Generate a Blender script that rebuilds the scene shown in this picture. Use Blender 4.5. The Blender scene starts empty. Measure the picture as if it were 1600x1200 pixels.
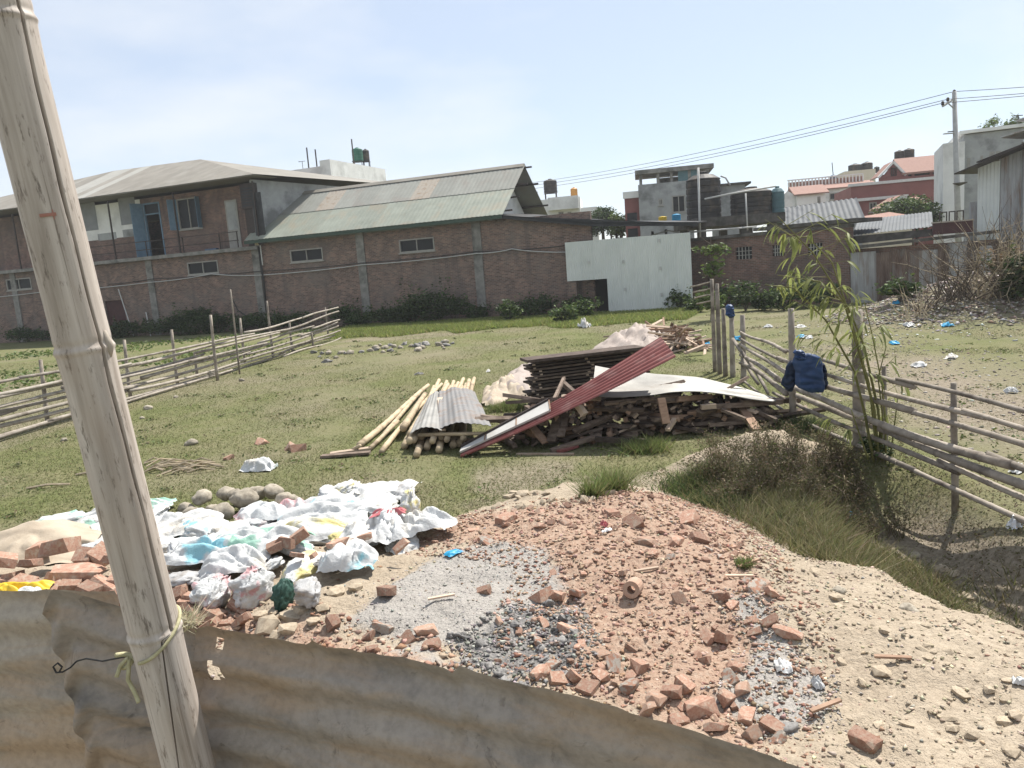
import bpy, bmesh, math, random
import numpy as np
from mathutils import Vector, Matrix

random.seed(11)
RNG = np.random.default_rng(11)
rad = math.radians
SC = bpy.context.scene
COL = SC.collection

# ------------------------------------------------------------------ camera
F_PX, PITCH, ROLL, EYE = 1200.0, rad(8.6), rad(4.3), 2.7
FW = np.array([0, math.cos(PITCH), -math.sin(PITCH)])
_r0 = np.array([1.0, 0, 0]); _u0 = np.cross(_r0, FW)
RT = math.cos(ROLL) * _r0 - math.sin(ROLL) * _u0
UP = math.sin(ROLL) * _r0 + math.cos(ROLL) * _u0
CAM = np.array([0, 0, EYE])
cd = bpy.data.cameras.new('camera'); cam = bpy.data.objects.new('camera', cd); COL.objects.link(cam)
cam.matrix_world = Matrix(((RT[0], UP[0], -FW[0], 0), (RT[1], UP[1], -FW[1], 0), (RT[2], UP[2], -FW[2], EYE), (0, 0, 0, 1)))
cd.sensor_width = 36; cd.lens = 36 * F_PX / 1600; cd.clip_start = 0.05; cd.clip_end = 3000
SC.camera = cam

# ------------------------------------------------------------------ sky, sun, exposure
SUN_AZ, SUN_EL = rad(41), rad(58)          # ahead of the camera and to the right, high
wd = bpy.data.worlds.new('World'); SC.world = wd; wd.use_nodes = True
wn, wl = wd.node_tree.nodes, wd.node_tree.links
bg = wn['Background']
sky = wn.new('ShaderNodeTexSky'); sky.sky_type = 'NISHITA'; sky.sun_disc = False
sky.sun_elevation = SUN_EL; sky.sun_rotation = SUN_AZ
sky.altitude = 1300; sky.air_density = 1.0; sky.dust_density = 1.2; sky.ozone_density = 1.3
tc = wn.new('ShaderNodeTexCoord'); mp = wn.new('ShaderNodeMapping'); mp.inputs['Scale'].default_value = (1.0, 1.4, 3.2)
mp.inputs['Location'].default_value = (0.75, 0.1, 0.2)
wl.new(tc.outputs['Generated'], mp.inputs['Vector'])
nz = wn.new('ShaderNodeTexNoise'); nz.inputs['Scale'].default_value = 1.4; nz.inputs['Detail'].default_value = 6; nz.inputs['Roughness'].default_value = 0.5
wl.new(mp.outputs['Vector'], nz.inputs['Vector'])
cr = wn.new('ShaderNodeValToRGB'); cr.color_ramp.elements[0].position = 0.45; cr.color_ramp.elements[1].position = 0.62
cr.color_ramp.elements[0].color = (0.0, 0.0, 0.0, 1); cr.color_ramp.elements[1].color = (0.85, 0.85, 0.85, 1)
wl.new(nz.outputs['Fac'], cr.inputs['Fac'])
mx = wn.new('ShaderNodeMixRGB'); mx.inputs['Color2'].default_value = (5.4, 5.5, 5.6, 1)
hz = wn.new('ShaderNodeMixRGB'); hz.inputs['Fac'].default_value = 0.62; hz.inputs['Color2'].default_value = (4.05, 4.4, 4.85, 1)   # even milky veil over the clear sky
wl.new(sky.outputs['Color'], hz.inputs['Color1']); wl.new(cr.outputs['Color'], mx.inputs['Fac']); wl.new(hz.outputs['Color'], mx.inputs['Color1'])
wl.new(mx.outputs['Color'], bg.inputs['Color']); bg.inputs['Strength'].default_value = 0.098
sd = bpy.data.lights.new('sun', 'SUN'); sd.energy = 4.1; sd.angle = rad(0.6); sd.color = (1.0, 0.95, 0.87)
sun = bpy.data.objects.new('sun', sd); COL.objects.link(sun)
SUNV = Vector((math.sin(SUN_AZ) * math.cos(SUN_EL), math.cos(SUN_AZ) * math.cos(SUN_EL), math.sin(SUN_EL)))
sun.rotation_euler = SUNV.to_track_quat('Z', 'Y').to_euler(); sun.location = (10, 30, 40)
vs = SC.view_settings; vs.view_transform = 'Standard'; vs.look = 'None'; vs.gamma = 1; vs.use_curve_mapping = False
vs.exposure = 0.95

# ------------------------------------------------------------------ helpers: photo geometry
def ray(x, y): return FW + RT * (x - 800) / F_PX - UP * (y - 600) / F_PX
def atz(x, y, z=0.0):
    d = ray(x, y); return CAM + d * (z - EYE) / d[2]
def atY(x, y, Y):
    d = ray(x, y); return CAM + d * Y / d[1]
def atk(x, y, k): return CAM + ray(x, y) * k

def smooth(a, b, x):
    t = np.clip((x - a) / (b - a), 0, 1); return t * t * (3 - 2 * t)
def _h(ix, iy, s):
    n = (ix.astype(np.int64) * 374761393 + iy.astype(np.int64) * 668265263 + s * 974711) & 0x7fffffff
    n = ((n ^ (n >> 13)) * 1274126177) & 0x7fffffff
    return ((n ^ (n >> 16)) & 0xffff) / 65535.0
def vnoise(x, y, s=0):
    x = np.asarray(x, float); y = np.asarray(y, float)
    ix = np.floor(x); iy = np.floor(y); fx = x - ix; fy = y - iy
    fx = fx * fx * (3 - 2 * fx); fy = fy * fy * (3 - 2 * fy)
    a = _h(ix, iy, s); b = _h(ix + 1, iy, s); c = _h(ix, iy + 1, s); d = _h(ix + 1, iy + 1, s)
    return (a * (1 - fx) + b * fx) * (1 - fy) + (c * (1 - fx) + d * fx) * fy
def fbm(x, y, s=0, o=4):
    t = 0; a = 0.5; n = 0
    for i in range(o):
        t = t + a * vnoise(np.asarray(x) * 2 ** i + 17.3 * i, np.asarray(y) * 2 ** i + 5.1 * i, s + i); n += a; a *= 0.5
    return t / n
def polydist(x, y, poly):
    """signed distance to polygon, positive inside"""
    x = np.asarray(x, float); y = np.asarray(y, float)
    d = np.full(x.shape, 1e9); ins = np.zeros(x.shape, bool)
    P = np.array(poly, float); Q = np.roll(P, -1, 0)
    for (ax, ay), (bx, by) in zip(P, Q):
        ex, ey = bx - ax, by - ay
        t = np.clip(((x - ax) * ex + (y - ay) * ey) / (ex * ex + ey * ey + 1e-12), 0, 1)
        d = np.minimum(d, np.hypot(x - ax - t * ex, y - ay - t * ey))
        c = ((ay > y) != (by > y)) & (x < (bx - ax) * (y - ay) / (by - ay + 1e-12) + ax)
        ins ^= c
    return np.where(ins, d, -d)

# ------------------------------------------------------------------ terrain height
MOUND = [(-9, 1.9), (-8.2, 6.2), (-5.6, 7.4), (-3.0, 7.3), (-1.2, 7.6), (-0.4, 8.4), (0.6, 8.9), (1.6, 8.6), (2.1, 7.5), (2.35, 6.4), (2.75, 5.7), (3.3, 4.9), (4.2, 3.6), (6, 2.2), (6, 0.2), (-9, 0.2)]
def height(x, y):
    x = np.asarray(x, float); y = np.asarray(y, float)
    z = 0.05 * (fbm(x * 0.35, y * 0.35, 3, 3) - 0.5) + 0.02 * (fbm(x * 2.5, y * 2.5, 9, 2) - 0.5) * smooth(60, 20, y)
    d = polydist(x, y, MOUND)
    m = smooth(-0.25, 1.3, d)
    z = z + m * (0.46 + 0.10 * (fbm(x * 0.8, y * 0.8, 21, 3) - 0.5) * 2)
    rough = smooth(-0.1, 0.5, d)
    z = z + rough * (0.10 * (fbm(x * 2.6, y * 2.6, 31, 4) - 0.5) + 0.085 * (fbm(x * 7, y * 7, 41, 3) - 0.5))
    # crest along the right rim of the mound
    for cx, cy, r, hh in ((2.55, 5.45, 0.42, 0.17), (2.85, 4.7, 0.45, 0.10), (1.6, 6.9, 0.5, 0.08), (0.2, 6.0, 0.9, 0.08)):
        z = z + hh * np.exp(-((x - cx) ** 2 + (y - cy) ** 2) / (r * r))
    # raised strip the viewer stands on behind the tin fence
    z = z + 0.62 * smooth(2.3, 1.2, y) * smooth(60, 20, np.abs(x))
    # earth hillock with weeds
    for cx, cy, r, hh in ((2.75, 9.25, 0.72, 0.25), (3.45, 9.4, 0.62, 0.24), (2.05, 9.0, 0.55, 0.10)):
        q = np.exp(-(((x - cx) ** 2 + (y - cy) ** 2) / (r * r)) ** 1.8)
        z = z + hh * q * (1 + 0.9 * (fbm(x * 4.5, y * 4.5, 77, 4) - 0.5))
    # ditch in front of the right fence
    line = 3.75 + 0.25 * np.sin(y * 0.9)
    q = smooth(0.95, 0.25, np.abs(x - line)) * smooth(4.0, 5.5, y) * smooth(9.4, 8.2, y)
    z = z - 0.5 * q * (1 - 0.6 * m)
    # rubbish heap on the right and the low bank below the far walls
    q = np.exp(-(((x - 17.2) / 4.6) ** 2 + ((y - 25.5) / 3.2) ** 2) ** 1.2)
    z = z + 1.15 * q * (0.8 + 0.5 * fbm(x * 1.1, y * 1.1, 55, 3))
    z = z + 0.35 * smooth(2.0, 0.0, np.abs(y - 25 - 0.0 * x) / 2.2) * smooth(10, 13, x) * 0.5
    return z
def h1(x, y): return float(height(np.array([x]), np.array([y]))[0])
_T = np.concatenate([np.linspace(1.0, 12, 900), np.linspace(12, 120, 1600)])
def G(px, py):
    """where the line of sight through a photo pixel meets the terrain"""
    d = ray(px, py); X = CAM[0] + d[0] * _T; Y = CAM[1] + d[1] * _T; Z = EYE + d[2] * _T
    b = np.nonzero(Z < height(X, Y))[0]
    i = b[0] if len(b) else len(_T) - 1
    return np.array([X[i], Y[i], h1(X[i], Y[i])])

# ------------------------------------------------------------------ helpers: materials
MATS = {}
def _nt(name):
    m = bpy.data.materials.new(name); m.use_nodes = True
    MATS[name] = m; return m, m.node_tree.nodes, m.node_tree.links, m.node_tree.nodes['Principled BSDF']
def ramp(n, cols, pos=None):
    r = n.new('ShaderNodeValToRGB'); e = r.color_ramp.elements
    while len(e) < len(cols): e.new(0.5)
    for i, c in enumerate(cols):
        e[i].position = pos[i] if pos else 0.3 + 0.4 * i / max(1, len(cols) - 1)
        e[i].color = (*c, 1)
    return r
def coord(n, l, rnd=True, stretch=None, kind='Object'):
    t = n.new('ShaderNodeTexCoord'); out = t.outputs[kind]
    if rnd:
        oi = n.new('ShaderNodeObjectInfo'); mu = n.new('ShaderNodeMath'); mu.operation = 'MULTIPLY'; mu.inputs[1].default_value = 61.0
        l.new(oi.outputs['Random'], mu.inputs[0])
        ad = n.new('ShaderNodeVectorMath'); ad.operation = 'ADD'; l.new(out, ad.inputs[0]); l.new(mu.outputs[0], ad.inputs[1]); out = ad.outputs[0]
    if stretch:
        m = n.new('ShaderNodeMapping'); m.inputs['Scale'].default_value = stretch; l.new(out, m.inputs['Vector']); out = m.outputs[0]
    return out
def noise(n, l, v, scale, detail=5, rough=0.55, dist=0.0):
    t = n.new('ShaderNodeTexNoise'); t.inputs['Scale'].default_value = scale; t.inputs['Detail'].default_value = detail
    t.inputs['Roughness'].default_value = rough; t.inputs['Distortion'].default_value = dist
    l.new(v, t.inputs['Vector']); return t.outputs['Fac']
def mix(n, l, f, a, b, mode='MIX'):
    m = n.new('ShaderNodeMixRGB'); m.blend_type = mode
    for s, v in ((m.inputs['Fac'], f), (m.inputs['Color1'], a), (m.inputs['Color2'], b)):
        if hasattr(v, 'is_linked') or hasattr(v, 'links'): l.new(v, s)
        elif isinstance(v, (int, float)): s.default_value = v
        else: s.default_value = (*v, 1)
    return m.outputs[0]
def bump(n, l, hgt, b, strength=0.3, dist=0.02, prev=None):
    u = n.new('ShaderNodeBump'); u.inputs['Strength'].default_value = strength; u.inputs['Distance'].default_value = dist
    l.new(hgt, u.inputs['Height'])
    if prev is not None: l.new(prev, u.inputs['Normal'])
    l.new(u.outputs[0], b.inputs['Normal']); return u.outputs[0]
def surf(name, cols, scale=6, rough=0.85, bmp=0.25, bs=None, bd=0.01, rnd=0.25, stretch=None, spec=0.25, metal=0, pos=None, stain=None, stain_scale=1.2, stain_pos=(0.5, 0.68), detail=6):
    """noise-coloured surface; rnd = brightness spread between copies; stain = second colour in patches"""
    m, n, l, b = _nt(name)
    v = coord(n, l, True, stretch)
    f = noise(n, l, v, scale, detail, 0.6)
    c = ramp(n, cols, pos); l.new(f, c.inputs['Fac']); out = c.outputs['Color']
    if stain:
        f2 = noise(n, l, v, stain_scale, 6, 0.6); r2 = ramp(n, [(0, 0, 0), (1, 1, 1)], stain_pos); l.new(f2, r2.inputs['Fac'])
        out = mix(n, l, r2.outputs['Color'], out, stain)
    if rnd:
        oi = n.new('ShaderNodeObjectInfo'); mr = n.new('ShaderNodeMapRange'); mr.inputs['To Min'].default_value = 1 - rnd; mr.inputs['To Max'].default_value = 1 + rnd
        l.new(oi.outputs['Random'], mr.inputs['Value'])
        hs = n.new('ShaderNodeHueSaturation'); l.new(mr.outputs[0], hs.inputs['Value']); l.new(out, hs.inputs['Color']); out = hs.outputs[0]
    l.new(out, b.inputs['Base Color'])
    b.inputs['Roughness'].default_value = rough; b.inputs['Specular IOR Level'].default_value = spec; b.inputs['Metallic'].default_value = metal
    if bmp:
        f3 = noise(n, l, v, bs or scale * 4, 5, 0.6); bump(n, l, f3, b, bmp, bd)
    return m
def attr_mat(name, rough=0.75, trans=0.0, spec=0.2, bscale=0):
    """colour from the mesh's own colour attribute (one tint for each leaf, blade or chip)"""
    m, n, l, b = _nt(name)
    a = n.new('ShaderNodeAttribute'); a.attribute_name = 'Col'
    l.new(a.outputs['Color'], b.inputs['Base Color']); b.inputs['Roughness'].default_value = rough; b.inputs['Specular IOR Level'].default_value = spec
    if trans:
        t = n.new('ShaderNodeBsdfTranslucent'); l.new(a.outputs['Color'], t.inputs['Color'])
        ms = n.new('ShaderNodeMixShader'); ms.inputs[0].default_value = trans
        l.new(b.outputs[0], ms.inputs[1]); l.new(t.outputs[0], ms.inputs[2]); l.new(ms.outputs[0], n['Material Output'].inputs['Surface'])
    if bscale:
        v = coord(n, l, False); f = noise(n, l, v, bscale, 5); bump(n, l, f, b, 0.5, 0.01)
    return m
def brick_mat(name, c1, c2, mortar, stain, stain_amt=0.5, bw=0.235, bh=0.078, damp=(0.05, 0.05, 0.045)):
    m, n, l, b = _nt(name)
    t = n.new('ShaderNodeTexCoord'); sp = n.new('ShaderNodeSeparateXYZ'); l.new(t.outputs['Object'], sp.inputs[0])
    ad = n.new('ShaderNodeMath'); l.new(sp.outputs[0], ad.inputs[0]); l.new(sp.outputs[1], ad.inputs[1])
    cb = n.new('ShaderNodeCombineXYZ'); l.new(ad.outputs[0], cb.inputs[0]); l.new(sp.outputs[2], cb.inputs[1])
    wob = n.new('ShaderNodeTexNoise'); wob.inputs['Scale'].default_value = 1.3; l.new(cb.outputs[0], wob.inputs['Vector'])
    sc = n.new('ShaderNodeVectorMath'); sc.operation = 'SCALE'; sc.inputs['Scale'].default_value = 0.06; l.new(wob.outputs['Color'], sc.inputs[0])
    av = n.new('ShaderNodeVectorMath'); l.new(cb.outputs[0], av.inputs[0]); l.new(sc.outputs[0], av.inputs[1])
    br = n.new('ShaderNodeTexBrick'); l.new(av.outputs[0], br.inputs['Vector'])
    br.inputs['Scale'].default_value = 1; br.inputs['Brick Width'].default_value = bw; br.inputs['Row Height'].default_value = bh
    br.inputs['Mortar Size'].default_value = 0.011; br.inputs['Mortar Smooth'].default_value = 0.2; br.inputs['Bias'].default_value = 0.0
    br.inputs['Color1'].default_value = (*c1, 1); br.inputs['Color2'].default_value = (*c2, 1); br.inputs['Mortar'].default_value = (*mortar, 1)
    f = noise(n, l, t.outputs['Object'], 1.6, 8, 0.65); r = ramp(n, [(0.6, 0.6, 0.6), (1.2, 1.17, 1.13)], (0.3, 0.7)); l.new(f, r.inputs['Fac'])
    o = mix(n, l, 0.85, br.outputs['Color'], r.outputs['Color'], 'MULTIPLY')
    f2 = noise(n, l, t.outputs['Object'], 0.35, 7, 0.65); r2 = ramp(n, [(0, 0, 0), (1, 1, 1)], (0.48, 0.62)); l.new(f2, r2.inputs['Fac'])
    ml = n.new('ShaderNodeMath'); ml.operation = 'MULTIPLY'; ml.inputs[1].default_value = stain_amt; l.new(r2.outputs['Color'], ml.inputs[0])
    o = mix(n, l, ml.outputs[0], o, stain)
    # damp streaks running down the wall
    mpp = n.new('ShaderNodeMapping'); mpp.inputs['Scale'].default_value = (1.1, 1.1, 0.12); l.new(t.outputs['Object'], mpp.inputs['Vector'])
    f4 = noise(n, l, mpp.outputs[0], 1.4, 6, 0.6); r4 = ramp(n, [(0, 0, 0), (0.7, 0.7, 0.7)], (0.56, 0.72)); l.new(f4, r4.inputs['Fac'])
    o = mix(n, l, r4.outputs['Color'], o, damp)
    l.new(o, b.inputs['Base Color']); b.inputs['Roughness'].default_value = 0.92; b.inputs['Specular IOR Level'].default_value = 0.15
    iv = n.new('ShaderNodeMath'); iv.operation = 'SUBTRACT'; iv.inputs[0].default_value = 1; l.new(br.outputs['Fac'], iv.inputs[1])
    bump(n, l, iv.outputs[0], b, 0.6, 0.01)
    return m

# ------------------------------------------------------------------ helpers: meshes and objects
FRAME = {}
def mesh_from(name, verts, faces, smooth_=False, mat=None, cols=None):
    me = bpy.data.meshes.new(name)
    verts = np.asarray(verts, np.float32).reshape(-1, 3)
    if isinstance(faces, np.ndarray):
        nf, k = faces.shape
        me.vertices.add(len(verts)); me.vertices.foreach_set('co', verts.ravel())
        me.loops.add(nf * k); me.loops.foreach_set('vertex_index', faces.ravel().astype(np.int32))
        me.polygons.add(nf); me.polygons.foreach_set('loop_start', np.arange(0, nf * k, k, dtype=np.int32))
        me.update(calc_edges=True)
    else:
        me.from_pydata([tuple(map(float, v)) for v in verts], [], [tuple(int(i) for i in f) for f in faces]); me.update()
    if smooth_: me.polygons.foreach_set('use_smooth', np.ones(len(me.polygons), bool))
    if cols is not None:
        a = me.attributes.new('Col', 'FLOAT_COLOR', 'POINT')
        cc = np.ones((len(verts), 4), np.float32); cc[:, :3] = cols; a.data.foreach_set('color', cc.ravel())
    if mat is not None: me.materials.append(MATS[mat] if isinstance(mat, str) else mat)
    return me
def link(name, data, parent=None, loc=None):
    o = bpy.data.objects.new(name, data); COL.objects.link(o)
    if parent is not None: o.parent = parent; FRAME[o] = FRAME.get(parent)
    if loc is not None: o.location = [float(v) for v in loc]
    return o
def tag(o, label=None, cat=None, group=None, kind=None):
    if label: o['label'] = label
    if cat: o['category'] = cat
    if group: o['group'] = group
    if kind: o['kind'] = kind
    return o
def thing(name, label, cat, loc=(0, 0, 0), group=None, rotz=0.0):
    o = bpy.data.objects.new(name, None); COL.objects.link(o); o.empty_display_size = 0.2
    o.location = [float(v) for v in loc]; o.rotation_euler = (0, 0, rotz); FRAME[o] = np.array(loc, float)
    return tag(o, label, cat, group)

class MB:
    def __init__(s): s.v = []; s.f = []
    def add(s, verts, faces):
        b = len(s.v); s.v.extend([tuple(map(float, p)) for p in verts]); s.f.extend([tuple(b + i for i in f) for f in faces]); return s
    def box(s, x0, x1, y0, y1, z0, z1):
        return s.add([(x0, y0, z0), (x1, y0, z0), (x1, y1, z0), (x0, y1, z0), (x0, y0, z1), (x1, y0, z1), (x1, y1, z1), (x0, y1, z1)],
                     [(0, 3, 2, 1), (4, 5, 6, 7), (0, 1, 5, 4), (1, 2, 6, 5), (2, 3, 7, 6), (3, 0, 4, 7)])
    def bar(s, p, q, w, h, up=(0, 0, 1), twist=0.0):
        p = Vector(p); q = Vector(q); d = (q - p).normalized(); u = Vector(up)
        if abs(d.dot(u)) > 0.98: u = Vector((0, 1, 0))
        a = d.cross(u).normalized(); b = a.cross(d)
        if twist: R = Matrix.Rotation(twist, 3, d); a = R @ a; b = R @ b
        a = a * w / 2; b = b * h / 2
        return s.add([p - a - b, p + a - b, p + a + b, p - a + b, q - a - b, q + a - b, q + a + b, q - a + b],
                     [(0, 1, 2, 3), (7, 6, 5, 4), (0, 4, 5, 1), (1, 5, 6, 2), (2, 6, 7, 3), (3, 7, 4, 0)])
    def tube(s, pts, r, n=8, cap=True):
        pts = [Vector(tuple(map(float, p))) for p in pts]; m = len(pts)
        rs = [r] * m if isinstance(r, (int, float)) else list(r)
        prev = None; V = []; Fc = []
        for i, p in enumerate(pts):
            d = (pts[min(i + 1, m - 1)] - pts[max(i - 1, 0)]).normalized()
            if prev is None:
                u = Vector((0, 0, 1)) if abs(d.z) < 0.9 else Vector((1, 0, 0)); a = d.cross(u).normalized()
            else:
                a = (prev - d * prev.dot(d)); a = a.normalized() if a.length > 1e-6 else d.orthogonal().normalized()
            b = d.cross(a); prev = a
            for k in range(n):
                t = 2 * math.pi * k / n; V.append(p + (a * math.cos(t) + b * math.sin(t)) * rs[i])
        for i in range(m - 1):
            for k in range(n):
                Fc.append((i * n + k, i * n + (k + 1) % n, (i + 1) * n + (k + 1) % n, (i + 1) * n + k))
        if cap: Fc.append(tuple(range(n))[::-1]); Fc.append(tuple((m - 1) * n + k for k in range(n)))
        return s.add(V, Fc)
    def poly(s, pts): return s.add(pts, [tuple(range(len(pts)))])
    def slab(s, pts, t):
        """polygon thickened along vector t"""
        t = np.array(t, float); n = len(pts); A = [np.array(p, float) for p in pts]; B = [p + t for p in A]
        return s.add(A + B, [tuple(range(n))[::-1], tuple(range(n, 2 * n))] + [(i, (i + 1) % n, n + (i + 1) % n, n + i) for i in range(n)])
    def lathe(s, c, prof, n=20):
        V = []; Fc = []
        for r, z in prof:
            for k in range(n): V.append((c[0] + r * math.cos(2 * math.pi * k / n), c[1] + r * math.sin(2 * math.pi * k / n), c[2] + z))
        for i in range(len(prof) - 1):
            for k in range(n): Fc.append((i * n + k, i * n + (k + 1) % n, (i + 1) * n + (k + 1) % n, (i + 1) * n + k))
        Fc.append(tuple(range(n))[::-1]); Fc.append(tuple((len(prof) - 1) * n + k for k in range(n)))
        return s.add(V, Fc)
    def grid(s, P):
        nu, nv = len(P), len(P[0]); b = [p for row in P for p in row]
        return s.add(b, [(i * nv + j, (i + 1) * nv + j, (i + 1) * nv + j + 1, i * nv + j + 1) for i in range(nu - 1) for j in range(nv - 1)])
    def build(s, name, mat, parent=None, local=False, smooth_=False, loc=None):
        """world coordinates unless local; the mesh is re-based on the parent's (or its own) location"""
        V = np.array(s.v, float)
        if parent is not None:
            if not local: V = V - FRAME[parent]
            return link(name, mesh_from(name, V, s.f, smooth_, mat), parent)
        if loc is None:
            loc = np.array([V[:, 0].mean(), V[:, 1].mean(), V[:, 2].min()])
        o = link(name, mesh_from(name, V - np.array(loc), s.f, smooth_, mat), None, loc); FRAME[o] = np.array(loc); return o

def corr(P, nu, nv, waves, amp, nrm=None):
    """corrugated sheet: P(u, v) gives the flat surface, ribs run along v, waves across u"""
    out = []
    for i in range(nu + 1):
        u = i / nu; row = []
        for j in range(nv + 1):
            v = j / nv; p = np.array(P(u, v), float)
            nn = np.array(nrm if nrm is not None else (0, 0, 1), float)
            row.append(p + nn * amp * math.sin(2 * math.pi * waves * u))
        out.append(row)
    return out

class Frame:
    """upright plane through a ground point: s along it, d behind it, z up"""
    def __init__(f, p0, ang): f.p0 = np.array([p0[0], p0[1], 0.0]); f.a = ang; f.u = np.array([math.cos(ang), math.sin(ang), 0]); f.n = np.array([-math.sin(ang), math.cos(ang), 0])
    def sz(f, px, py, d=0.0):
        q = f.p0 + f.n * d; r = ray(px, py); t = ((q - CAM) @ f.n) / (r @ f.n); w = CAM + r * t
        return (w - f.p0) @ f.u, w[2]
    def s(f, px, py, d=0.0): return f.sz(px, py, d)[0]
    def z(f, px, py, d=0.0): return f.sz(px, py, d)[1]
    def P(f, s, d, z): return f.p0 + f.u * s + f.n * d + np.array([0, 0, z])
    def thing(f, name, label, cat, group=None): return thing(name, label, cat, f.p0, group, f.a)
    def rect(f, x0, y0, x1, y1, d=0.0):
        """photo rectangle -> s0, s1, z0, z1 on the plane (y0 top, y1 bottom)"""
        xm, ym = (x0 + x1) / 2, (y0 + y1) / 2
        return f.s(x0, ym, d), f.s(x1, ym, d), f.z(xm, y1, d), f.z(xm, y0, d)
def two(pa, pb):
    a = math.atan2(pb[1] - pa[1], pb[0] - pa[0]); return Frame(pa, a)
# ------------------------------------------------------------------ materials
brick_mat('old_brick', (0.265, 0.168, 0.135), (0.115, 0.08, 0.068), (0.26, 0.23, 0.205), (0.17, 0.152, 0.138), 0.5, damp=(0.10, 0.09, 0.082))
brick_mat('upper_brick', (0.25, 0.14, 0.112), (0.13, 0.08, 0.068), (0.25, 0.22, 0.20), (0.13, 0.112, 0.10), 0.4, damp=(0.07, 0.062, 0.057))
brick_mat('dark_brick', (0.24, 0.135, 0.108), (0.13, 0.085, 0.07), (0.22, 0.19, 0.17), (0.09, 0.08, 0.072), 0.6, damp=(0.05, 0.045, 0.04))
surf('concrete', [(0.16, 0.155, 0.145), (0.27, 0.26, 0.24)], 3, 0.9, 0.3, stain=(0.10, 0.10, 0.09), rnd=0.1)
surf('dark_concrete', [(0.06, 0.056, 0.05), (0.14, 0.13, 0.12)], 3, 0.9, 0.3, stain=(0.035, 0.035, 0.03), rnd=0.1)
surf('grey_plaster', [(0.27, 0.28, 0.28), (0.38, 0.39, 0.39)], 1.5, 0.9, 0.15, stain=(0.17, 0.175, 0.175), stain_scale=0.8, rnd=0.05)
surf('white_plaster', [(0.64, 0.64, 0.62), (0.76, 0.76, 0.74)], 0.9, 0.85, 0.1, stain=(0.50, 0.50, 0.48), stain_scale=0.5, rnd=0.05)
surf('cream_plaster', [(0.52, 0.46, 0.36), (0.62, 0.56, 0.45)], 0.9, 0.85, 0.1, rnd=0.05)
surf('grey_paint', [(0.20, 0.21, 0.22), (0.26, 0.27, 0.28)], 2, 0.8, 0.1, rnd=0.03)
surf('red_wall', [(0.21, 0.085, 0.078), (0.27, 0.11, 0.10)], 1.2, 0.85, 0.1, rnd=0.04)
surf('orange_brick', [(0.33, 0.17, 0.10), (0.42, 0.22, 0.14)], 4, 0.9, 0.2, rnd=0.05)
surf('far_tile', [(0.23, 0.13, 0.105), (0.31, 0.19, 0.155)], 5, 0.85, 0.5, 9, 0.05, rnd=0.06, stretch=(1, 1, 3))
surf('roof_green', [(0.20, 0.217, 0.18), (0.26, 0.28, 0.235)], 1.4, 0.6, 0.05, stain=(0.26, 0.24, 0.185), stain_scale=0.9, rnd=0.09, spec=0.4)
surf('roof_grey', [(0.215, 0.218, 0.195), (0.26, 0.265, 0.238)], 1.4, 0.65, 0.05, stain=(0.225, 0.21, 0.185), stain_scale=0.8, rnd=0.09, spec=0.35)
surf('roof_pale', [(0.29, 0.25, 0.21), (0.38, 0.345, 0.29)], 3, 0.6, 0.05, stain=(0.24, 0.18, 0.13), stain_scale=3, rnd=0.05)
surf('roof_tan', [(0.18, 0.165, 0.14), (0.24, 0.222, 0.19)], 1.0, 0.65, 0.05, stain=(0.26, 0.245, 0.215), stain_scale=0.4, rnd=0.07, spec=0.3)
surf('roof_clear', [(0.30, 0.29, 0.26), (0.36, 0.35, 0.315)], 1.5, 0.5, 0.05, rnd=0.05)
surf('green_trim', [(0.035, 0.06, 0.045), (0.05, 0.08, 0.06)], 2, 0.6, 0.05, rnd=0)
surf('black_sheet', [(0.018, 0.019, 0.022), (0.04, 0.042, 0.046)], 2, 0.6, 0.1, rnd=0.1)
surf('dark_metal', [(0.035, 0.028, 0.026), (0.07, 0.055, 0.05)], 8, 0.6, 0.1, rnd=0.2, metal=0.3)
surf('window_frame', [(0.26, 0.25, 0.23), (0.34, 0.33, 0.30)], 5, 0.7, 0.1, rnd=0.05)
surf('blue_frame', [(0.10, 0.17, 0.24), (0.15, 0.23, 0.31)], 5, 0.6, 0.1, rnd=0.05)
surf('white_paint', [(0.55, 0.55, 0.53), (0.68, 0.68, 0.66)], 5, 0.6, 0.05, rnd=0.05)
surf('maroon_board', [(0.05, 0.022, 0.022), (0.08, 0.034, 0.032)], 3, 0.7, 0.1, rnd=0.05)
surf('gate_tin', [(0.54, 0.57, 0.545), (0.64, 0.665, 0.64)], 0.8, 0.45, 0.03, rnd=0.05, spec=0.5)
surf('tin_blue', [(0.085, 0.093, 0.10), (0.125, 0.135, 0.145)], 1.2, 0.7, 0.05, rnd=0.05, spec=0.2)
surf('tin_grey', [(0.25, 0.25, 0.25), (0.40, 0.41, 0.42)], 1.6, 0.55, 0.05, rnd=0.14, metal=0.15, stain=(0.20, 0.15, 0.12), stretch=(3, 3, 0.5))
surf('tin_rust', [(0.08, 0.05, 0.04), (0.20, 0.15, 0.125)], 2.2, 0.75, 0.1, rnd=0.3, stain=(0.16, 0.155, 0.15), stain_scale=1.5, stretch=(2, 2, 0.5))
surf('tank_black', [(0.022, 0.022, 0.024), (0.045, 0.042, 0.04)], 2, 0.6, 0.05, rnd=0.2, stain=(0.10, 0.08, 0.06), stain_scale=1.2)
surf('tank_green', [(0.02, 0.11, 0.075), (0.03, 0.15, 0.10)], 2, 0.5, 0.02, rnd=0.1)
surf('tank_teal', [(0.06, 0.12, 0.135), (0.09, 0.17, 0.19)], 2, 0.5, 0.02, rnd=0.1)
surf('tank_blue', [(0.06, 0.10, 0.16), (0.09, 0.14, 0.21)], 2, 0.5, 0.02, rnd=0.1)
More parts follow.
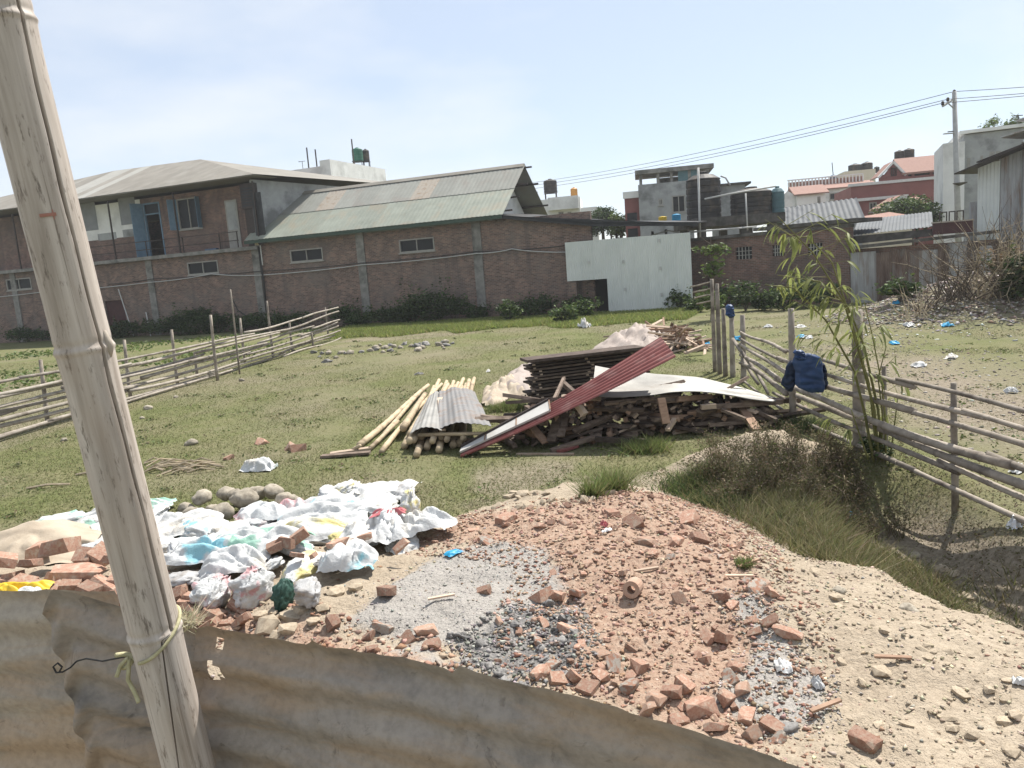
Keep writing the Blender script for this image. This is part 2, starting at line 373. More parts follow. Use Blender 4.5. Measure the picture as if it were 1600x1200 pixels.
surf('tank_orange', [(0.50, 0.24, 0.05), (0.60, 0.30, 0.07)], 2, 0.5, 0.02, rnd=0.1)
surf('yellow_plastic', [(0.55, 0.38, 0.03), (0.66, 0.47, 0.05)], 4, 0.5, 0.1, rnd=0.05)
surf('blue_plastic', [(0.02, 0.22, 0.42), (0.04, 0.33, 0.55)], 6, 0.45, 0.2, 20, rnd=0.1)
surf('pipe_grey', [(0.40, 0.40, 0.39), (0.52, 0.52, 0.50)], 6, 0.6, 0.05, rnd=0.05)
surf('pole_concrete', [(0.33, 0.33, 0.32), (0.43, 0.43, 0.42)], 5, 0.85, 0.1, rnd=0)
surf('wire_black', [(0.02, 0.02, 0.02), (0.04, 0.04, 0.04)], 5, 0.6, 0, rnd=0)
m, n, l, b = _nt('dark_glass'); b.inputs['Base Color'].default_value = (0.02, 0.022, 0.025, 1); b.inputs['Roughness'].default_value = 0.35; b.inputs['Specular IOR Level'].default_value = 0.15
m, n, l, b = _nt('inside_shade'); b.inputs['Base Color'].default_value = (0.015, 0.014, 0.014, 1); b.inputs['Roughness'].default_value = 0.9  # near-black colour stands in for the shade inside openings

def ground_material():
    m, n, l, b = _nt('ground_soil')
    a = n.new('ShaderNodeAttribute'); a.attribute_name = 'Col'
    sp = n.new('ShaderNodeSeparateColor'); l.new(a.outputs['Color'], sp.inputs[0])
    v = coord(n, l, False)
    def rp(sc, cols, pos, det=4): 
        f = noise(n, l, v, sc, det, 0.65); r = ramp(n, cols, pos); l.new(f, r.inputs['Fac']); return r.outputs['Color']
    grass = mix(n, l, rp(0.55, [(0, 0, 0), (1, 1, 1)], (0.40, 0.62)), rp(9, [(0.09, 0.103, 0.038), (0.127, 0.14, 0.057), (0.163, 0.163, 0.077)], (0.3, 0.5, 0.7)),
                rp(13, [(0.115, 0.115, 0.055), (0.165, 0.158, 0.082), (0.215, 0.192, 0.118)], (0.3, 0.5, 0.72)))
    soil = rp(16, [(0.135, 0.112, 0.082), (0.225, 0.19, 0.143), (0.30, 0.26, 0.205)], (0.3, 0.5, 0.72))
    sand = mix(n, l, rp(1.3, [(0, 0, 0), (1, 1, 1)], (0.4, 0.65)), rp(22, [(0.275, 0.227, 0.17), (0.37, 0.31, 0.236), (0.43, 0.367, 0.284)], (0.3, 0.52, 0.74)),
               rp(30, [(0.235, 0.192, 0.143), (0.325, 0.268, 0.203), (0.395, 0.333, 0.254)], (0.3, 0.52, 0.74)))
    grey = rp(60, [(0.22, 0.205, 0.19), (0.31, 0.29, 0.265), (0.39, 0.365, 0.335)], (0.3, 0.5, 0.72), 4)
    brick = rp(26, [(0.25, 0.165, 0.122), (0.335, 0.235, 0.175), (0.375, 0.295, 0.23)], (0.3, 0.5, 0.72))
    o = mix(n, l, sp.outputs[0], grass, soil)
    def edge(ch):
        f = noise(n, l, v, 7, 4, 0.7); ad = n.new('ShaderNodeMath'); ad.operation = 'MULTIPLY_ADD'; ad.inputs[1].default_value = 0.55; ad.inputs[2].default_value = -0.275; l.new(f, ad.inputs[0])
        a2 = n.new('ShaderNodeMath'); l.new(ad.outputs[0], a2.inputs[0]); l.new(ch, a2.inputs[1])
        r = ramp(n, [(0, 0, 0), (1, 1, 1)], (0.42, 0.58)); l.new(a2.outputs[0], r.inputs['Fac']); return r.outputs['Color']
    sp2 = n.new('ShaderNodeAttribute'); sp2.attribute_name = 'Col2'; s2 = n.new('ShaderNodeSeparateColor'); l.new(sp2.outputs['Color'], s2.inputs[0])
    o = mix(n, l, edge(sp.outputs[1]), o, sand); o = mix(n, l, edge(s2.outputs[0]), o, brick); o = mix(n, l, edge(sp.outputs[2]), o, grey)
    dk = rp(40, [(0.09, 0.088, 0.086), (0.18, 0.172, 0.165), (0.29, 0.275, 0.26)], (0.3, 0.5, 0.72), 4)
    o = mix(n, l, edge(s2.outputs[1]), o, dk)
    l.new(o, b.inputs['Base Color']); b.inputs['Roughness'].default_value = 0.95; b.inputs['Specular IOR Level'].default_value = 0.1
    f1 = noise(n, l, v, 14, 4, 0.7); p = bump(n, l, f1, b, 0.7, 0.05)
    f2 = noise(n, l, v, 90, 2, 0.7); bump(n, l, f2, b, 0.6, 0.012, p)
ground_material()

# ------------------------------------------------------------------ the ground
def wpoly(pts): return [tuple(G(x, y)[:2]) for x, y in pts]
GREY_A = wpoly([(540, 975), (590, 925), (660, 880), (750, 850), (850, 860), (880, 915), (855, 985), (790, 1015), (650, 1000)])
DARK_A = wpoly([(720, 1010), (800, 955), (890, 950), (915, 1000), (890, 1060), (800, 1060), (730, 1045)])
GREY_B = wpoly([(1130, 930), (1195, 935), (1230, 1000), (1280, 1060), (1290, 1120), (1200, 1140), (1120, 1090), (1170, 1040), (1180, 990)])
GREY_C = wpoly([(560, 1005), (700, 1000), (730, 1060), (600, 1030)])
BRICK_A = wpoly([(640, 855), (740, 805), (900, 785), (1090, 790), (1160, 830), (1190, 900), (1235, 990), (1210, 1100), (1190, 1190), (1000, 1120), (860, 1070), (830, 960), (860, 880), (780, 850)])
BRICK_B = wpoly([(280, 930), (420, 960), (520, 990), (700, 1040), (640, 1050), (400, 1000), (270, 980)])
SOIL_R = [(6.2, 8.6), (8.8, 11.5), (9.6, 17), (8.4, 21), (6.8, 15.5), (5.8, 11)]
xs = np.unique(np.round(np.concatenate([np.arange(-8, 6, 0.06), np.arange(6, 24, 0.2), -np.arange(8, 24, 0.2), 24 * 1.12 ** np.arange(0, 28), -24 * 1.12 ** np.arange(0, 28)]), 4))
ys = np.unique(np.round(np.concatenate([np.arange(-3, 1.2, 0.3), np.arange(1.2, 11, 0.06), np.arange(11, 30, 0.14), np.arange(30, 60, 0.5), 60 * 1.12 ** np.arange(0, 22), -3 * 1.5 ** np.arange(0, 10)]), 4))
GX, GY = np.meshgrid(xs, ys); GZ = height(GX, GY)
nx, ny = len(xs), len(ys)
idx = np.arange(nx * ny).reshape(ny, nx)
fc = np.stack([idx[:-1, :-1], idx[:-1, 1:], idx[1:, 1:], idx[1:, :-1]], -1).reshape(-1, 4)
X, Y = GX.ravel(), GY.ravel()
def soft(poly, w): return smooth(-w, w, polydist(X, Y, poly))
md = polydist(X, Y, MOUND)
mound = smooth(-0.35, 0.05, md)
mound = np.maximum(mound, np.exp(-(((X - 2.95) / 1.1) ** 2 + ((Y - 9.3) / 0.62) ** 2) ** 2) * 0.95)
mound = np.maximum(mound, 0.8 * np.exp(-(((X - 1.75) / 0.45) ** 2 + ((Y - 8.9) / 0.5) ** 2)))
bank = smooth(0.9, 0.35, np.abs(X - 3.95)) * smooth(4.4, 5.6, Y) * smooth(8.9, 8.0, Y)
soil = np.clip(0.12 + 1.4 * (fbm(X * 0.45, Y * 0.45, 91, 4) - 0.5), 0, 1) * smooth(60, 30, Y)
soil = np.maximum(soil, np.clip(soft(SOIL_R, 1.2) * (0.35 + 1.3 * fbm(X * 0.9, Y * 0.9, 17, 4)), 0, 1)); soil = np.maximum(soil, bank)
soil = np.maximum(soil, np.exp(-(((X - 17) / 6) ** 2 + ((Y - 25) / 4) ** 2)))
soil = np.maximum(soil, 0.75 * np.exp(-((polydist(X, Y, [tuple(p) for p in np.array([(-7.2, 34), (-3.6, 33), (-1.5, 34), (-4, 35.2), (-7, 35)])]) - 0.2) / 0.7) ** 2))
soil = np.maximum(soil, 0.8 * smooth(1.5, 0.3, np.abs(md + 0.9)) * smooth(0.38, 0.6, fbm(X * 0.8, Y * 0.8, 63, 4)) * (X < 2))
soil = np.where(X < -9.6 - 0.0 * Y, np.maximum(soil, 0.55 * smooth(34, 24, Y)), soil)
c1 = np.stack([soil, mound, np.maximum.reduce([soft(GREY_A, 0.3), soft(GREY_B, 0.25), 0.7 * soft(GREY_C, 0.3)])], -1)
c2 = np.stack([np.maximum(soft(BRICK_A, 0.35), soft(BRICK_B, 0.3)) * 0.9, soft(DARK_A, 0.25), 0 * X], -1)
me = mesh_from('ground', np.stack([X, Y, GZ.ravel()], -1), fc, True, 'ground_soil', c1)
a = me.attributes.new('Col2', 'FLOAT_COLOR', 'POINT'); cc = np.ones((len(X), 4), np.float32); cc[:, :3] = c2; a.data.foreach_set('color', cc.ravel())
tag(link('ground', me), kind='structure')

# ------------------------------------------------------------------ warehouse row (one long wall line)
W = Frame(atz(880, 492), rad(-21.5))
def wall_cells(mb, s0, s1, z0, z1, d0, d1, holes=()):
    ss = sorted({s0, s1, *[v for h in holes for v in h[:2] if s0 < v < s1]}); zs = sorted({z0, z1, *[v for h in holes for v in h[2:] if z0 < v < z1]})
    for i in range(len(ss) - 1):
        for j in range(len(zs) - 1):
            cs, cz = (ss[i] + ss[i + 1]) / 2, (zs[j] + zs[j + 1]) / 2
            if not any(h[0] < cs < h[1] and h[2] < cz < h[3] for h in holes): mb.box(ss[i], ss[i + 1], d0, d1, zs[j], zs[j + 1])
    return mb
def window(root, s0, s1, z0, z1, d, fr='window_frame', gl='dark_glass', bars=1, t=0.07, proud=0.035, sill=True):
    f = MB(); f.box(s0, s0 + t, d - proud, d + 0.1, z0, z1); f.box(s1 - t, s1, d - proud, d + 0.1, z0, z1)
    f.box(s0 + t, s1 - t, d - proud, d + 0.1, z1 - t, z1); f.box(s0 + t, s1 - t, d - proud, d + 0.1, z0, z0 + t)
    for k in range(1, bars + 1):
        x = s0 + (s1 - s0) * k / (bars + 1); f.box(x - t * 0.35, x + t * 0.35, d - proud * 0.6, d + 0.08, z0 + t, z1 - t)
    w = f.build('window', fr, root, True)
    MB().box(s0 + t * 0.6, s1 - t * 0.6, d + 0.05, d + 0.065, z0 + t * 0.6, z1 - t * 0.6).build('pane', gl, w, True)
    if sill: MB().box(s0 - 0.06, s1 + 0.06, d - proud - 0.05, d + 0.02, z0 - 0.07, z0 - 0.003).build('sill', fr, w, True)
    return w

sL = W.s(408, 450); sR = W.s(927, 420); sG = W.s(770, 340); EAVE = 5.65
wh = W.thing('brick_warehouse', 'long old brick warehouse with green-grey gabled sheet roof behind the field', 'warehouse')
wins = [W.rect(454, 389, 505, 412), W.rect(624, 371, 679, 395)]
wins[0] = (wins[0][0], wins[0][1], 3.98, 4.72); wins[1] = (wins[1][0], wins[1][1], 3.98, 4.72)
wall_cells(MB(), sL, sR, -0.1, 5.28, 0, 0.25, wins).build('wall', 'old_brick', wh, True)
SPAN = 7.0
MB().box(sG - 0.25, sG, 0.255, SPAN, -0.1, 5.5).build('wall', 'old_brick', wh, True)
MB().box(sL, sG, SPAN, SPAN + 0.25, -0.1, 5.5).build('wall', 'old_brick', wh, True)
for w4 in wins: window(wh, *w4, 0.0, bars=1)
for px, py in ((568, 430), (749, 420)):
    s = W.s(px, py); MB().box(s - 0.26, s + 0.26, -0.07, 0.1, -0.1, 5.45).build('pilaster', 'concrete', wh, True)
MB().box(sL, sG + 0.1, 0.002, 0.24, 5.283, EAVE - 0.03).build('eave_beam', 'concrete', wh, True)
RIDGE = 8.45; RD = SPAN / 2 + 0.1
gab = MB().slab([(sG - 0.5, 0.3, 5.5), (sG - 0.5, SPAN, 5.5), (sG - 0.5, RD, RIDGE - 0.15)], (-0.08, 0, 0)); gab.build('gable', 'white_plaster', wh, True)
r0, r1 = sL - 0.4, sG + 0.75
ov = -0.55; zE = EAVE - 0.12
npan = 13; pw = (r1 - r0) / npan
def roof_z(d): return zE + (RIDGE - zE) * (d - ov) / (RD - ov)
dm = ov + (RD - ov) * 0.5
def roof_sheet(mb, a, b, d0, d1, lift):
    fn = lambda u, v: (a + (b - a) * u, d0 + (d1 - d0) * v, roof_z(d0 + (d1 - d0) * v) + lift)
    g = corr(fn, 20, 1, 5, 0.009); mb.grid(g); g2 = corr(lambda u, v: np.array(fn(u, v)) - np.array((0, 0, 0.012)), 20, 1, 5, 0.009); mb.grid([r[::-1] for r in g2])
for k in range(npan):
    a, b_ = r0 + k * pw, r0 + (k + 1) * pw + 0.06
    mb = MB(); roof_sheet(mb, a, b_, ov, dm + 0.1, 0.0 + 0.004 * (k % 2)); mb.build('roof_sheet', 'roof_green', wh, True, True)
    mb = MB(); roof_sheet(mb, a, b_, dm, RD, 0.03 + 0.004 * (k % 2)); mb.build('roof_sheet', 'roof_pale' if k in (3, 8) else 'roof_grey', wh, True, True)
bd = SPAN + 0.65
bk = MB().slab([(r0, RD, RIDGE), (r1, RD, RIDGE), (r1, bd, zE + 0.02), (r0, bd, zE + 0.02)], (0, 0, -0.03)); bk.build('rear_roof', 'roof_grey', wh, True)
MB().slab([(r0, RD - 0.25, RIDGE - 0.10), (r1, RD - 0.25, RIDGE - 0.10), (r1, RD, RIDGE + 0.09), (r0, RD, RIDGE + 0.09)], (0, 0, 0.02)).slab([(r0, RD, RIDGE + 0.09), (r1, RD, RIDGE + 0.09), (r1, RD + 0.25, RIDGE - 0.08), (r0, RD + 0.25, RIDGE - 0.08)], (0, 0, 0.02)).build('ridge_cap', 'roof_tan', wh, True)
MB().box(r0, r1 - 0.02, ov - 0.03, ov + 0.02, zE - 0.22, zE - 0.03).build('gutter', 'green_trim', wh, True)
for q in (0.1, 0.36, 0.62, 0.98):
    d = ov + (RD - ov) * q
    MB().box(sG - 0.6, r1 + random.uniform(0.25, 0.7), d - 0.04, d + 0.04, roof_z(d) - 0.14, roof_z(d) - 0.05).build('purlin', 'dark_metal', wh, True)
for q in (0.3, 0.7):
    d = RD + (bd - RD) * q; z = RIDGE + (zE - RIDGE) * q
    MB().box(sG - 0.6, r1 + 0.35, d - 0.04, d + 0.04, z - 0.16, z - 0.06).build('purlin', 'dark_metal', wh, True)

# two-storey block on the left
tl = W.thing('brick_house', 'two storey brick house with balcony and wide tan sheet roof left of the warehouse', 'house')
S0 = -62.0; SLAB = 5.18; UD = 1.1; sC = W.s(408, 400)
lw = [W.rect(10, 430, 49, 453), W.rect(293, 403, 341, 428)]; lw = [(a, b_, 3.75, 4.55) for a, b_, c_, d_ in lw]
dr = W.rect(165, 462, 195, 505); dr = (dr[0], dr[1], -0.1, 2.5)
wall_cells(MB(), S0, sL - 0.01, -0.1, SLAB - 0.22, 0, 0.25, lw + [dr]).build('wall', 'old_brick', tl, True)
for w4 in lw: window(tl, *w4, 0.0, bars=1)
MB().box(dr[0], dr[1], 0.12, 0.17, -0.1, 2.5).build('door', 'maroon_board', tl, True)
for px in (23, 238, 406):
    s = W.s(px, 450); MB().box(s - 0.26, s + 0.26, -0.07, 0.1, -0.1, SLAB - 0.23).build('pilaster', 'concrete', tl, True)
MB().box(S0, sC + 0.05, -0.35, UD + 0.2, SLAB - 0.22, SLAB).build('balcony_slab', 'concrete', tl, True)
UT = 9.05
ud = W.rect(228, 315, 254, 398, UD); ud = (ud[0], ud[1], SLAB, W.z(240, 316, UD))
uw = W.rect(278, 309, 314, 358, UD); wp = W.rect(355, 312, 374, 380, UD); wp = (wp[0], wp[1], SLAB + 0.02, wp[3])
pl0, pl1 = W.s(60, 340, UD), W.s(222, 340, UD)
wall_cells(MB(), pl1, sC, SLAB + 0.003, UT, UD, UD + 0.25, [ud, uw]).build('wall', 'upper_brick', tl, True)
MB().box(S0, pl0, UD, UD + 0.25, SLAB + 0.003, UT).build('wall', 'upper_brick', tl, True)
zp = W.z(180, 372, UD)
MB().box(pl0, pl1, UD + 0.005, UD + 0.25, zp, UT).build('plastered_wall', 'white_plaster', tl, True)['label'] = 'whitewashed stretch of upper wall'
MB().box(pl0, pl1, UD, UD + 0.25, SLAB + 0.003, zp - 0.003).build('wall', 'upper_brick', tl, True)
for x0, x1, y0, y1 in ((122, 150, 303, 361), (186, 212, 299, 351), (100, 118, 306, 366)):
    q = W.rect(x0, y0, x1, y1, UD); MB().box(q[0], q[1], UD - 0.012, UD + 0.004, q[2], q[3]).build('painted_panel', 'grey_paint', tl, True)
for x0, x1, y0, y1 in ((153, 182, 364, 375), (192, 214, 358, 370)):
    q = W.rect(x0, y0, x1, y1, UD); MB().box(q[0], q[1], UD - 0.010, UD + 0.004, q[2], q[3]).build('painted_panel', 'grey_plaster', tl, True)
# blue door with transom, half open; window with open shutter; white door leaf
f = MB(); f.box(ud[0], ud[0] + 0.1, UD - 0.03, UD + 0.12, ud[2], ud[3]); f.box(ud[1] - 0.1, ud[1], UD - 0.03, UD + 0.12, ud[2], ud[3]); f.box(ud[0] + 0.1, ud[1] - 0.1, UD - 0.03, UD + 0.12, ud[3] - 0.1, ud[3]); f.box(ud[0] + 0.1, ud[1] - 0.1, UD - 0.02, UD + 0.1, ud[3] - 0.78, ud[3] - 0.70)
dd = f.build('door_frame', 'blue_frame', tl, True)
MB().box(ud[0] + 0.08, ud[1] - 0.08, UD + 0.05, UD + 0.06, ud[3] - 0.71, ud[3] - 0.08).build('transom_pane', 'dark_glass', dd, True)
MB().box(ud[0] + 0.06, ud[1] - 0.06, UD + 1.2, UD + 1.25, SLAB, ud[3] - 0.7).box(ud[0] - 0.5, ud[1] + 0.5, UD + 0.3, UD + 1.25, SLAB - 0.02, SLAB).build('room_shade', 'inside_shade', tl, True)  # back and floor coloured near-black as the shade behind the open door
MB().slab([(ud[0] - 0.02, UD - 0.04, SLAB + 0.05), (ud[0] - 0.02, UD - 0.04, ud[3]), (ud[0] - 0.32, UD - 0.75, ud[3]), (ud[0] - 0.32, UD - 0.75, SLAB + 0.05)], (-0.04, 0, 0)).build('door', 'blue_frame', tl, True)
window(tl, *uw, UD, 'window_frame', bars=1, t=0.08)
for sx, w_ in ((uw[0], -0.3), (uw[1], 0.14)):
    MB().slab([(sx, UD - 0.04, uw[2]), (sx, UD - 0.04, uw[3]), (sx + w_, UD - 0.55, uw[3] - 0.02), (sx + w_, UD - 0.55, uw[2])], (0.03, 0, 0)).build('shutter', 'blue_frame', tl, True)
MB().box(wp[0], wp[1], UD - 0.05, UD - 0.005, wp[2], wp[3]).build('door', 'window_frame', tl, True)
MB().box(wp[0] + 0.12, wp[1] - 0.12, UD - 0.06, UD - 0.051, wp[2] + 1.2, wp[3] - 0.12).build('door_panel', 'grey_plaster', tl, True)
# railing and roof posts
ra, rb = W.s(128, 395, -0.2), W.s(374, 386, -0.2)
for z in (0.42, 0.95): MB().box(ra, rb, -0.22, -0.18, SLAB + z, SLAB + z + 0.045).build('rail', 'dark_metal', tl, True)
for px in (131, 179, 229, 287, 345, 373):
    s = W.s(px, 390, -0.2); MB().box(s - 0.025, s + 0.025, -0.225, -0.175, SLAB + 0.002, SLAB + 1.0).build('baluster', 'dark_metal', tl, True)
for px in (20, 172, 275, 401): 
    s = W.s(px, 340, -0.25); MB().box(s - 0.04, s + 0.04, -0.30, -0.22, SLAB + 0.002, 9.0).build('roof_post', 'dark_metal', tl, True)
# plastered side wall towards the warehouse, running back
pb = atz(541, 293, 8.9); vs_ = pb - W.P(sC, 0, 0); dv = np.array([vs_ @ W.u, vs_ @ W.n]); dv = dv / np.linalg.norm(dv); LEN = 13.0
A = (sC, -0.02); B = (sC + dv[0] * LEN, dv[1] * LEN)
MB().slab([(A[0], A[1], 0), (B[0], B[1], 0), (B[0], B[1], 8.75), (A[0], A[1], 9.15)], (-0.25 * dv[1], 0.25 * dv[0], 0)).build('side_wall', 'grey_plaster', tl, True)
q = 3.9; MB().slab([(A[0] + dv[0] * q, A[1] + dv[1] * q, 7.0), (A[0] + dv[0] * (q + 0.9), A[1] + dv[1] * (q + 0.9), 7.0), (A[0] + dv[0] * (q + 0.9), A[1] + dv[1] * (q + 0.9), 7.8), (A[0] + dv[0] * q, A[1] + dv[1] * q, 7.8)], (0.05 * dv[1], -0.05 * dv[0], 0)).build('window', 'window_frame', tl, True)
q = 4.02; MB().slab([(A[0] + dv[0] * q, A[1] + dv[1] * q, 7.1), (A[0] + dv[0] * (q + 0.66), A[1] + dv[1] * (q + 0.66), 7.1), (A[0] + dv[0] * (q + 0.66), A[1] + dv[1] * (q + 0.66), 7.7), (A[0] + dv[0] * q, A[1] + dv[1] * q, 7.7)], (0.06 * dv[1], -0.06 * dv[0], 0)).build('pane', 'dark_glass', tl, True)
MB().box(S0, S0 + 0.25, 0, 14, 0, 9).box(S0, sC, 13.8, 14, 0, 9).build('wall', 'old_brick', tl, True)
# hipped sheet roof
ez = 9.32; ed = -0.75
eR = W.s(397, 272, ed); RDp = 5.6
pk = W.sz(313, 249, RDp); pk2 = W.sz(178, 267, RDp); pk3 = W.sz(-120, 336, RDp)
e2 = (sC + dv[0] * (LEN + 0.4) + 0.5, dv[1] * (LEN + 0.4), W.z(541, 291, dv[1] * LEN) if False else 8.9)
pw2 = 0.93; s = eR
def rid(sv):
    if sv > pk2[0]: t = (sv - pk2[0]) / (pk[0] - pk2[0]); return pk2[1] + (pk[1] - pk2[1]) * min(t, 1)
    t = (pk2[0] - sv) / (pk2[0] - pk3[0]); return pk2[1] + (pk3[1] - pk2[1]) * t
k = 0
while s > -60:
    a, b_ = s - pw2, s + 0.04
    def fn(u, v, a=a, b_=b_):
        sv = a + (b_ - a) * u
        top = 1.0 if sv <= pk[0] else max(0.0, 1 - (sv - pk[0]) / (eR + 0.001 - pk[0]))
        dd_ = ed + (RDp - ed) * v * top; zz = ez + (rid(min(sv, pk[0])) - ez) * v * top
        return (sv, dd_, zz + 0.004 * (k % 2))
    mb = MB(); mb.grid(corr(fn, 16, 4, 4, 0.009)); mb.build('roof_sheet', 'roof_clear' if k in (15, 17, 18) else 'roof_tan', tl, True, True); k += 1; s -= pw2
hip = MB().poly([(eR + 0.02, ed, ez), (e2[0], e2[1], e2[2] + 0.25), (pk[0], RDp, pk[1])]); hip.build('roof_hip', 'roof_tan', tl, True)
MB().poly([(pk[0], RDp, pk[1]), (e2[0], e2[1], e2[2] + 0.25), (e2[0] - 3, 14.5, 9.0), (-60, 14.5, 9.0), (pk3[0], RDp, pk3[1]), (pk2[0], RDp, pk2[1])]).build('rear_roof', 'roof_tan', tl, True)
MB().slab([(-60, ed, ez - 0.03), (eR, ed, ez - 0.03), (eR, UD + 0.3, ez - 0.02), (-60, UD + 0.3, ez - 0.02)], (0, 0, -0.03)).build('soffit', 'roof_tan', tl, True)
# dark cooler unit and clutter at the balcony end
c = W.rect(374, 286, 399, 326, -0.1)
ac = W.thing('air_cooler', 'dark metal cooler box hung at the end of the balcony', 'cooler')
MB().box(c[0], c[1] - 0.1, 0.0, 0.75, c[2], c[3]).build('casing', 'dark_metal', ac, True)
g = MB()
for i in range(7): g.box(c[0] + 0.08, c[1] - 0.18, -0.03, -0.003, c[2] + 0.15 + i * 0.17, c[2] + 0.24 + i * 0.17)
g.build('grille', 'black_sheet', ac, True); MB().box(c[0] + 0.1, c[1] - 0.2, 0.1, 0.6, SLAB, c[2]).build('stand', 'dark_metal', ac, True)
q = W.rect(391, 371, 402, 384, -0.5); bk_ = W.thing('bucket', 'cream bucket on the balcony corner beside the green roof', 'bucket')
MB().lathe((q[0] + 0.2, -0.1, SLAB + 0.001), [(0.15, 0), (0.2, 0.45), (0.22, 0.46), (0.22, 0.5)], 14).build('pail', 'cream_plaster', bk_, True, True)
q = W.rect(314, 383, 336, 388, 0); tray = MB().box(0, 0.9, 0, 0.25, 0, 0.14).build('tray', 'tank_blue', None, loc=(0, 0, 0))
tag(tray, 'blue plastic tray lying on the balcony floor', 'tray'); tray.location = W.P(q[0], 0.3, SLAB + 0.002); tray.rotation_euler = (0, 0, W.a)
q = W.rect(398, 300, 413, 384, -0.15); blk = W.thing('dark_gap_sheet', 'added black sheet standing in for soot and a dark gap at the balcony end', 'panel')  # added sheet, stands in for a black stain and a dark gap
MB().box(q[0], q[1] - 0.05, -0.2, -0.14, SLAB + 0.1, q[3]).build('sheet', 'black_sheet', blk, True); MB().box(q[0] + 0.2, q[0] + 0.26, -0.24, -0.205, SLAB - 1.2, q[3] + 0.1).build('pipe', 'pipe_grey', blk, True)
# drain pipes and cables on the wall line
def wcurve(pts, d): return [W.P(W.s(x, y, d), d, W.z(x, y, d)) for x, y in pts]
def dens(P, n=8, sag=0.0):
    P = [np.array(p, float) for p in P]; out = []
    for a, b_ in zip(P[:-1], P[1:]):
        for i in range(n): t = i / n; out.append(a + (b_ - a) * t - np.array([0, 0, 4 * sag * t * (1 - t)]))
    return out + [P[-1]]
tag(MB().tube(dens(wcurve([(-60, 468), (60, 457), (237, 441), (330, 428), (405, 430), (565, 414), (745, 396), (800, 389), (884, 394)], -0.14), 6, 0.06), 0.028, 5).build('cable', 'pipe_grey', None, smooth_=True), 'pale cable sagging along the brick walls', 'cable')
tag(MB().tube(dens(wcurve([(170, 444), (237, 436), (405, 424), (565, 411), (745, 393), (884, 384)], -0.12), 6, 0.05), 0.022, 5).build('cable', 'wire_black', None, smooth_=True), 'thin dark cable running just above the pale one', 'cable')
tag(MB().tube(wcurve([(404, 385), (412, 440), (419, 505)], -0.16), 0.06, 6).build('drain_pipe', 'wire_black', None, smooth_=True), 'black drain pipe down the joint between house and warehouse', 'drain pipe')
hs = [W.P(W.s(x, y, -0.6), -0.6, W.z(x, y, -0.6)) for x, y in ((361, 450), (362, 465), (372, 485), (390, 497), (408, 492))]
tag(MB().tube(dens(hs, 5), 0.035, 6).build('hose', 'wire_black', None, smooth_=True), 'black hose hanging in a loop before the brick wall', 'hose')
for pts, lab in ((((185, 452), (207, 510)), 'long bamboo stick leaning on the house wall beside the dark door'), (((228, 488), (233, 508)), 'short bamboo stick leaning on the house wall below the pilaster')):
    a, b_ = pts; tag(MB().tube([W.P(W.s(*a, -0.1), -0.1, W.z(*a, -0.1)), W.P(W.s(*b_, -0.7), -0.7, 0)], 0.035, 6).build('leaning_stick', 'pipe_grey', None), lab, 'stick')
# ------------------------------------------------------------------ foliage
attr_mat('leaf', 0.6, 0.3, 0.3); attr_mat('grass', 0.7, 0.35, 0.15); attr_mat('dry_stems', 0.85); attr_mat('chips', 0.9, 0, 0.12, 60)
surf('bark', [(0.07, 0.055, 0.04), (0.13, 0.10, 0.075)], 6, 0.9, 0.4, rnd=0.1)
def pick(cols, n, jit=0.18):
    c = np.array(cols)[RNG.integers(0, len(cols), n)]; return np.clip(c * (1 + jit * RNG.standard_normal((n, 1))) * (1 + 0.05 * RNG.standard_normal((n, 3))), 0.004, 0.95)
def leaves(cent, size, cols, flat=0.3, asp=0.5, out=None):
    """one folded quad for every centre"""
    n = len(cent); a = RNG.standard_normal((n, 3)); a[:, 2] *= flat
    a /= np.linalg.norm(a, axis=1)[:, None]; b_ = RNG.standard_normal((n, 3)); b_ -= (b_ * a).sum(1)[:, None] * a; b_ /= np.linalg.norm(b_, axis=1)[:, None]
    L = (size * (0.6 + 0.8 * RNG.random(n)))[:, None]; w = L * asp
    v = np.stack([cent - a * L * 0.5, cent + b_ * w * 0.5, cent + a * L * 0.5, cent - b_ * w * 0.5], 1).reshape(-1, 3)
    f = np.arange(4 * n).reshape(n, 4); c = np.repeat(pick(cols, n), 4, 0)
    return v, f, c
def blades(base, hgt, cols, w=0.01, lean=0.5):
    n = len(base); th = RNG.random(n) * 2 * np.pi; h = hgt * (0.5 + RNG.random(n)); ww = w * (0.6 + 0.8 * RNG.random(n))
    dx = np.stack([np.cos(th), np.sin(th), np.zeros(n)], -1) * ww[:, None]; ln = RNG.standard_normal((n, 3)) * lean; ln[:, 2] = 1
    v = np.stack([base - dx, base + dx, base + ln * h[:, None]], 1).reshape(-1, 3); v[:, 2] -= 0.004
    return v, np.arange(3 * n).reshape(n, 3), np.repeat(pick(cols, n), 3, 0)
def join(parts):
    vs_, fs, cs = [], [], []; o = 0
    for v, f, c in parts: vs_.append(v); fs.append(f + o); cs.append(c); o += len(v)
    return np.concatenate(vs_), np.concatenate(fs), np.concatenate(cs)
def bush_pts(c, r, n, clumps=9):
    """points in an uneven crown: several clumps inside an ellipsoid"""
    c = np.array(c, float); r = np.array(r, float)
    d = RNG.standard_normal((clumps, 3)); d /= np.linalg.norm(d, axis=1)[:, None]; cc = c + d * r * (0.25 + 0.5 * RNG.random((clumps, 1)))
    cr = r * (0.28 + 0.3 * RNG.random((clumps, 1)))
    k = RNG.integers(0, clumps, n); p = RNG.standard_normal((n, 3)); p /= np.linalg.norm(p, axis=1)[:, None]
    return cc[k] + p * cr[k] * (0.55 + 0.5 * RNG.random((n, 1)))
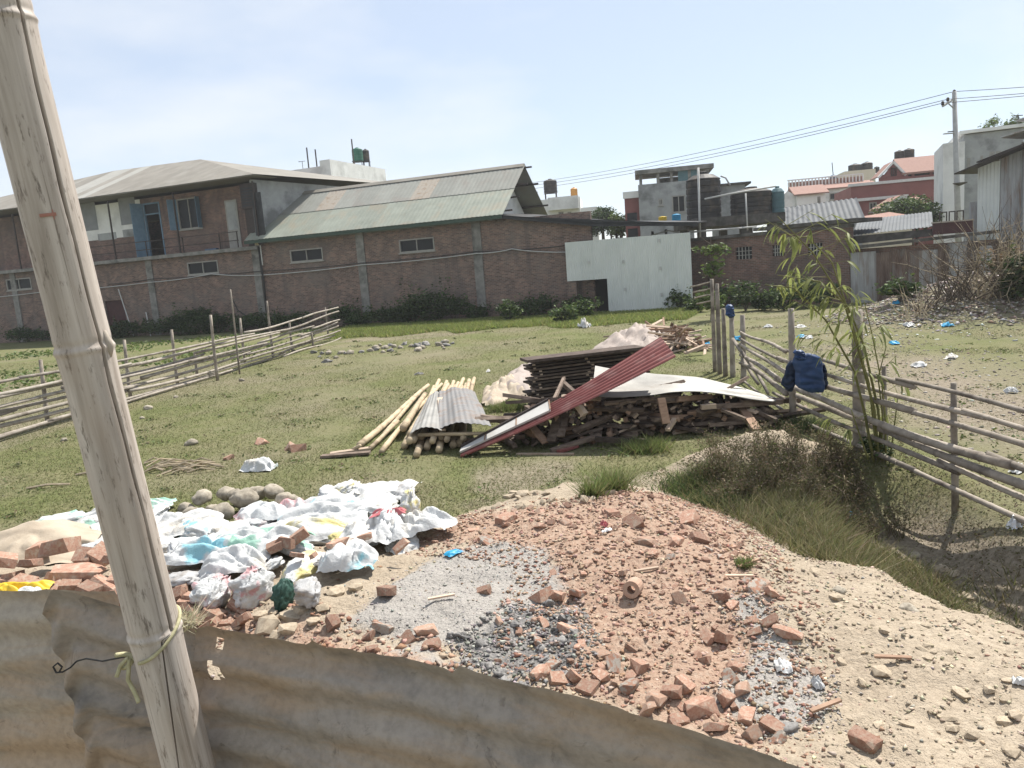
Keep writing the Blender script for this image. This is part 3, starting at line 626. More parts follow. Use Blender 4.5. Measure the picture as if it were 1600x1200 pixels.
def leaf_obj(name, parent, v, f, c, mat='leaf'):
    off = FRAME[parent] if parent is not None else np.zeros(3)
    return link(name, mesh_from(name, v - off, f, False, mat, c), parent)
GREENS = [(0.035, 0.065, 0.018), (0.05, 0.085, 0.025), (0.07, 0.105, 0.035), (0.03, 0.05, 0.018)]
LIGHTG = [(0.10, 0.145, 0.035), (0.13, 0.175, 0.05), (0.08, 0.12, 0.032)]
OLIVE = [(0.085, 0.085, 0.04), (0.11, 0.10, 0.05), (0.07, 0.08, 0.03)]
def bush(name, label, cat, base, r, n, size, cols=GREENS, group=None, stem=True, clumps=9):
    base = np.array(base, float); t = thing(name, label, cat, base, group)
    p = bush_pts(base + np.array([0, 0, r[2] * 0.95]), r, n, clumps); p[:, 2] = np.maximum(p[:, 2], base[2] + 0.03)
    ns = max(6, n // 60); sb = base + RNG.uniform(-1, 1, (ns, 3)) * np.array(r) * (0.8, 0.8, 0) + (0, 0, r[2] * 1.1); sd_ = RNG.standard_normal((ns, 3)) * (0.35, 0.35, 0.2) + (0, 0, 0.8); kk = np.repeat(np.arange(ns), 9)
    p = np.concatenate([p, sb[kk] + sd_[kk] * (np.tile(np.linspace(0, 1, 9), ns) * np.repeat(RNG.uniform(0.3, 1.0, ns), 9))[:, None] * r[2] * 1.3 + RNG.normal(0, size * 0.3, (ns * 9, 3))])
    leaf_obj('foliage', t, *leaves(p, size * RNG.uniform(0.6, 1.5, len(p)), cols))
    if stem:
        mb = MB()
        for k in range(4): mb.tube([base, base + np.array([random.uniform(-.4, .4) * r[0], random.uniform(-.3, .3) * r[1], r[2] * 1.1])], [0.03 * r[2] + 0.008, 0.01], 5)
        mb.build('stem', 'bark', t)
    return t
def tree(label, base, top, r, n, size, cols, group=None):
    base = np.array(base, float); t = thing('tree', label, 'tree', base, group); cz = top - r[2]
    mb = MB(); hub = base + np.array([0, 0, max(0.3, cz - base[2] - r[2] * 0.4)]); mb.tube([base, (base + hub) / 2 + 0.05, hub], [0.22, 0.17, 0.13], 8)
    for k in range(7):
        e = np.array([base[0], base[1], cz]) + np.array([random.uniform(-.8, .8) * r[0], random.uniform(-.8, .8) * r[1], random.uniform(-.2, .7) * r[2]])
        mb.tube([hub, (hub + e) / 2 + np.array([0, 0, 0.2]), e], [0.1, 0.06, 0.02], 5)
    mb.build('trunk', 'bark', t)
    leaf_obj('crown', t, *leaves(bush_pts((base[0], base[1], cz), r, n, 22), size, cols))
    return t

# ------------------------------------------------------------------ lean-to, gate and yard wall right of the warehouse
lt = W.thing('lean_to', 'black sheet lean-to roof between the warehouse and the water tanks', 'shed')
za, zb, zc = W.z(772, 337, -0.4), W.z(928, 350, -0.4), W.z(1088, 349, -0.4)
s1, s2, s3 = W.s(772, 337, -0.4), W.s(928, 350, -0.4), W.s(1090, 349, -0.4)
MB().slab([(s1, -0.4, za), (s2, -0.4, zb), (s3, -0.4, zc), (s3, 5.5, zc + 0.25), (s2, 5.5, zb + 0.25), (s1, 5.5, za + 0.25)], (0, 0, 0.07)).build('roof', 'black_sheet', lt, True)
MB().bar((s1, -0.37, za - 0.06), (s2, -0.37, zb - 0.06), 0.05, 0.12).bar((s2, -0.37, zb - 0.06), (s3, -0.37, zc - 0.06), 0.05, 0.12).build('edge_beam', 'black_sheet', lt, True)
for s, d in ((s2 + 0.3, 3.2), (s2 + 3, 3.4), (s3 - 0.2, 3.6), (s2 + 2, 4.8), (s3 - 0.3, 4.8)): MB().box(s - 0.06, s + 0.06, d - 0.06, d + 0.06, 0, zc - 0.03).build('post', 'dark_metal', lt, True)
MB().box(s2 - 0.3, s2 + 1.4, 2.0, 2.2, 0, zc - 0.35).box(sR + 0.02, s2 + 3.5, 5.0, 5.2, 0, 3.0).build('back_wall', 'dark_brick', lt, True)
MB().bar((s2 + 1.2, 3, zc - 0.5), (s2 + 3.2, 3, zc - 0.12), 0.06, 0.06).bar((s2 + 4.4, 3, zc - 0.5), (s2 + 3.2, 3, zc - 0.12), 0.06, 0.06).build('brace', 'pipe_grey', lt, True)

GT = two(atz(893, 489), atz(1080, 479)); GT.p0 = GT.p0 - GT.n * 2.0
gt = GT.thing('sheet_gate', 'tall pale ribbed sheet metal screen with a doorway cut in its left corner', 'gate')
gl0, gr0 = GT.s(884, 400), GT.s(1079, 420); dz = GT.z(925, 437); ds = GT.s(960, 460)
ng = 9
for k in range(ng):
    a, b_ = gl0 + (gr0 - gl0) * k / ng, gl0 + (gr0 - gl0) * (k + 1) / ng + 0.05
    t = (k + 0.5) / ng; zt = GT.z(884, 379) * (1 - t) + GT.z(1078, 363) * t
    z0 = dz if (a + b_) / 2 < ds - 0.1 else -0.1
    zl = GT.z(884, 379) * (1 - k / ng) + GT.z(1078, 363) * (k / ng); zr = GT.z(884, 379) * (1 - (k + 1) / ng) + GT.z(1078, 363) * ((k + 1) / ng)
    dd_ = -0.02 - 0.002 * (k % 2)
    mb = MB(); mb.grid(corr(lambda u, v: (a + (b_ - a) * u, dd_, z0 + (zl + (zr - zl) * u - z0) * v), 40, 1, 7, 0.016, (0, 1, 0)))
    mb.build('sheet', 'gate_tin', gt, True, True)
MB().box(gl0, gr0, 0.03, 0.08, dz + 0.02, dz + 0.1).box(gl0, gr0, 0.03, 0.08, 3.2, 3.28).box(ds - 0.05, ds + 0.03, 0.03, 0.09, -0.1, 4).box(gr0 - 0.08, gr0, 0.03, 0.09, -0.1, 4.0).build('frame', 'dark_metal', gt, True)
for x, y in ((920, 410), (974, 409), (1030, 376), (1032, 419), (977, 452), (1034, 460)):
    s, z = GT.sz(x, y); MB().box(s - 0.05, s + 0.05, -0.075, -0.045, z - 0.08, z + 0.08).build('bolt_plate', 'pipe_grey', gt, True)
s, z = GT.sz(889, 440); MB().box(s - 0.1, s + 0.35, 0.1, 0.45, -0.1, 3.3).build('brick_pier', 'old_brick', gt, True)
MB().box(gl0, ds, 1.4, 1.5, -0.1, 2.6).build('doorway_shade', 'inside_shade', gt, True)  # added near-black sheet, stands in for shade behind the doorway

RW = two(atz(1083, 478), atz(1328, 474)); RWL = RW.s(1328, 440)
rw = RW.thing('yard_wall', 'low dark brick yard wall with barred windows below the water tanks', 'wall')
hs_ = [RW.rect(1149, 386, 1175, 405), RW.rect(1207, 383, 1226, 400), RW.rect(1262, 380, 1285, 398)]
wall_cells(MB(), 0, RWL - 0.9, -0.2, 3.35, 0, 0.25, hs_).build('wall', 'dark_brick', rw, True)
for h_ in hs_:
    w_ = MB().box(h_[0], h_[1], 0.14, 0.18, h_[2], h_[3]).build('window', 'dark_glass', rw, True)
    g = MB()
    for i in range(1, 5): x = h_[0] + (h_[1] - h_[0]) * i / 5; g.box(x - 0.018, x + 0.018, 0.02, 0.05, h_[2], h_[3])
    for i in (1, 2): z = h_[2] + (h_[3] - h_[2]) * i / 3; g.box(h_[0], h_[1], 0.025, 0.045, z - 0.015, z + 0.015)
    g.build('grille', 'window_frame', w_, True)
MB().box(-0.1, RWL, -0.12, 0.5, 3.353, 3.5).build('coping', 'dark_concrete', rw, True)
MB().box(RWL - 0.897, RWL, -0.05, 0.4, -0.2, 3.35).build('brick_pier', 'dark_brick', rw, True)
MB().box(RW.s(1180, 360), RWL + 0.4, -0.2, 2.5, 3.56, 3.72).build('roof_slab', 'dark_concrete', rw, True)
def tank(name, label, base, r, h, mat, group='rooftop water tanks', ribs=6, sub=True):
    t = thing(name, label, 'water tank', base, group); prof = [(r * 0.98, 0)]; hb = h * 0.84
    for i in range(ribs): z = hb * i / ribs; prof += [(r, z + 0.02), (r, z + hb / ribs * 0.72), (r * 0.965, z + hb / ribs * 0.8), (r * 0.965, z + hb / ribs * 0.95)]
    prof += [(r, hb), (r * 0.97, hb + h * 0.02), (r * 0.6, h * 0.95), (r * 0.28, h * 0.97)]
    MB().lathe(base, prof, 22).build('body', mat, t); MB().lathe(np.array(base) + (0, 0, h * 0.965), [(r * 0.3, 0), (r * 0.3, h * 0.05), (r * 0.2, h * 0.06)], 14).build('lid', mat, t)
    return t
def tank_px(x0, x1, y0, y1, Y, mat, label, name='water_tank', group='rooftop water tanks', legs=0):
    a, b_ = atY(x0, (y0 + y1) / 2, Y), atY(x1, (y0 + y1) / 2, Y); c0 = atY((x0 + x1) / 2, y1, Y); c1_ = atY((x0 + x1) / 2, y0, Y)
    r = (b_[0] - a[0]) / 2; t = tank(name, label, c0, r, c1_[2] - c0[2], mat, group, 6 if r > 0.7 else 4)
    if legs:
        mb = MB()
        for dx, dy in ((-1, -1), (1, -1), (1, 1), (-1, 1)): mb.bar(c0 + np.array([dx * r * 0.8, dy * r * 0.8, -legs]), c0 + np.array([dx * r * 0.8, dy * r * 0.8, 0]), 0.07, 0.07)
        for dy in (-1, 1): mb.bar(c0 + np.array([-r, dy * r * 0.8, -0.04]), c0 + np.array([r, dy * r * 0.8, -0.04]), 0.07, 0.07)
        mb.build('stand', 'dark_metal', t)
    return t
tank_px(1074, 1127, 270, 343, 44, 'tank_black', 'tall black water tank beside the white standpipe', group='big tanks above the yard wall')
tank_px(1143, 1206, 293, 346, 43, 'tank_black', 'wide domed black water tank right of the tall one', group='big tanks above the yard wall')
tank_px(1205, 1226, 292, 348, 42.5, 'tank_teal', 'slim teal water tank next to the domed black one', group='big tanks above the yard wall')
p = atY(1076, 343, 42.7); q = atY(1228, 348, 41); 
tp = thing('tank_platform', 'dark concrete platform carrying the big water tanks', 'platform', (p[0], 42.6, 0))
MB().box(p[0], q[0] + 0.2, 41.6, 46.5, p[2] - 0.5, p[2] - 0.02).build('deck', 'dark_concrete', tp)
for x in (p[0] + 0.3, p[0] + 2.6, q[0] - 0.6): [MB().box(x, x + 0.4, y_, y_ + 0.4, 0, p[2] - 0.503).build('pillar', 'dark_concrete', tp) for y_ in (41.8, 45.8)]
def pxtube(name, pts, Ys, r, mat, label, cat, n=6):
    Ys = Ys if isinstance(Ys, (list, tuple)) else [Ys] * len(pts)
    return tag(MB().tube([atY(x, y, Yv) for (x, y), Yv in zip(pts, Ys)], r, n).build(name, mat, None, smooth_=True), label, cat)
pxtube('standpipe', [(1091, 262), (1094, 376)], 41.2, 0.06, 'pipe_grey', 'upright pale pipe standing before the tall black tank', 'pipe')
pxtube('water_pipe', [(1101, 311), (1140, 303), (1212, 291)], [42, 41.5, 41.5], 0.05, 'pipe_grey', 'pale pipe sloping up across the domed tank', 'pipe')
pxtube('water_pipe', [(1077, 363), (1182, 354)], 40.8, 0.05, 'pipe_grey', 'pale level pipe along the tank platform', 'pipe')
pxtube('water_pipe', [(1165, 302), (1168, 360)], 41, 0.04, 'pipe_grey', 'thin upright pipe before the domed tank', 'pipe')
pxtube('water_pipe', [(1126, 275), (1134, 278), (1141, 290)], 44, 0.05, 'pipe_grey', 'bent pipe at the top of the tall black tank', 'pipe')

# shed of rusty panels right of the yard wall
PF = two(atz(1329, 474), atz(1548, 465)); PL = PF.s(1560, 440)
pf = PF.thing('panel_shed', 'low shed walled with rusty and grey corrugated panels under a concrete ledge', 'shed')
edges = [1327, 1367, 1392, 1418, 1434, 1465, 1480, 1510, 1530, 1548, 1572]; mt = ['tin_grey', 'tin_rust', 'tin_rust', 'tin_rust', 'tin_grey', 'tin_rust', 'tin_grey', 'tin_rust', 'tin_grey', 'tin_rust']
for k in range(10):
    a, b_ = PF.s(edges[k], 440) + (0.0 if k else 0.02), PF.s(edges[k + 1], 440) + 0.05; zt = random.uniform(2.1, 2.35); dd_ = random.uniform(0, 0.08)
    mb = MB(); mb.grid(corr(lambda u, v: (a + (b_ - a) * u, dd_ + 0.05 * (1 - v), -0.2 + (zt + 0.2) * v), 32, 2, max(5, (b_ - a) / 0.09), 0.018, (0, 1, 0))); mb.build('panel', mt[k], pf, True, True)
MB().slab([(0, -0.25, 2.38), (PL, -0.25, 2.62), (PL, 3.5, 2.62), (0, 3.5, 2.38)], (0, 0, 0.13)).build('ledge', 'dark_concrete', pf, True)
MB().box(0, PL, 0.15, 0.3, -0.2, 2.37).build('inner_wall', 'dark_brick', pf, True)
q = PF.rect(1336, 347, 1457, 377, 3.0)
MB().slab([(q[0], 1.2, 2.6), (q[1], 1.2, 2.7), (q[1], 1.2, 3.0), (q[0], 1.2, 2.95)], (0, 0.2, 0)).build('parapet', 'dark_concrete', pf, True)
mb = MB(); mb.grid(corr(lambda u, v: (q[0] + (q[1] - q[0]) * u, 1.1 + 4 * v, 3.0 + 0.75 * v + 0.1 * u), 80, 1, 22, 0.02)); mb.build('roof', 'tin_blue', pf, True, True)
q = PF.rect(1457, 347, 1520, 379, 0.6); bx = PF.thing('metal_cabinet', 'dark brown metal cabinet lying on the shed ledge', 'cabinet')
MB().box(q[0], q[1], 0.4, 1.3, 2.74, q[3]).build('body', 'maroon_board', bx, True); MB().box(q[0] - 0.04, q[1] + 0.04, 0.36, 1.34, q[3] + 0.003, q[3] + 0.06).build('top', 'roof_pale', bx, True)
fr_ = PF.thing('steel_rack', 'dark steel rack standing on top of the brown cabinet', 'rack')
for a, b_ in ((1467, 1480), (1482, 1493), (1494, 1506)):
    u = PF.rect(a, 334, b_, 345, 0.7); zt = q[3] + 0.062
    MB().box(u[0], u[0] + 0.05, 0.6, 0.65, zt, zt + 0.35).box(u[1] - 0.05, u[1], 0.6, 0.65, zt, zt + 0.35).box(u[0], u[1], 0.59, 0.66, zt + 0.352, zt + 0.4).build('bay', 'dark_metal', fr_, True)
# tall tin sheds at the right edge
TS = two(atY(1526, 365, 35.5), atY(1600, 362, 34)); ts = TS.thing('tin_shed', 'tall pale corrugated tin shed at the right edge under stepped roofs', 'shed')
a0 = TS.s(1527, 320)
for k in range(7):
    a, b_ = a0 + 0.85 * k, a0 + 0.85 * (k + 1) + 0.05; zt = TS.z(1527, 262) + 0.33 * (k + 0.5)
    mb = MB(); mb.grid(corr(lambda u, v: (a + (b_ - a) * u, 0.01 * (k % 2), zt * v + 0.3 * (1 - v)), 32, 1, 6, 0.02, (0, 1, 0))); mb.build('sheet', 'tin_grey' if k % 3 else 'gate_tin', ts, True, True)
for i, (sa, da, z, ln) in enumerate(((a0 - 0.6, -1.0, 5.35, 2.8), (a0 + 0.2, -0.7, 5.75, 3.2), (a0 + 1.3, -1.2, 6.6, 5), (a0 + 1.8, -1.0, 7.2, 5))):
    MB().slab([(sa, da, z), (sa + ln, da, z + 0.85), (sa + ln, 3, z + 0.95), (sa, 3, z + 0.1)], (0, 0, 0.05)).build('roof', 'tin_grey' if i > 1 else 'dark_metal', ts, True)
MB().box(a0 + 1.95, a0 + 2.2, -0.35, -0.1, 0, 7.0).build('post', 'pipe_grey', ts, True)
MB().box(a0 + 2.0, a0 + 6, -0.09, -0.03, 2.9, 4.4).build('brick_panel', 'dark_brick', ts, True)
q0 = TS.s(1510, 330); mb = MB(); mb.grid(corr(lambda u, v: (q0 + (a0 + 0.05 - q0) * u, 0.3, 0.3 + 3.8 * v), 16, 1, 5, 0.02, (0, 1, 0))); mb.build('sheet', 'tin_grey', ts, True, True)

# ------------------------------------------------------------------ houses beyond
HA = rad(-21.5)
def house(label, x0, x1, ytop, Y, depth, mat, ang=HA, ybase=None, cat='house', name='house', group=None, wins=(), parapet=0.0, slabs=()):
    """flat-roofed block: photo span x0..x1 of its front, height from ytop; windows given as photo rectangles on the front"""
    fr = Frame(atY(x0, ytop, Y), ang); t = fr.thing(name, label, cat, group)
    w = fr.s(x1, ytop); zt = fr.z(x0, ytop)
    hs = [fr.rect(*q) for q in wins]
    wall_cells(MB(), 0, w, 0, zt, 0, 0.3, hs).build('wall', mat, t, True)
    MB().box(0, 0.3, 0.303, depth, 0, zt).box(w - 0.3, w, 0.303, depth, 0, zt).box(0.303, w - 0.303, depth - 0.3, depth, 0, zt).build('wall', mat, t, True)
    MB().box(0.31, w - 0.31, 0.31, depth - 0.31, zt - 0.5, zt - 0.3).build('roof', 'concrete', t, True)
    for h in hs: window(t, *h, 0.0, bars=1, t=0.09)
    for z_off, mt_ in slabs: MB().box(-0.25, w + 0.25, -0.25, depth + 0.2, zt + z_off - 0.2, zt + z_off).build('band', mt_, t, True)
    return fr, t, w, zt
# a: white house with green tanks
frA, hA, wA, zA = house('white flat-roofed house with green tanks above the warehouse roof', 499, 515, 251, 80, 11, 'white_plaster')
sW = frA.s(592, 265, 0); 
u = Frame(frA.P(0, 0, 0), HA)
MB().box(-4.2, -0.003, 0.6, 5, 0, zA - 0.45).build('wall', 'white_plaster', hA, True)
MB().box(-3.0, 0.4, -0.35, -0.003, 0, zA - 1.6).build('brick_annex', 'orange_brick', hA, True)
MB().box(wA + 0.003, wA + 0.05, 5.4, 6.3, zA - 3.2, zA - 2.2).build('window', 'dark_glass', hA, True)
for s, d, hh in ((-1.9, 0.8, 1.6), (-0.9, 0.8, 1.3), (0.9, 5.0, 2.6)): MB().box(s - 0.05, s + 0.05, d - 0.05, d + 0.05, zA - 0.45, zA + hh).build('bar_column', 'dark_metal', hA, True)
an = frA.thing('antenna', 'small aerial on the left roof of the white house', 'antenna'); MB().box(-3.5, -3.46, 2, 2.04, zA - 0.45, zA + 0.5).build('mast', 'dark_metal', an, True); MB().box(-3.9, -3.1, 2.0, 2.03, zA + 0.502, zA + 0.54).box(-3.8, -3.76, 1.8, 2.3, zA + 0.543, zA + 0.57).build('dipole', 'dark_metal', an, True)
tank_px(551, 568, 231, 252, 86, 'tank_green', 'bright green tank on the roof of the white house', legs=0.9)
tank_px(567, 578, 233, 252, 87, 'tank_black', 'dark tank beside the green one on the white house', legs=0.9)
# b: small pale house with black and orange tanks
frB, hB, wB, zB = house('pale house with black and orange tanks right of the warehouse gable', 838, 906, 313, 76, 8, 'white_plaster', rad(-8), wins=((873, 331, 881, 343), (887, 331, 893, 343)))
q = frB.rect(856, 307, 904, 327, -1.0); MB().box(q[0], q[1], -1.0, -0.003, q[2], q[3]).build('balcony', 'white_plaster', hB, True)
MB().box(wB, wB + 1.6, 1, 6, 0, zB - 1).build('side_block', 'white_plaster', hB, True)
tank_px(850, 871, 280, 301, 78, 'tank_black', 'black tank on a steel stand above the pale house', legs=0.9)
tank_px(892, 903, 293, 309, 76.5, 'tank_orange', 'small orange tank on the pale house')
tank_px(831, 841, 298, 312, 79, 'tank_blue', 'small blue tank left of the pale house', legs=0.6)
tree('round leafy tree between the pale house and the concrete block', atY(944, 400, 70) * np.array([1, 1, 0]), atY(944, 314, 70)[2], (1.8, 1.6, 1.7), 5000, 0.24, GREENS, 'trees between the houses')
tree('small tree right of the round leafy one, mostly hidden', atY(972, 400, 66) * np.array([1, 1, 0]), atY(972, 331, 66)[2], (1.3, 1.2, 1.1), 2500, 0.22, LIGHTG, 'trees between the houses')
# c: unfinished concrete block
frC, hC, wC, zC = house('grey concrete block with open frame of beams on its roof', 997, 1082, 289, 60, 8, 'grey_plaster', rad(-10), wins=((1050, 305, 1071, 332), (1029, 310, 1036, 321)))
zf = frC.z(1000, 277); zt = frC.z(1050, 268)
for s in (0.1, 1.4, 2.4, wC - 0.3, wC + 1.0): MB().box(s, s + 0.22, 0.1, 0.35, zC + 0.003, zt - 0.02).build('column', 'concrete', hC, True)
MB().box(-0.2, wC + 1.6, -0.1, 4, zt, zt + 0.32).build('roof_slab', 'concrete', hC, True)
MB().box(3.0, 4.4, 0.12, 0.3, zC + 0.003, zC + 0.8).build('panel', 'tank_teal', hC, True)
MB().box(1.6, wC, 2.6, 2.8, zC + 0.003, zC + 0.6).build('low_wall', 'concrete', hC, True)
MB().box(-1.1, -0.003, 1, 6, 0, frC.z(985, 302)).build('red_wing', 'red_wall', hC, True)
for z in (2.2, 3.4): MB().box(-0.95, -0.2, 0.9, 0.997, z + 2, z + 2.8).build('window', 'dark_glass', hC, True)
MB().box(-1.2, 0, 0.85, 0.997, frC.z(985, 302) - 0.3, frC.z(985, 302) + 0.2).build('band', 'white_plaster', hC, True)
tank_px(1050, 1064, 334, 345, 47, 'blue_plastic', 'blue barrel standing on the lean-to roof', 'barrel', None)
tank_px(1029, 1042, 338, 345, 47.5, 'yellow_plastic', 'yellow container standing on the lean-to roof', 'container', None)
frD, hD, wD, zD = house('plain grey block behind the domed water tank', 1126, 1164, 291, 58, 8, 'grey_plaster', rad(-10)); MB().box(-0.3, wD + 0.4, -0.3, 8, zD + 0.003, zD + 0.15).build('roof_edge', 'dark_concrete', hD, True)
# d: gabled tin shed
p1, p2, p3, p4 = atY(1223, 325, 52), atY(1338, 309, 50), atY(1354, 347, 47), atY(1223, 357, 49)
gs = thing('gabled_shed', 'grey-blue corrugated gabled shed behind the yard wall', 'shed', (p4[0], p4[1], 0))
mb = MB(); nu = 60
mb.grid([[p1 + (p2 - p1) * (i / nu) + (p4 + (p3 - p4) * (i / nu) - p1 - (p2 - p1) * (i / nu)) * j + np.array([0, -0.02, 0.03]) * math.sin(i * 1.6) for j in (0, 1)] for i in range(nu + 1)]); mb.build('roof', 'tin_blue', gs, smooth_=True)
bk_ = p2 + np.array([1.2, 4, -1.9]); mb = MB().poly([p1, p2, bk_, p1 + np.array([0.5, 4, -1.9])]); mb.build('rear_roof', 'tin_blue', gs)
MB().poly([p3, bk_, p2]).poly([p3, bk_, bk_ * (1, 1, 0), p3 * (1, 1, 0)]).poly([p4, p3, p3 * (1, 1, 0), p4 * (1, 1, 0)]).build('wall', 'tin_grey', gs)
# e: white house with tiled roofs
frE, hE, wE, zE_ = house('white house with low red tiled roofs and balustrade', 1245, 1290, 306, 78, 6, 'white_plaster', rad(-12), wins=((1277, 307, 1282, 319),))
def tri_prism(root, s0, s1, d0, d1, z0, zr, mat, name='roof', along='s', ov=0.3):
    """gabled roof, ridge along s or d"""
    if along == 's':
        dm_ = (d0 + d1) / 2; mb = MB().slab([(s0 - ov, d0 - ov, z0), (s1 + ov, d0 - ov, z0), (s1 + ov, dm_, zr), (s0 - ov, dm_, zr)], (0, 0, 0.12)).slab([(s0 - ov, dm_, zr + 0.001), (s1 + ov, dm_, zr + 0.001), (s1 + ov, d1 + ov, z0), (s0 - ov, d1 + ov, z0)], (0, 0, 0.12))
    else:
        sm = (s0 + s1) / 2; mb = MB().slab([(s0 - ov, d0 - ov, z0), (sm, d0 - ov, zr), (sm, d1, zr), (s0 - ov, d1, z0)], (0, 0, 0.14)).slab([(sm, d0 - ov, zr + 0.001), (s1 + ov, d0 - ov, z0), (s1 + ov, d1, z0), (sm, d1, zr + 0.001)], (0, 0, 0.14))
    return mb.build(name, mat, root, True)
tri_prism(hE, 0, wE, 0, 6, zE_, zE_ + 1.0, 'far_tile')
MB().slab([(-1.6, 0.4, 0), (-0.003, 0.4, 0), (-0.003, 0.4, zE_), (-0.8, 0.4, zE_ + 0.6), (-1.6, 0.4, zE_ - 0.1)], (0, 5, 0)).build('gable', 'white_plaster', hE, True)
frE2, hE2, wE2, zE2 = house('white wing with long red tiled roof below the cream building', 1285, 1368, 297, 84, 7, 'white_plaster', rad(-12), wins=((1296, 301, 1313, 312), (1338, 300, 1347, 310)))
tri_prism(hE2, -1.6, wE2, 0, 7, zE2, zE2 + 0.75, 'far_tile')
bl = MB(); s = -3.0
while s < wE2 - 0.5: bl.box(s, s + 0.12, 3, 3.12, zE2 + 0.78, zE2 + 1.5); s += 0.35
bl.box(-3.1, wE2 - 0.5, 2.98, 3.14, zE2 + 1.502, zE2 + 1.62); bl.build('balustrade', 'white_paint', hE2, True); MB().box(-3, wE2 - 0.5, 3.3, 3.4, zE2 + 0.7, zE2 + 1.35).build('balcony_wall', 'far_tile', hE2, True)
frK, hK, wK, zK = house('cream block with black tanks behind the white wing', 1319, 1368, 268, 95, 6, 'cream_plaster', rad(-12))
tank_px(1326, 1346, 256, 272, 97, 'tank_black', 'leftmost black tank on the cream block'); tank_px(1346, 1363, 253, 270, 97, 'tank_black', 'middle black tank on the cream block'); tank_px(1366, 1374, 260, 270, 96, 'tank_black', 'small black tank at the right of the cream block'); tank_px(1297, 1308, 273, 285, 90, 'tank_blue', 'small dark blue tank on the white wing roof')
pxtube('antenna', [(1300, 254), (1302, 276)], 91, 0.05, 'dark_metal', 'thin mast rising over the white wing', 'antenna', 5)
# f: red house with tiled dormer roof
frR, hR, wR, zR = house('red painted house with tiled dormer roof and black tanks', 1330, 1484, 292, 64, 8, 'red_wall', rad(-14), wins=((1358, 316, 1370, 331),))
zb_ = frR.z(1400, 284); q = frR.rect(1330, 300, 1484, 310)
MB().box(-0.3, frR.s(1418, 318), -0.3, -0.003, frR.z(1374, 310) - 0.1, frR.z(1374, 310) + 0.12).build('white_band', 'white_paint', hR, True)
MB().box(-0.2, wR + 0.2, -0.2, 0.3, zR + 0.003, zR + 0.22).build('white_band', 'white_paint', hR, True)
sa, sb = frR.s(1419, 280, 2), wR + 3
MB().box(frR.s(1374, 280, 2), sa, 2, 2.3, zR, frR.z(1400, 271, 2)).build('upper_wall', 'red_wall', hR, True)
MB().box(sa, sb, 3.4, 3.6, zR, frR.z(1450, 268, 2)).build('veranda_shade', 'inside_shade', hR, True)  # near-black sheet painted as the shade under the veranda roof
for i in range(4): s = sa + 0.3 + (sb - sa) * i / 4; MB().box(s, s + 0.2, 2.1, 2.3, zR, frR.z(1450, 268, 2)).build('column', 'red_wall', hR, True)
MB().box(sa, sb, 2.0, 2.1, zR, zR + 0.55).build('veranda_rail', 'red_wall', hR, True)
ze = frR.z(1450, 270, 2); zr2 = frR.z(1440, 247, 5)
MB().slab([(frR.s(1410, 272, 1.6), 1.6, ze), (sb, 1.6, ze), (sb, 5, zr2), (frR.s(1396, 251, 5), 5, zr2)], (0, 0, 0.15)).slab([(frR.s(1396, 251, 5), 5, zr2), (sb, 5, zr2), (sb, 8.4, ze), (frR.s(1396, 251, 5), 8.4, ze)], (0, 0, 0.15)).build('roof', 'far_tile', hR, True)
l0, l1, lm = frR.s(1373, 277, 1.7), frR.s(1416, 277, 1.7), frR.s(1396, 253, 1.7); zl, zm = frR.z(1376, 277, 1.7), frR.z(1396, 253, 1.7)
MB().slab([(l0 + 0.3, 1.9, zl), (l1 - 0.2, 1.9, zl), (lm, 1.9, zm - 0.15)], (0, 0.2, 0)).build('gable', 'red_wall', hR, True)
MB().bar((l0, 1.8, zl), (lm, 1.8, zm), 0.35, 0.16).bar((lm, 1.8, zm), (l1, 1.8, zl), 0.35, 0.16).build('verge', 'white_paint', hR, True)
MB().slab([(l0, 1.9, zl), (lm, 1.9, zm), (lm, 5, zm), (l0, 5, zl)], (0, 0, 0.1)).slab([(lm, 1.9, zm), (l1, 1.9, zl), (l1, 5, zl), (lm, 5, zm)], (0, 0, 0.1)).build('dormer_roof', 'far_tile', hR, True)
q = frR.rect(1392, 262, 1401, 275, 1.85); window(hR, *q, 1.85, 'dark_metal', bars=1, sill=False)
tank_px(1398, 1413, 235, 249, 71, 'tank_black', 'left of two black tanks above the red house roof'); tank_px(1412, 1428, 232, 248, 71.5, 'tank_black', 'right of two black tanks above the red house roof')
frS = Frame(atY(1382, 330, 58), rad(-14)); ps = frS.thing('porch', 'small tiled porch with white gable edges before the red house', 'porch')
w_ = frS.s(1443, 325); z0 = frS.z(1384, 327); zr_ = frS.z(1400, 308)
tri_prism(ps, 0, 2.2, 0, 4, z0, zr_, 'far_tile', along='d'); MB().bar((-0.3, -0.33, z0), (1.1, -0.33, zr_), 0.1, 0.16).bar((1.1, -0.33, zr_), (2.5, -0.33, z0), 0.1, 0.16).build('verge', 'white_paint', ps, True)
MB().box(0.1, 2.1, 0, 4, 0, z0).build('wall', 'red_wall', ps, True); tri_prism(ps, 2.6, w_, 1, 4, z0 + 0.1, zr_ - 0.1, 'far_tile', along='s'); MB().box(2.6, w_, 1.2, 4, 0, z0 + 0.1).build('wall', 'red_wall', ps, True)
tree('broad green tree before the red house', atY(1424, 400, 51) * np.array([1, 1, 0]), atY(1424, 303, 51)[2], (2.1, 1.6, 1.25), 8000, 0.2, LIGHTG + GREENS, 'trees between the houses')
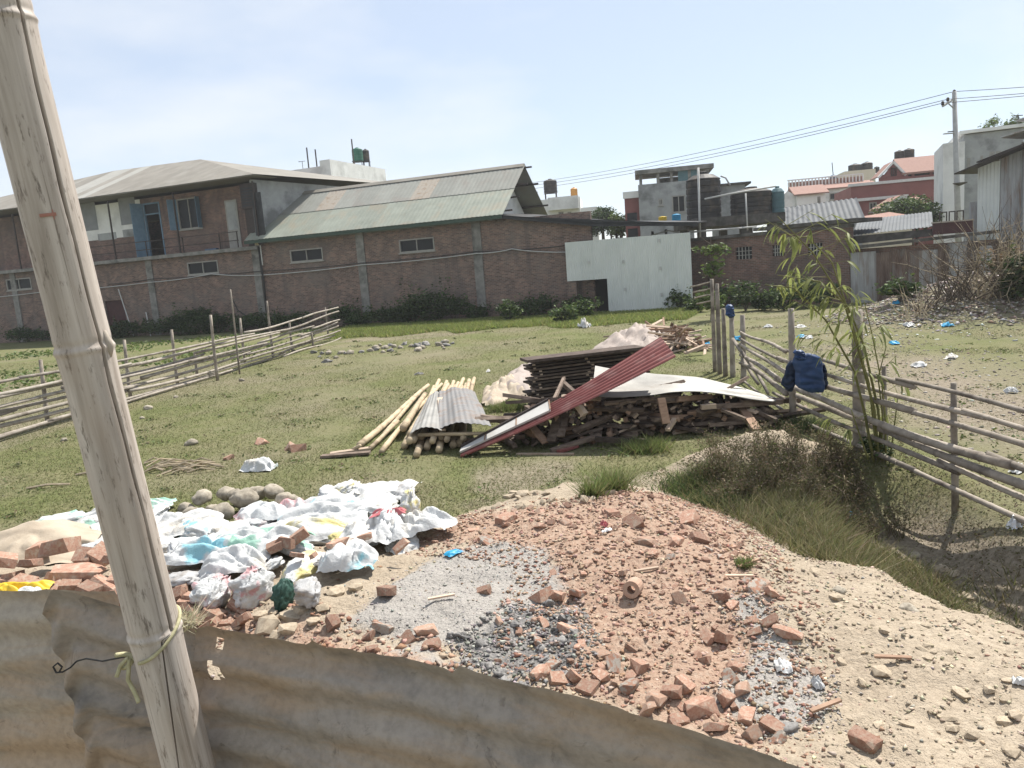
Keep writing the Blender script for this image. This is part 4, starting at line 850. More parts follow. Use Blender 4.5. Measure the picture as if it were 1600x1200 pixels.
q = atY(1395, 347, 46); MB_ = MB().slab([q + np.array([-1.5, 0, -0.1]), q + np.array([1.6, 0, 0.1]), q + np.array([1.3, 3, 0.6]), q + np.array([-1.2, 3, 0.4])], (0, 0, 0.1)); lr = thing('low_tiled_roof', 'low tiled roof peeping over the shed ledge', 'shed', (q[0], q[1], 0)); MB_.build('roof', 'far_tile', lr); MB().box(q[0] - 1.3, q[0] + 1.3, q[1] + 0.3, q[1] + 2.8, 0, q[2] - 0.15).build('wall', 'cream_plaster', lr)
# g: grey house at the right
frG, hG, wG, zG = house('grey-white house with rooftop plants behind the utility pole', 1506, 1600, 211, 50, 8, 'grey_plaster', rad(-24), wins=((1546, 237, 1554, 250), (1556, 236, 1564, 249), (1511, 247, 1516, 263), (1532, 243, 1536, 256)), slabs=((0.25, 'white_plaster'),))
MB().box(-1.2, -0.003, -0.6, 5, 0, frG.z(1490, 224)).build('stair_tower', 'white_plaster', hG, True)
for k in range(6):
    x, y = 1540 + k * 13, 202 - k * 1.6; c = atY(x, y + 6, 52); bush('roof_plant', ('leftmost', 'second', 'third', 'fourth', 'fifth', 'rightmost')[k] + ' green shrub on the grey house parapet, counted from the left', 'plant', c, (0.45, 0.4, 0.35 + 0.2 * (k % 3 == 1)), 260, 0.12, LIGHTG, 'rooftop shrubs of the grey house', clumps=5)
pxtube('antenna', [(1591, 181), (1592, 197)], 52, 0.04, 'dark_metal', 'small aerial above the grey house roof', 'antenna', 5)
MB().bar(atY(1584, 181, 52), atY(1598, 180, 52), 0.05, 0.05).build('dipole', 'dark_metal', bpy.data.objects[[o.name for o in bpy.data.objects if o.name.startswith('antenna')][-1]])
# utility pole with wires
PY = 45.0; pt, pbm = atY(1491, 143, PY), atY(1500, 420, PY); pbm = np.array([pbm[0], PY, 0]); upl = thing('utility_pole', 'grey concrete utility pole with a crossarm among the houses', 'utility pole', pbm)
MB().tube([pbm, (pbm + pt) / 2, pt], [0.19, 0.16, 0.12], 10).build('shaft', 'pole_concrete', upl, smooth_=True)
arm0, arm1 = atY(1473, 166, PY - 0.9), atY(1494, 152, PY + 0.2)
MB().bar(arm0, arm1, 0.1, 0.1).build('crossarm', 'pole_concrete', upl); MB().bar(atY(1480, 160, PY - 0.5), atY(1491, 170, PY), 0.05, 0.05).build('brace', 'pole_concrete', upl)
ins = [atY(1473, 161, PY - 0.9), atY(1481, 155, PY - 0.5), atY(1491, 143, PY)]
for c in ins: MB().lathe(c - np.array([0, 0, 0.12]), [(0.05, 0), (0.1, 0.06), (0.05, 0.1), (0.09, 0.16), (0.04, 0.22)], 10).build('insulator', 'dark_metal', upl)
MB().bar(atY(1481, 206, PY), atY(1493, 205, PY), 0.06, 0.05).build('lamp_arm', 'dark_metal', upl); c = atY(1483, 207, PY); MB().box(c[0] - 0.3, c[0] + 0.25, c[1] - 0.1, c[1] + 0.1, c[2] - 0.08, c[2] - 0.03).build('lamp_head', 'pole_concrete', upl)
c = atY(1500, 290, PY - 0.4); MB().lathe(c, [(0.05, 0), (0.35, 0.12), (0.38, 0.16)], 12).build('dish', 'dark_concrete', upl)
for k, (c, end) in enumerate(zip(ins, ((700, 305), (700, 300), (700, 297)))):
    e = atY(end[0], end[1], 110 + k); P = [c + (e - c) * (i / 24) - np.array([0, 0, 4 * 1.1 * (i / 24) * (1 - i / 24)]) for i in range(25)]
    tag(MB().tube(P, 0.017, 4).build('power_wire', 'wire_black', None), ('lowest', 'middle', 'topmost')[k] + ' power wire running left from the utility pole', 'wire')
    e2_ = np.array([c[0] + 14, c[1] - 2.0 + k, c[2] + 0.2]); P = [c + (e2_ - c) * (i / 8) - np.array([0, 0, 0.5 * (i / 8) * (1 - i / 8)]) for i in range(9)]
    tag(MB().tube(P, 0.017, 4).build('power_wire', 'wire_black', None), ('lowest', 'middle', 'topmost')[k] + ' power wire running right from the utility pole', 'wire')
# ------------------------------------------------------------------ materials for the things in the field
surf('bamboo_grey', [(0.17, 0.145, 0.12), (0.27, 0.235, 0.195), (0.34, 0.30, 0.255)], 5, 0.8, 0.25, rnd=0.22, stretch=(1, 1, 1), stain=(0.11, 0.09, 0.075), stain_scale=3)
surf('bamboo_light', [(0.25, 0.22, 0.185), (0.36, 0.325, 0.28)], 5, 0.8, 0.25, rnd=0.2, stain=(0.16, 0.135, 0.11), stain_scale=3)
surf('bamboo_pale', [(0.36, 0.28, 0.185), (0.50, 0.41, 0.28)], 5, 0.7, 0.2, rnd=0.15, stain=(0.24, 0.18, 0.12), stain_scale=4)
surf('timber_old', [(0.085, 0.062, 0.05), (0.17, 0.128, 0.10), (0.24, 0.19, 0.155)], 7, 0.88, 0.4, rnd=0.35, stretch=(1, 1, 4))
surf('timber_warm', [(0.20, 0.125, 0.085), (0.33, 0.225, 0.16)], 7, 0.85, 0.35, rnd=0.25, stretch=(1, 1, 4))
surf('timber_dark', [(0.045, 0.033, 0.027), (0.10, 0.076, 0.062)], 7, 0.88, 0.4, rnd=0.3)
surf('timber_pale', [(0.36, 0.27, 0.20), (0.50, 0.40, 0.31)], 7, 0.85, 0.3, rnd=0.2)
surf('red_sheet', [(0.17, 0.05, 0.045), (0.25, 0.08, 0.07)], 3, 0.55, 0.1, rnd=0, stain=(0.30, 0.17, 0.15), stain_scale=2.5, spec=0.4)
surf('silver_sheet', [(0.22, 0.212, 0.195), (0.32, 0.31, 0.285)], 2.5, 0.5, 0.1, rnd=0.05, stain=(0.20, 0.16, 0.125), stain_scale=2, spec=0.5, metal=0.1, stain_pos=(0.55, 0.8))
surf('grey_sheet', [(0.18, 0.175, 0.172), (0.26, 0.255, 0.25)], 3, 0.6, 0.1, rnd=0.05, stain=(0.19, 0.14, 0.11), stain_scale=3)
surf('white_board', [(0.36, 0.35, 0.33), (0.46, 0.45, 0.43)], 4, 0.6, 0.1, rnd=0)
surf('tarp_beige', [(0.33, 0.27, 0.205), (0.44, 0.375, 0.29)], 3, 0.7, 0.3, 14, 0.03, rnd=0.05)
surf('tarp_pink', [(0.27, 0.225, 0.20), (0.38, 0.325, 0.29)], 3, 0.7, 0.3, 14, 0.03, rnd=0.05)
surf('jacket_blue', [(0.012, 0.035, 0.105), (0.02, 0.058, 0.155)], 6, 0.5, 0.25, 25, rnd=0, spec=0.4)
surf('jacket_navy', [(0.008, 0.016, 0.04), (0.015, 0.028, 0.06)], 6, 0.6, 0.2, 25, rnd=0)
surf('white_plastic', [(0.60, 0.60, 0.59), (0.75, 0.75, 0.74)], 8, 0.5, 0.3, 20, 0.02, rnd=0.08)
surf('silver_foil', [(0.45, 0.46, 0.47), (0.65, 0.66, 0.68)], 8, 0.3, 0.3, 20, 0.02, rnd=0, metal=0.4)
surf('straw', [(0.30, 0.24, 0.16), (0.44, 0.37, 0.27)], 12, 0.85, 0.3, rnd=0.15)

# ------------------------------------------------------------------ grass over the field
def scatter(n, x0, x1, y0, y1, pw_=1.0):
    y = y0 + (y1 - y0) * RNG.random(n) ** pw_; x = x0 + (x1 - x0) * RNG.random(n); return x, y
def keep_field(x, y):
    m = polydist(x, y, MOUND) < -0.1
    m &= ~((((x - 2.95) / 1.15) ** 2 + ((y - 9.3) / 0.65) ** 2) < 1)
    return m
FIELD = [(0.11, 0.127, 0.046), (0.138, 0.148, 0.058), (0.168, 0.163, 0.076), (0.195, 0.185, 0.10), (0.115, 0.143, 0.05)]
parts = []
n = 330000
y = 7.0 * (36 / 7.0) ** RNG.random(n); x = (RNG.random(n) * 2 - 1) * (0.72 * y + 0.5) + 0.05 * y
k = keep_field(x, y) & ((x < 4.9) | (fbm(x * 0.8, y * 0.8, 33, 3) > 0.5)) & ((polydist(x, y, SOIL_R) < 0) | (RNG.random(n) < 0.25)) & (fbm(x * 0.5, y * 0.5, 5, 3) + 0.25 * RNG.random(n) > 0.5) & (y < 40); x, y = x[k], y[k]
parts.append(blades(np.stack([x, y, height(x, y)], -1), 0.018 + 0.001 * y, FIELD, 0.006, 1.1))
v, f, c = join(parts)
tag(link('field_grass', mesh_from('field_grass', v, f, False, 'grass', c)), 'short dry olive grass covering the open field', 'grass', kind='stuff')
# small broad-leaved weeds and taller tufts dotted through the field
nc = 420; cy = 8.5 * (34 / 8.5) ** RNG.random(nc); cx = (RNG.random(nc) * 2 - 1) * (0.7 * cy); k = keep_field(cx, cy) & (cx > -10); cx, cy = cx[k], cy[k]; kk = RNG.integers(0, len(cx), 9000); sp_ = RNG.uniform(0.04, 0.2, len(cx))
wx = cx[kk] + RNG.normal(0, 1, 9000) * sp_[kk]; wy = cy[kk] + RNG.normal(0, 1, 9000) * sp_[kk]; v, f, c = leaves(np.stack([wx, wy, height(wx, wy) + 0.05 * RNG.random(9000)], -1), 0.035 + 0.0015 * wy, [(0.09, 0.13, 0.04), (0.12, 0.155, 0.05), (0.15, 0.15, 0.07), (0.19, 0.16, 0.10)], 0.35, 0.5)
tag(link('field_weeds', mesh_from('field_weeds', v, f, False, 'leaf', c)), 'scattered low weeds dotted through the field grass', 'weeds', kind='stuff')
# lush strip at the foot of the walls
n = 90000; s = RNG.uniform(-22, 7.5, n); d_seed = RNG.random(n); d = -1.0 - 7.5 * d_seed ** 1.3 * (0.35 + 0.9 * fbm(s * 0.3, d_seed * 0, 8, 3)); p = W.p0[None] + W.u[None] * s[:, None] + W.n[None] * d[:, None]
keep = (p[:, 0] > -9) ; p = p[keep]; p[:, 2] = height(p[:, 0], p[:, 1])
tag(link('lush_grass', mesh_from('lush_grass', *blades(p, 0.15, LIGHTG, 0.03, 0.6)[:2], False, 'grass', np.repeat(pick([(0.21, 0.26, 0.07), (0.26, 0.29, 0.09), (0.17, 0.22, 0.06), (0.25, 0.25, 0.10)], len(p)), 3, 0))), 'bright green grass strip before the warehouse wall', 'grass', kind='stuff')
# crop rows behind the left fence
n = 15000; y = RNG.uniform(24, 44, n); x = RNG.uniform(-34, -9.8, n); row = np.abs(((x * 0.35 + y) % 1.6) - 0.8); k = (row < 0.55) & (x < -8.6 - (36 - y) * 0.08) & (fbm(x * 0.3, y * 0.3, 15, 3) > 0.42 + 0.2 * smooth(30, 18, y)); x, y = x[k], y[k]
v, f, c = leaves(np.stack([x, y, height(x, y) + 0.03 + 0.12 * RNG.random(len(x))], -1), 0.16, LIGHTG, 0.5, 0.5)
tag(link('crop_plants', mesh_from('crop_plants', v, f, False, 'leaf', c)), 'low green vegetable rows behind the left bamboo fence', 'crops', kind='stuff')

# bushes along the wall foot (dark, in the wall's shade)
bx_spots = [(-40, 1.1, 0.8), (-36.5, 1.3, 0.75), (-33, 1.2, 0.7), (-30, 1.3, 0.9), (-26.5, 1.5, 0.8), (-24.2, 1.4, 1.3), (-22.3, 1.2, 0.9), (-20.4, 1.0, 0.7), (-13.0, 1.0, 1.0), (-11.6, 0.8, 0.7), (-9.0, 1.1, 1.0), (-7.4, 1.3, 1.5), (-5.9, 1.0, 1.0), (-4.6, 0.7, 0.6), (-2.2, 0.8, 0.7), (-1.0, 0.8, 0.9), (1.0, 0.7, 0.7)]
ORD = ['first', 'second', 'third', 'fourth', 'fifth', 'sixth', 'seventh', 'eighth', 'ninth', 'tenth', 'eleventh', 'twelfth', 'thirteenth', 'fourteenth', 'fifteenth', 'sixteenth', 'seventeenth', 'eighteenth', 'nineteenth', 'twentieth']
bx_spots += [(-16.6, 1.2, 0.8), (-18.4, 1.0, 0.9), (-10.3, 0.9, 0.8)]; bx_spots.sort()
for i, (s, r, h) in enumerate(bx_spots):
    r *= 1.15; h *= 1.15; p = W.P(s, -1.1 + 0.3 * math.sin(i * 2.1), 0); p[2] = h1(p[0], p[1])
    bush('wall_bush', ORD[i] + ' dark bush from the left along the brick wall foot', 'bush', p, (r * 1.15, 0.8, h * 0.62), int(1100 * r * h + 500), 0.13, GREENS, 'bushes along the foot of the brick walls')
for (px, py, h, lab) in ((795, 503, 1.0, 'small pale green shrub before the warehouse wall'), (880, 505, 0.8, 'low leafy shrub by the gate doorway'), (918, 497, 0.9, 'leafy shrub under the gate doorway'), (1062, 484, 1.0, 'weedy shrub at the right foot of the sheet gate')):
    p = G(px, py); bush('shrub', lab, 'shrub', p, (0.75, 0.6, h * 0.55), 900, 0.14, LIGHTG + GREENS, None)
for i, (px, py, r, h) in enumerate(((1095, 487, 1.0, 0.7), (1130, 480, 1.1, 0.9), (1165, 487, 1.1, 1.2), (1195, 485, 0.9, 0.8), (1225, 485, 1.0, 0.9), (1255, 482, 1.0, 1.2), (1290, 480, 1.0, 0.9), (1405, 472, 0.9, 0.7))):
    p = G(px, py); bush('wall_weed', ORD[i] + ' bushy weed from the left along the yard wall foot', 'bush', p, (r * 0.9, 0.6, h * 0.6), 1000, 0.13, GREENS + LIGHTG[:1], 'weeds along the yard wall')
# small tree by the fence corner
p = G(1112, 500); base = np.array(p); st = thing('young_tree', 'slender young tree with light leaves at the far fence corner', 'tree', base)
top = atY(1110, 370, base[1]); mb = MB(); mb.tube([base, base * 0.5 + top * 0.5 + np.array([0.1, 0, 0]), top], [0.06, 0.045, 0.015], 6)
for k in range(8):
    a = base + (top - base) * random.uniform(0.45, 0.95); e = a + np.array([random.uniform(-0.8, 0.8), random.uniform(-.4, .4), random.uniform(0.1, 0.5)]); mb.tube([a, e], [0.02, 0.006], 4)
mb.build('trunk', 'bark', st)
pp = np.concatenate([bush_pts(base + (top - base) * 0.85, (0.75, 0.5, 0.45), 260, 7), bush_pts(base + (top - base) * 0.62, (0.7, 0.5, 0.5), 220, 7), bush_pts(base + (top - base) * 0.25, (0.8, 0.5, 0.6), 400, 7)])
leaf_obj('crown', st, *leaves(pp, 0.2, LIGHTG, 0.3, 0.42))

# ------------------------------------------------------------------ left bamboo fence
def bam(mb, a, b_, r, n=7, bow=0.03, knots=True):
    """bamboo or rough pole with node rings and a slight bow"""
    a = np.array(a, float); b_ = np.array(b_, float); L = np.linalg.norm(b_ - a); seg = max(3, int(L / 0.4)); P = []; R_ = []
    off = RNG.standard_normal(3) * bow * L * 0.2; off2 = RNG.standard_normal(3) * bow * L * 0.06
    for i in range(seg + 1):
        t = i / seg; p = a + (b_ - a) * t + off * math.sin(math.pi * t) + off2 * math.sin(2 * math.pi * t)
        rr = r * (1.12 - 0.24 * t)
        if knots and 0 < i < seg:
            dirn = (b_ - a) / L * 0.025; P += [p - dirn, p, p + dirn]; R_ += [rr, rr * 1.14, rr]
        else: P.append(p); R_.append(rr)
    mb.tube(P, R_, n); return mb
def fline(pts):
    P = [np.array(p) for p in pts]; d = [0]
    for a, b_ in zip(P[:-1], P[1:]): d.append(d[-1] + np.linalg.norm(b_ - a))
    def at(t):
        for i in range(len(d) - 1):
            if t <= d[i + 1] or i == len(d) - 2: u = (t - d[i]) / (d[i + 1] - d[i]); return P[i] + (P[i + 1] - P[i]) * u
    return at, d[-1]
lf = thing('bamboo_fence', 'long bamboo pole fence with many rails along the left of the field', 'fence', (-9.2, 24, 0))
at, LT = fline([(-11.2, 8.5), (-10.42, 15.2), (-9.7, 20), (-9.05, 25.2), (-8.5, 30), (-7.9, 36.2)])
for z0, ph in ((0.06, 0), (0.18, 2.0), (0.31, 0.7), (0.44, 1.1), (0.56, 2.9), (0.69, 1.5), (0.82, 3.4), (0.97, 0.3), (1.14, 1.9)):
    t = -0.5 + ph
    while t < LT - 1.2:
        L = random.uniform(5, 7.5); a, b_ = max(t, 0), min(t + L, LT)
        fl = lambda tt: 1 + 0.32 * smooth(LT - 9, LT, tt)
        if z0 in (0.55, 0.82) and a > LT - 8: break
        pa, pb_ = at(a), at(b_); off = np.array([0.05, 0, 0]) * random.choice((-1, 1))
        A = np.array([*pa, h1(*pa) + z0 * fl(a) + random.uniform(-.05, .05)]); B = np.array([*pb_, h1(*pb_) + z0 * fl(b_) + random.uniform(-.05, .05)])
        A[:2] += off[:2]; B[:2] += off[:2]
        bam(MB(), A, B, random.uniform(0.034, 0.046), 6, 0.035).build('rail', 'bamboo_light', lf, smooth_=True); t += L - 0.5
for px, yt, yb in ((63, 562, 664), (194, 531, 622), (268, 515, 601), (304, 550, 589), (329, 492, 595), (360, 452, 585), (375, 497, 568), (417, 470, 559), (452, 501, 550), (487, 520, 543), (508, 480, 524)):
    g = G(px + (yb - yt) * 0.11, yb); g2 = atY(px, yt, g[1]); bam(MB(), g - (0, 0, 0.1), g2, 0.045 if px != 360 else 0.028, 7, 0.02).build('post', 'bamboo_grey', lf, smooth_=True)
for y in (9.5, 12.2): q = (-11.2 + (y - 8.5) * 0.116, y); bam(MB(), (*q, -0.1), (q[0] + 0.03, q[1], 1.25), 0.045, 7).build('post', 'bamboo_grey', lf, smooth_=True)

# ------------------------------------------------------------------ right bamboo fence
rf = thing('pole_fence', 'weathered bamboo pole fence running along the right of the field', 'fence', (4.5, 9, 0))
RFP = [(4.66, 4.2), (4.56, 7.78), (4.45, 9.72), (4.30, 11.6), (4.8, 15.7)]
atr, LR = fline(RFP)
rz = [1.08, 0.93, 0.78, 0.58, 0.42, 0.30, 0.10]; rr_ = [0.028, 0.029, 0.035, 0.042, 0.042, 0.03, 0.028]
for k, (z0, r) in enumerate(zip(rz, rr_)):
    br = [0, 2.6 + 0.4 * (k % 3), 6.0 + 0.5 * ((k + 1) % 3), 7.7 + 0.1 * k, LR] if k % 2 else [0, 4.2, 7.6, LR]
    for a, b_ in zip(br[:-1], br[1:]):
        b2 = min(b_ + 0.35, LR); pa, pb_ = atr(a), atr(b2)
        A = np.array([pa[0] - 0.06, pa[1], z0 + random.uniform(-.03, .03)]); B = np.array([pb_[0] - 0.06, pb_[1], z0 + random.uniform(-.03, .03)])
        if k == 5 and a > 8: continue
        bam(MB(), A, B, r * random.uniform(0.85, 1.1), 9, 0.03).build('rail', 'bamboo_grey', rf, smooth_=True)
for px, yt, yb, r, z_ in ((1236, 482, 662, 0.05, 0), (1339, 485, 705, 0.075, 0), (1381, 572, 700, 0.035, 0), (1490, 598, 772, 0.034, 0), (1160, 492, 597, 0.055, 0), (1143, 494, 589, 0.055, 0)):
    g = atz(px + (yb - yt) * 0.02, yb, z_); g2 = atY(px, yt, g[1]); bam(MB(), g - (0, 0, 0.3), g2, r, 10, 0.01).build('post', 'bamboo_grey', rf, smooth_=True)
cl = thing('post_bundle', 'cluster of tall grey fence posts at the far corner', 'fence posts', atz(1122, 584))
for px, yt, yb, r in ((1112, 436, 582, 0.045), (1120, 443, 585, 0.05), (1130, 482, 588, 0.05)):
    g = atz(px + (yb - yt) * 0.035, yb); g2 = atY(px, yt, g[1]); bam(MB(), g - (0, 0, 0.2), g2, r, 8, 0.01).build('post', 'bamboo_grey', cl, smooth_=True)
for a, b_, Ya, Yb in (((1160, 560), (1185, 600), 15.5, 14.5), ((1145, 530), (1200, 615), 16, 13.5)):
    tag(bam(MB(), atY(*a, Ya), atY(*b_, Yb), 0.035, 7, 0.05).build('leaning_pole', 'bamboo_grey', None, smooth_=True), 'thin pole slanting ' + ('beside' if Ya < 16 else 'across') + ' the corner posts of the right fence', 'pole')
for k in range(4):
    a = atY(1080 + 3 * k, 448 + 9 * k, 21); b_ = atY(1112, 440 + 10 * k, 20); bam(MB(), a, b_, 0.022, 6, 0.05).build('crossbar', 'bamboo_grey', cl, smooth_=True)

# blue jacket hung on the rail, and a blue cap on a post
JY = 10.45
def puff(name, outline, parent, mat, thick, rows, Y):
    """quilted padded panel from a photo-plane outline: left/right edge per row"""
    rowsN = 26; nu = 14; ys_ = np.array([o[0] for o in outline]); xl = np.array([o[1] for o in outline]); xr = np.array([o[2] for o in outline])
    mb = MB()
    for side in (-1, 1):
        g = []
        for j in range(rowsN + 1):
            y = ys_[0] + (ys_[-1] - ys_[0]) * j / rowsN; a, b_ = np.interp(y, ys_, xl), np.interp(y, ys_, xr); row = []
            for i in range(nu + 1):
                u = i / nu; p = atY(a + (b_ - a) * u, y, Y); e = math.sqrt(max(0, 1 - (2 * u - 1) ** 4)); q = 0.55 + 0.45 * abs(math.sin(math.pi * rows * (j / rowsN + 0.05 * math.sin(u * 4 + rows)))) ** 0.6
                endf = min(1, j / 1.5, (rowsN - j) / 1.5)
                nn = 0.25 * (vnoise(u * 4, j * 0.5, 3) - 0.5)
                wr_ = 0.05 * (fbm(u * 3 + rows, j * 0.16, 5, 3) - 0.5); p[1] += side * thick * e * (q + 3 * nn) * endf + wr_; p[2] += 0.03 * (vnoise(u * 3.3, j * 0.2 + rows, 8) - 0.5); p[0] += 0.03 * (vnoise(u * 2 + 7, j * 0.35, 9) - 0.5); row.append(p)
            g.append(row)
        mb.grid(g if side < 0 else [r[::-1] for r in g])
    return mb.build(name, mat, parent, smooth_=True)
jk = thing('jacket', 'blue quilted puffer jacket hanging over the right fence rail', 'jacket', atY(1258, 612, JY))
puff('body', [(553, 1246, 1272), (558, 1240, 1281), (566, 1238, 1285), (580, 1242, 1286), (595, 1243, 1290), (606, 1246, 1291), (613, 1262, 1286)], jk, 'jacket_blue', 0.055, 6, JY - 0.1)
puff('sleeve', [(562, 1236, 1246), (575, 1228, 1247), (592, 1222, 1246), (604, 1222, 1243), (611, 1227, 1238)], jk, 'jacket_navy', 0.05, 4, JY - 0.02)
puff('sleeve', [(566, 1280, 1287), (585, 1283, 1292), (600, 1282, 1295), (608, 1284, 1292)], jk, 'jacket_navy', 0.04, 4, JY - 0.02)
puff('collar', [(546, 1243, 1252), (550, 1240, 1257), (557, 1241, 1260), (563, 1246, 1258)], jk, 'jacket_blue', 0.05, 2, JY - 0.13)
g = atz(1143, 589); cp = thing('blue_cap', 'blue cloth cap stuck on a fence post top', 'cap', atY(1141, 496, g[1]))
puff('crown', [(475, 1138, 1142), (478, 1135, 1145), (484, 1133, 1147), (492, 1134, 1149), (497, 1138, 1146)], cp, 'jacket_blue', 0.09, 2, g[1] - 0.02)

# ------------------------------------------------------------------ bamboo plant at the fence
bp = G(1372, 730); BY = float(bp[1]) + 0.1
pl = thing('bamboo_plant', 'young bamboo plant with drooping leaves growing through the right fence', 'plant', bp)
culms = [[(1374, 722), (1366, 640), (1345, 560), (1318, 470), (1270, 395), (1215, 338)], [(1380, 720), (1372, 640), (1350, 540), (1325, 480), (1282, 440), (1215, 430)], [(1366, 722), (1352, 650), (1335, 580), (1290, 500), (1240, 450), (1195, 445)],
         [(1384, 722), (1384, 660), (1378, 600), (1362, 520), (1350, 470)], [(1390, 722), (1398, 660), (1403, 620)], [(1360, 722), (1340, 670), (1330, 640)], [(1376, 722), (1379, 650), (1372, 590), (1385, 540)], [(1372, 720), (1358, 600), (1330, 500), (1300, 410), (1262, 370), (1235, 372)]]
tips = []
for k, cpts in enumerate(culms):
    P = [atY(x, y, BY - 0.12 * i + 0.05 * (k % 3) * i) for i, (x, y) in enumerate(cpts)]; P[0][2] = h1(P[0][0], P[0][1]) - 0.05
    D = dens(P, 4)
    tips.append(D)
surf('culm_green', [(0.12, 0.13, 0.04), (0.20, 0.19, 0.07)], 6, 0.6, 0.1, rnd=0.2)
surf('bamboo_leaf', [(0.17, 0.20, 0.06), (0.25, 0.27, 0.10)], 8, 0.55, 0.05, rnd=0.35)
_m = MATS['bamboo_leaf']; _n, _l = _m.node_tree.nodes, _m.node_tree.links; _b = _n['Principled BSDF']; _t = _n.new('ShaderNodeBsdfTranslucent'); _l.new(_b.inputs['Base Color'].links[0].from_socket, _t.inputs['Color']); _x = _n.new('ShaderNodeMixShader'); _x.inputs[0].default_value = 0.45
_l.new(_b.outputs[0], _x.inputs[1]); _l.new(_t.outputs[0], _x.inputs[2]); _l.new(_x.outputs[0], _n['Material Output'].inputs['Surface'])
for k, D in enumerate(tips):
    m_ = len(D); MB().tube(D, [(0.017 if k < 3 else 0.011) * (1 - 0.85 * i / m_) + 0.002 for i in range(m_)], 6).build('culm', 'culm_green', pl, smooth_=True)
lm_ = []
for k in range(4):
    L = 1.0; w = 0.055 + 0.012 * k; V = []; nseg = 5
    for i in range(nseg + 1):
        t = i / nseg; hw = w * math.sin(math.pi * min(1, t * 0.92 + 0.06)) ** 0.8; dz_ = -(0.15 + 0.1 * k) * t * t
        V += [(t * L, -hw, dz_ + hw * 0.3), (t * L, 0, dz_), (t * L, hw, dz_ + hw * 0.3)]
    Fc = []
    for i in range(nseg):
        for j in range(2): Fc.append((i * 3 + j, i * 3 + j + 1, i * 3 + j + 4, i * 3 + j + 3))
    lm_.append(mesh_from('leaf', V, Fc, True, 'bamboo_leaf'))
cnt = 0
def bleaf(p, yaw, pitch, L, roll):
    o = link('leaf', lm_[random.randrange(4)], pl); o.location = [float(v) for v in (np.array(p) - FRAME[pl])]
    o.rotation_euler = (roll, pitch, yaw); o.scale = (L, L, L); return o
for k, D in enumerate(tips):
    m_ = len(D); start = int(m_ * (0.42 if k not in (4, 5) else 0.5)); nb = (15, 11, 12, 5, 3, 3, 4, 14)[k]
    for q in range(nb):
        i = start + int((m_ - 1 - start) * (q + random.random() * 0.6) / nb); a = D[i]; yaw = random.uniform(0, 6.28)
        e = a + np.array([math.cos(yaw) * 0.28, math.sin(yaw) * 0.22, random.uniform(-0.05, 0.2)]) * random.uniform(0.6, 1.7)
        MB().tube([a, e], [0.004, 0.0018], 4).build('twig', 'culm_green', pl)
        for j in range(random.randint(3, 5)):
            if cnt >= 295: break
            bleaf(a + (e - a) * random.uniform(0.55, 1.0), yaw + random.uniform(-0.9, 0.9), random.uniform(0.05, 1.0), random.uniform(0.15, 0.25), random.uniform(-0.5, 0.5)); cnt += 1
# dark tuft at its foot
b0 = G(1378, 718); v, f, c = leaves(bush_pts(b0 + (0, 0, 0.12), (0.3, 0.25, 0.18), 700, 6), 0.05, GREENS); leaf_obj('base_tuft', pl, v, f, c)
# ------------------------------------------------------------------ timber heap with sheets
def rough_box(w, h, L, j=0.06):
    """sawn timber: box along +Y with slightly uneven corners"""
    V = []
    for y in (0, L):
        for x, z in ((-w / 2, -h / 2), (w / 2, -h / 2), (w / 2, h / 2), (-w / 2, h / 2)): V.append((x * (1 + random.uniform(-j, j)), y + random.uniform(-.02, .02), z * (1 + random.uniform(-j, j))))
    return V, [(0, 1, 2, 3), (7, 6, 5, 4), (0, 4, 5, 1), (1, 5, 6, 2), (2, 6, 7, 3), (3, 7, 4, 0)]
tmesh = []
for k in range(14):
    m_ = ('timber_old', 'timber_old', 'timber_warm', 'timber_dark', 'timber_old', 'timber_pale', 'timber_dark')[k % 7]
    V, Fc = rough_box(random.choice((0.05, 0.07, 0.09, 0.12)), random.choice((0.03, 0.045, 0.06, 0.075)), random.uniform(0.5, 1.25)); tmesh.append(mesh_from('timber', V, Fc, False, m_))
def put(mesh, name, loc, eul, label, cat, group, sc=1.0):
    o = link(name, mesh, None, loc); o.rotation_euler = eul; o.scale = (sc, sc, sc) if isinstance(sc, (int, float)) else sc
    return tag(o, label, cat, group)
TOPX = [(-0.3, 0.22), (0.3, 0.5), (0.7, 0.68), (1.2, 0.72), (2.2, 0.64), (3.0, 0.50), (3.6, 0.38), (4.1, 0.2)]
TL = 'weathered timber offcut in the heap under the silver sheet'; TG = 'timber offcuts in the big heap'
cnt = 0; z = 0.05
while z < 0.75 and cnt < 285:
    x = 0.0 + 0.1 * z
    while x < 4.1:
        if z < np.interp(x, [a for a, b_ in TOPX], [b_ for a, b_ in TOPX]) and cnt < 285:
            r = random.random(); yaw = random.gauss(0, 0.32) if r < 0.74 else random.choice((-1, 1)) * random.uniform(0.9, 1.5)
            yb = 11.35 + random.uniform(-0.12, 0.28) + 0.25 * z; g0 = h1(x, yb)
            put(random.choice(tmesh), 'timber', (x + random.uniform(-.05, .05), yb, g0 + z + random.uniform(-.01, .01)), (random.gauss(0, 0.10), random.uniform(-0.8, 0.8), yaw), TL, 'timber', TG); cnt += 1
        x += random.uniform(0.10, 0.16)
    z += 0.072
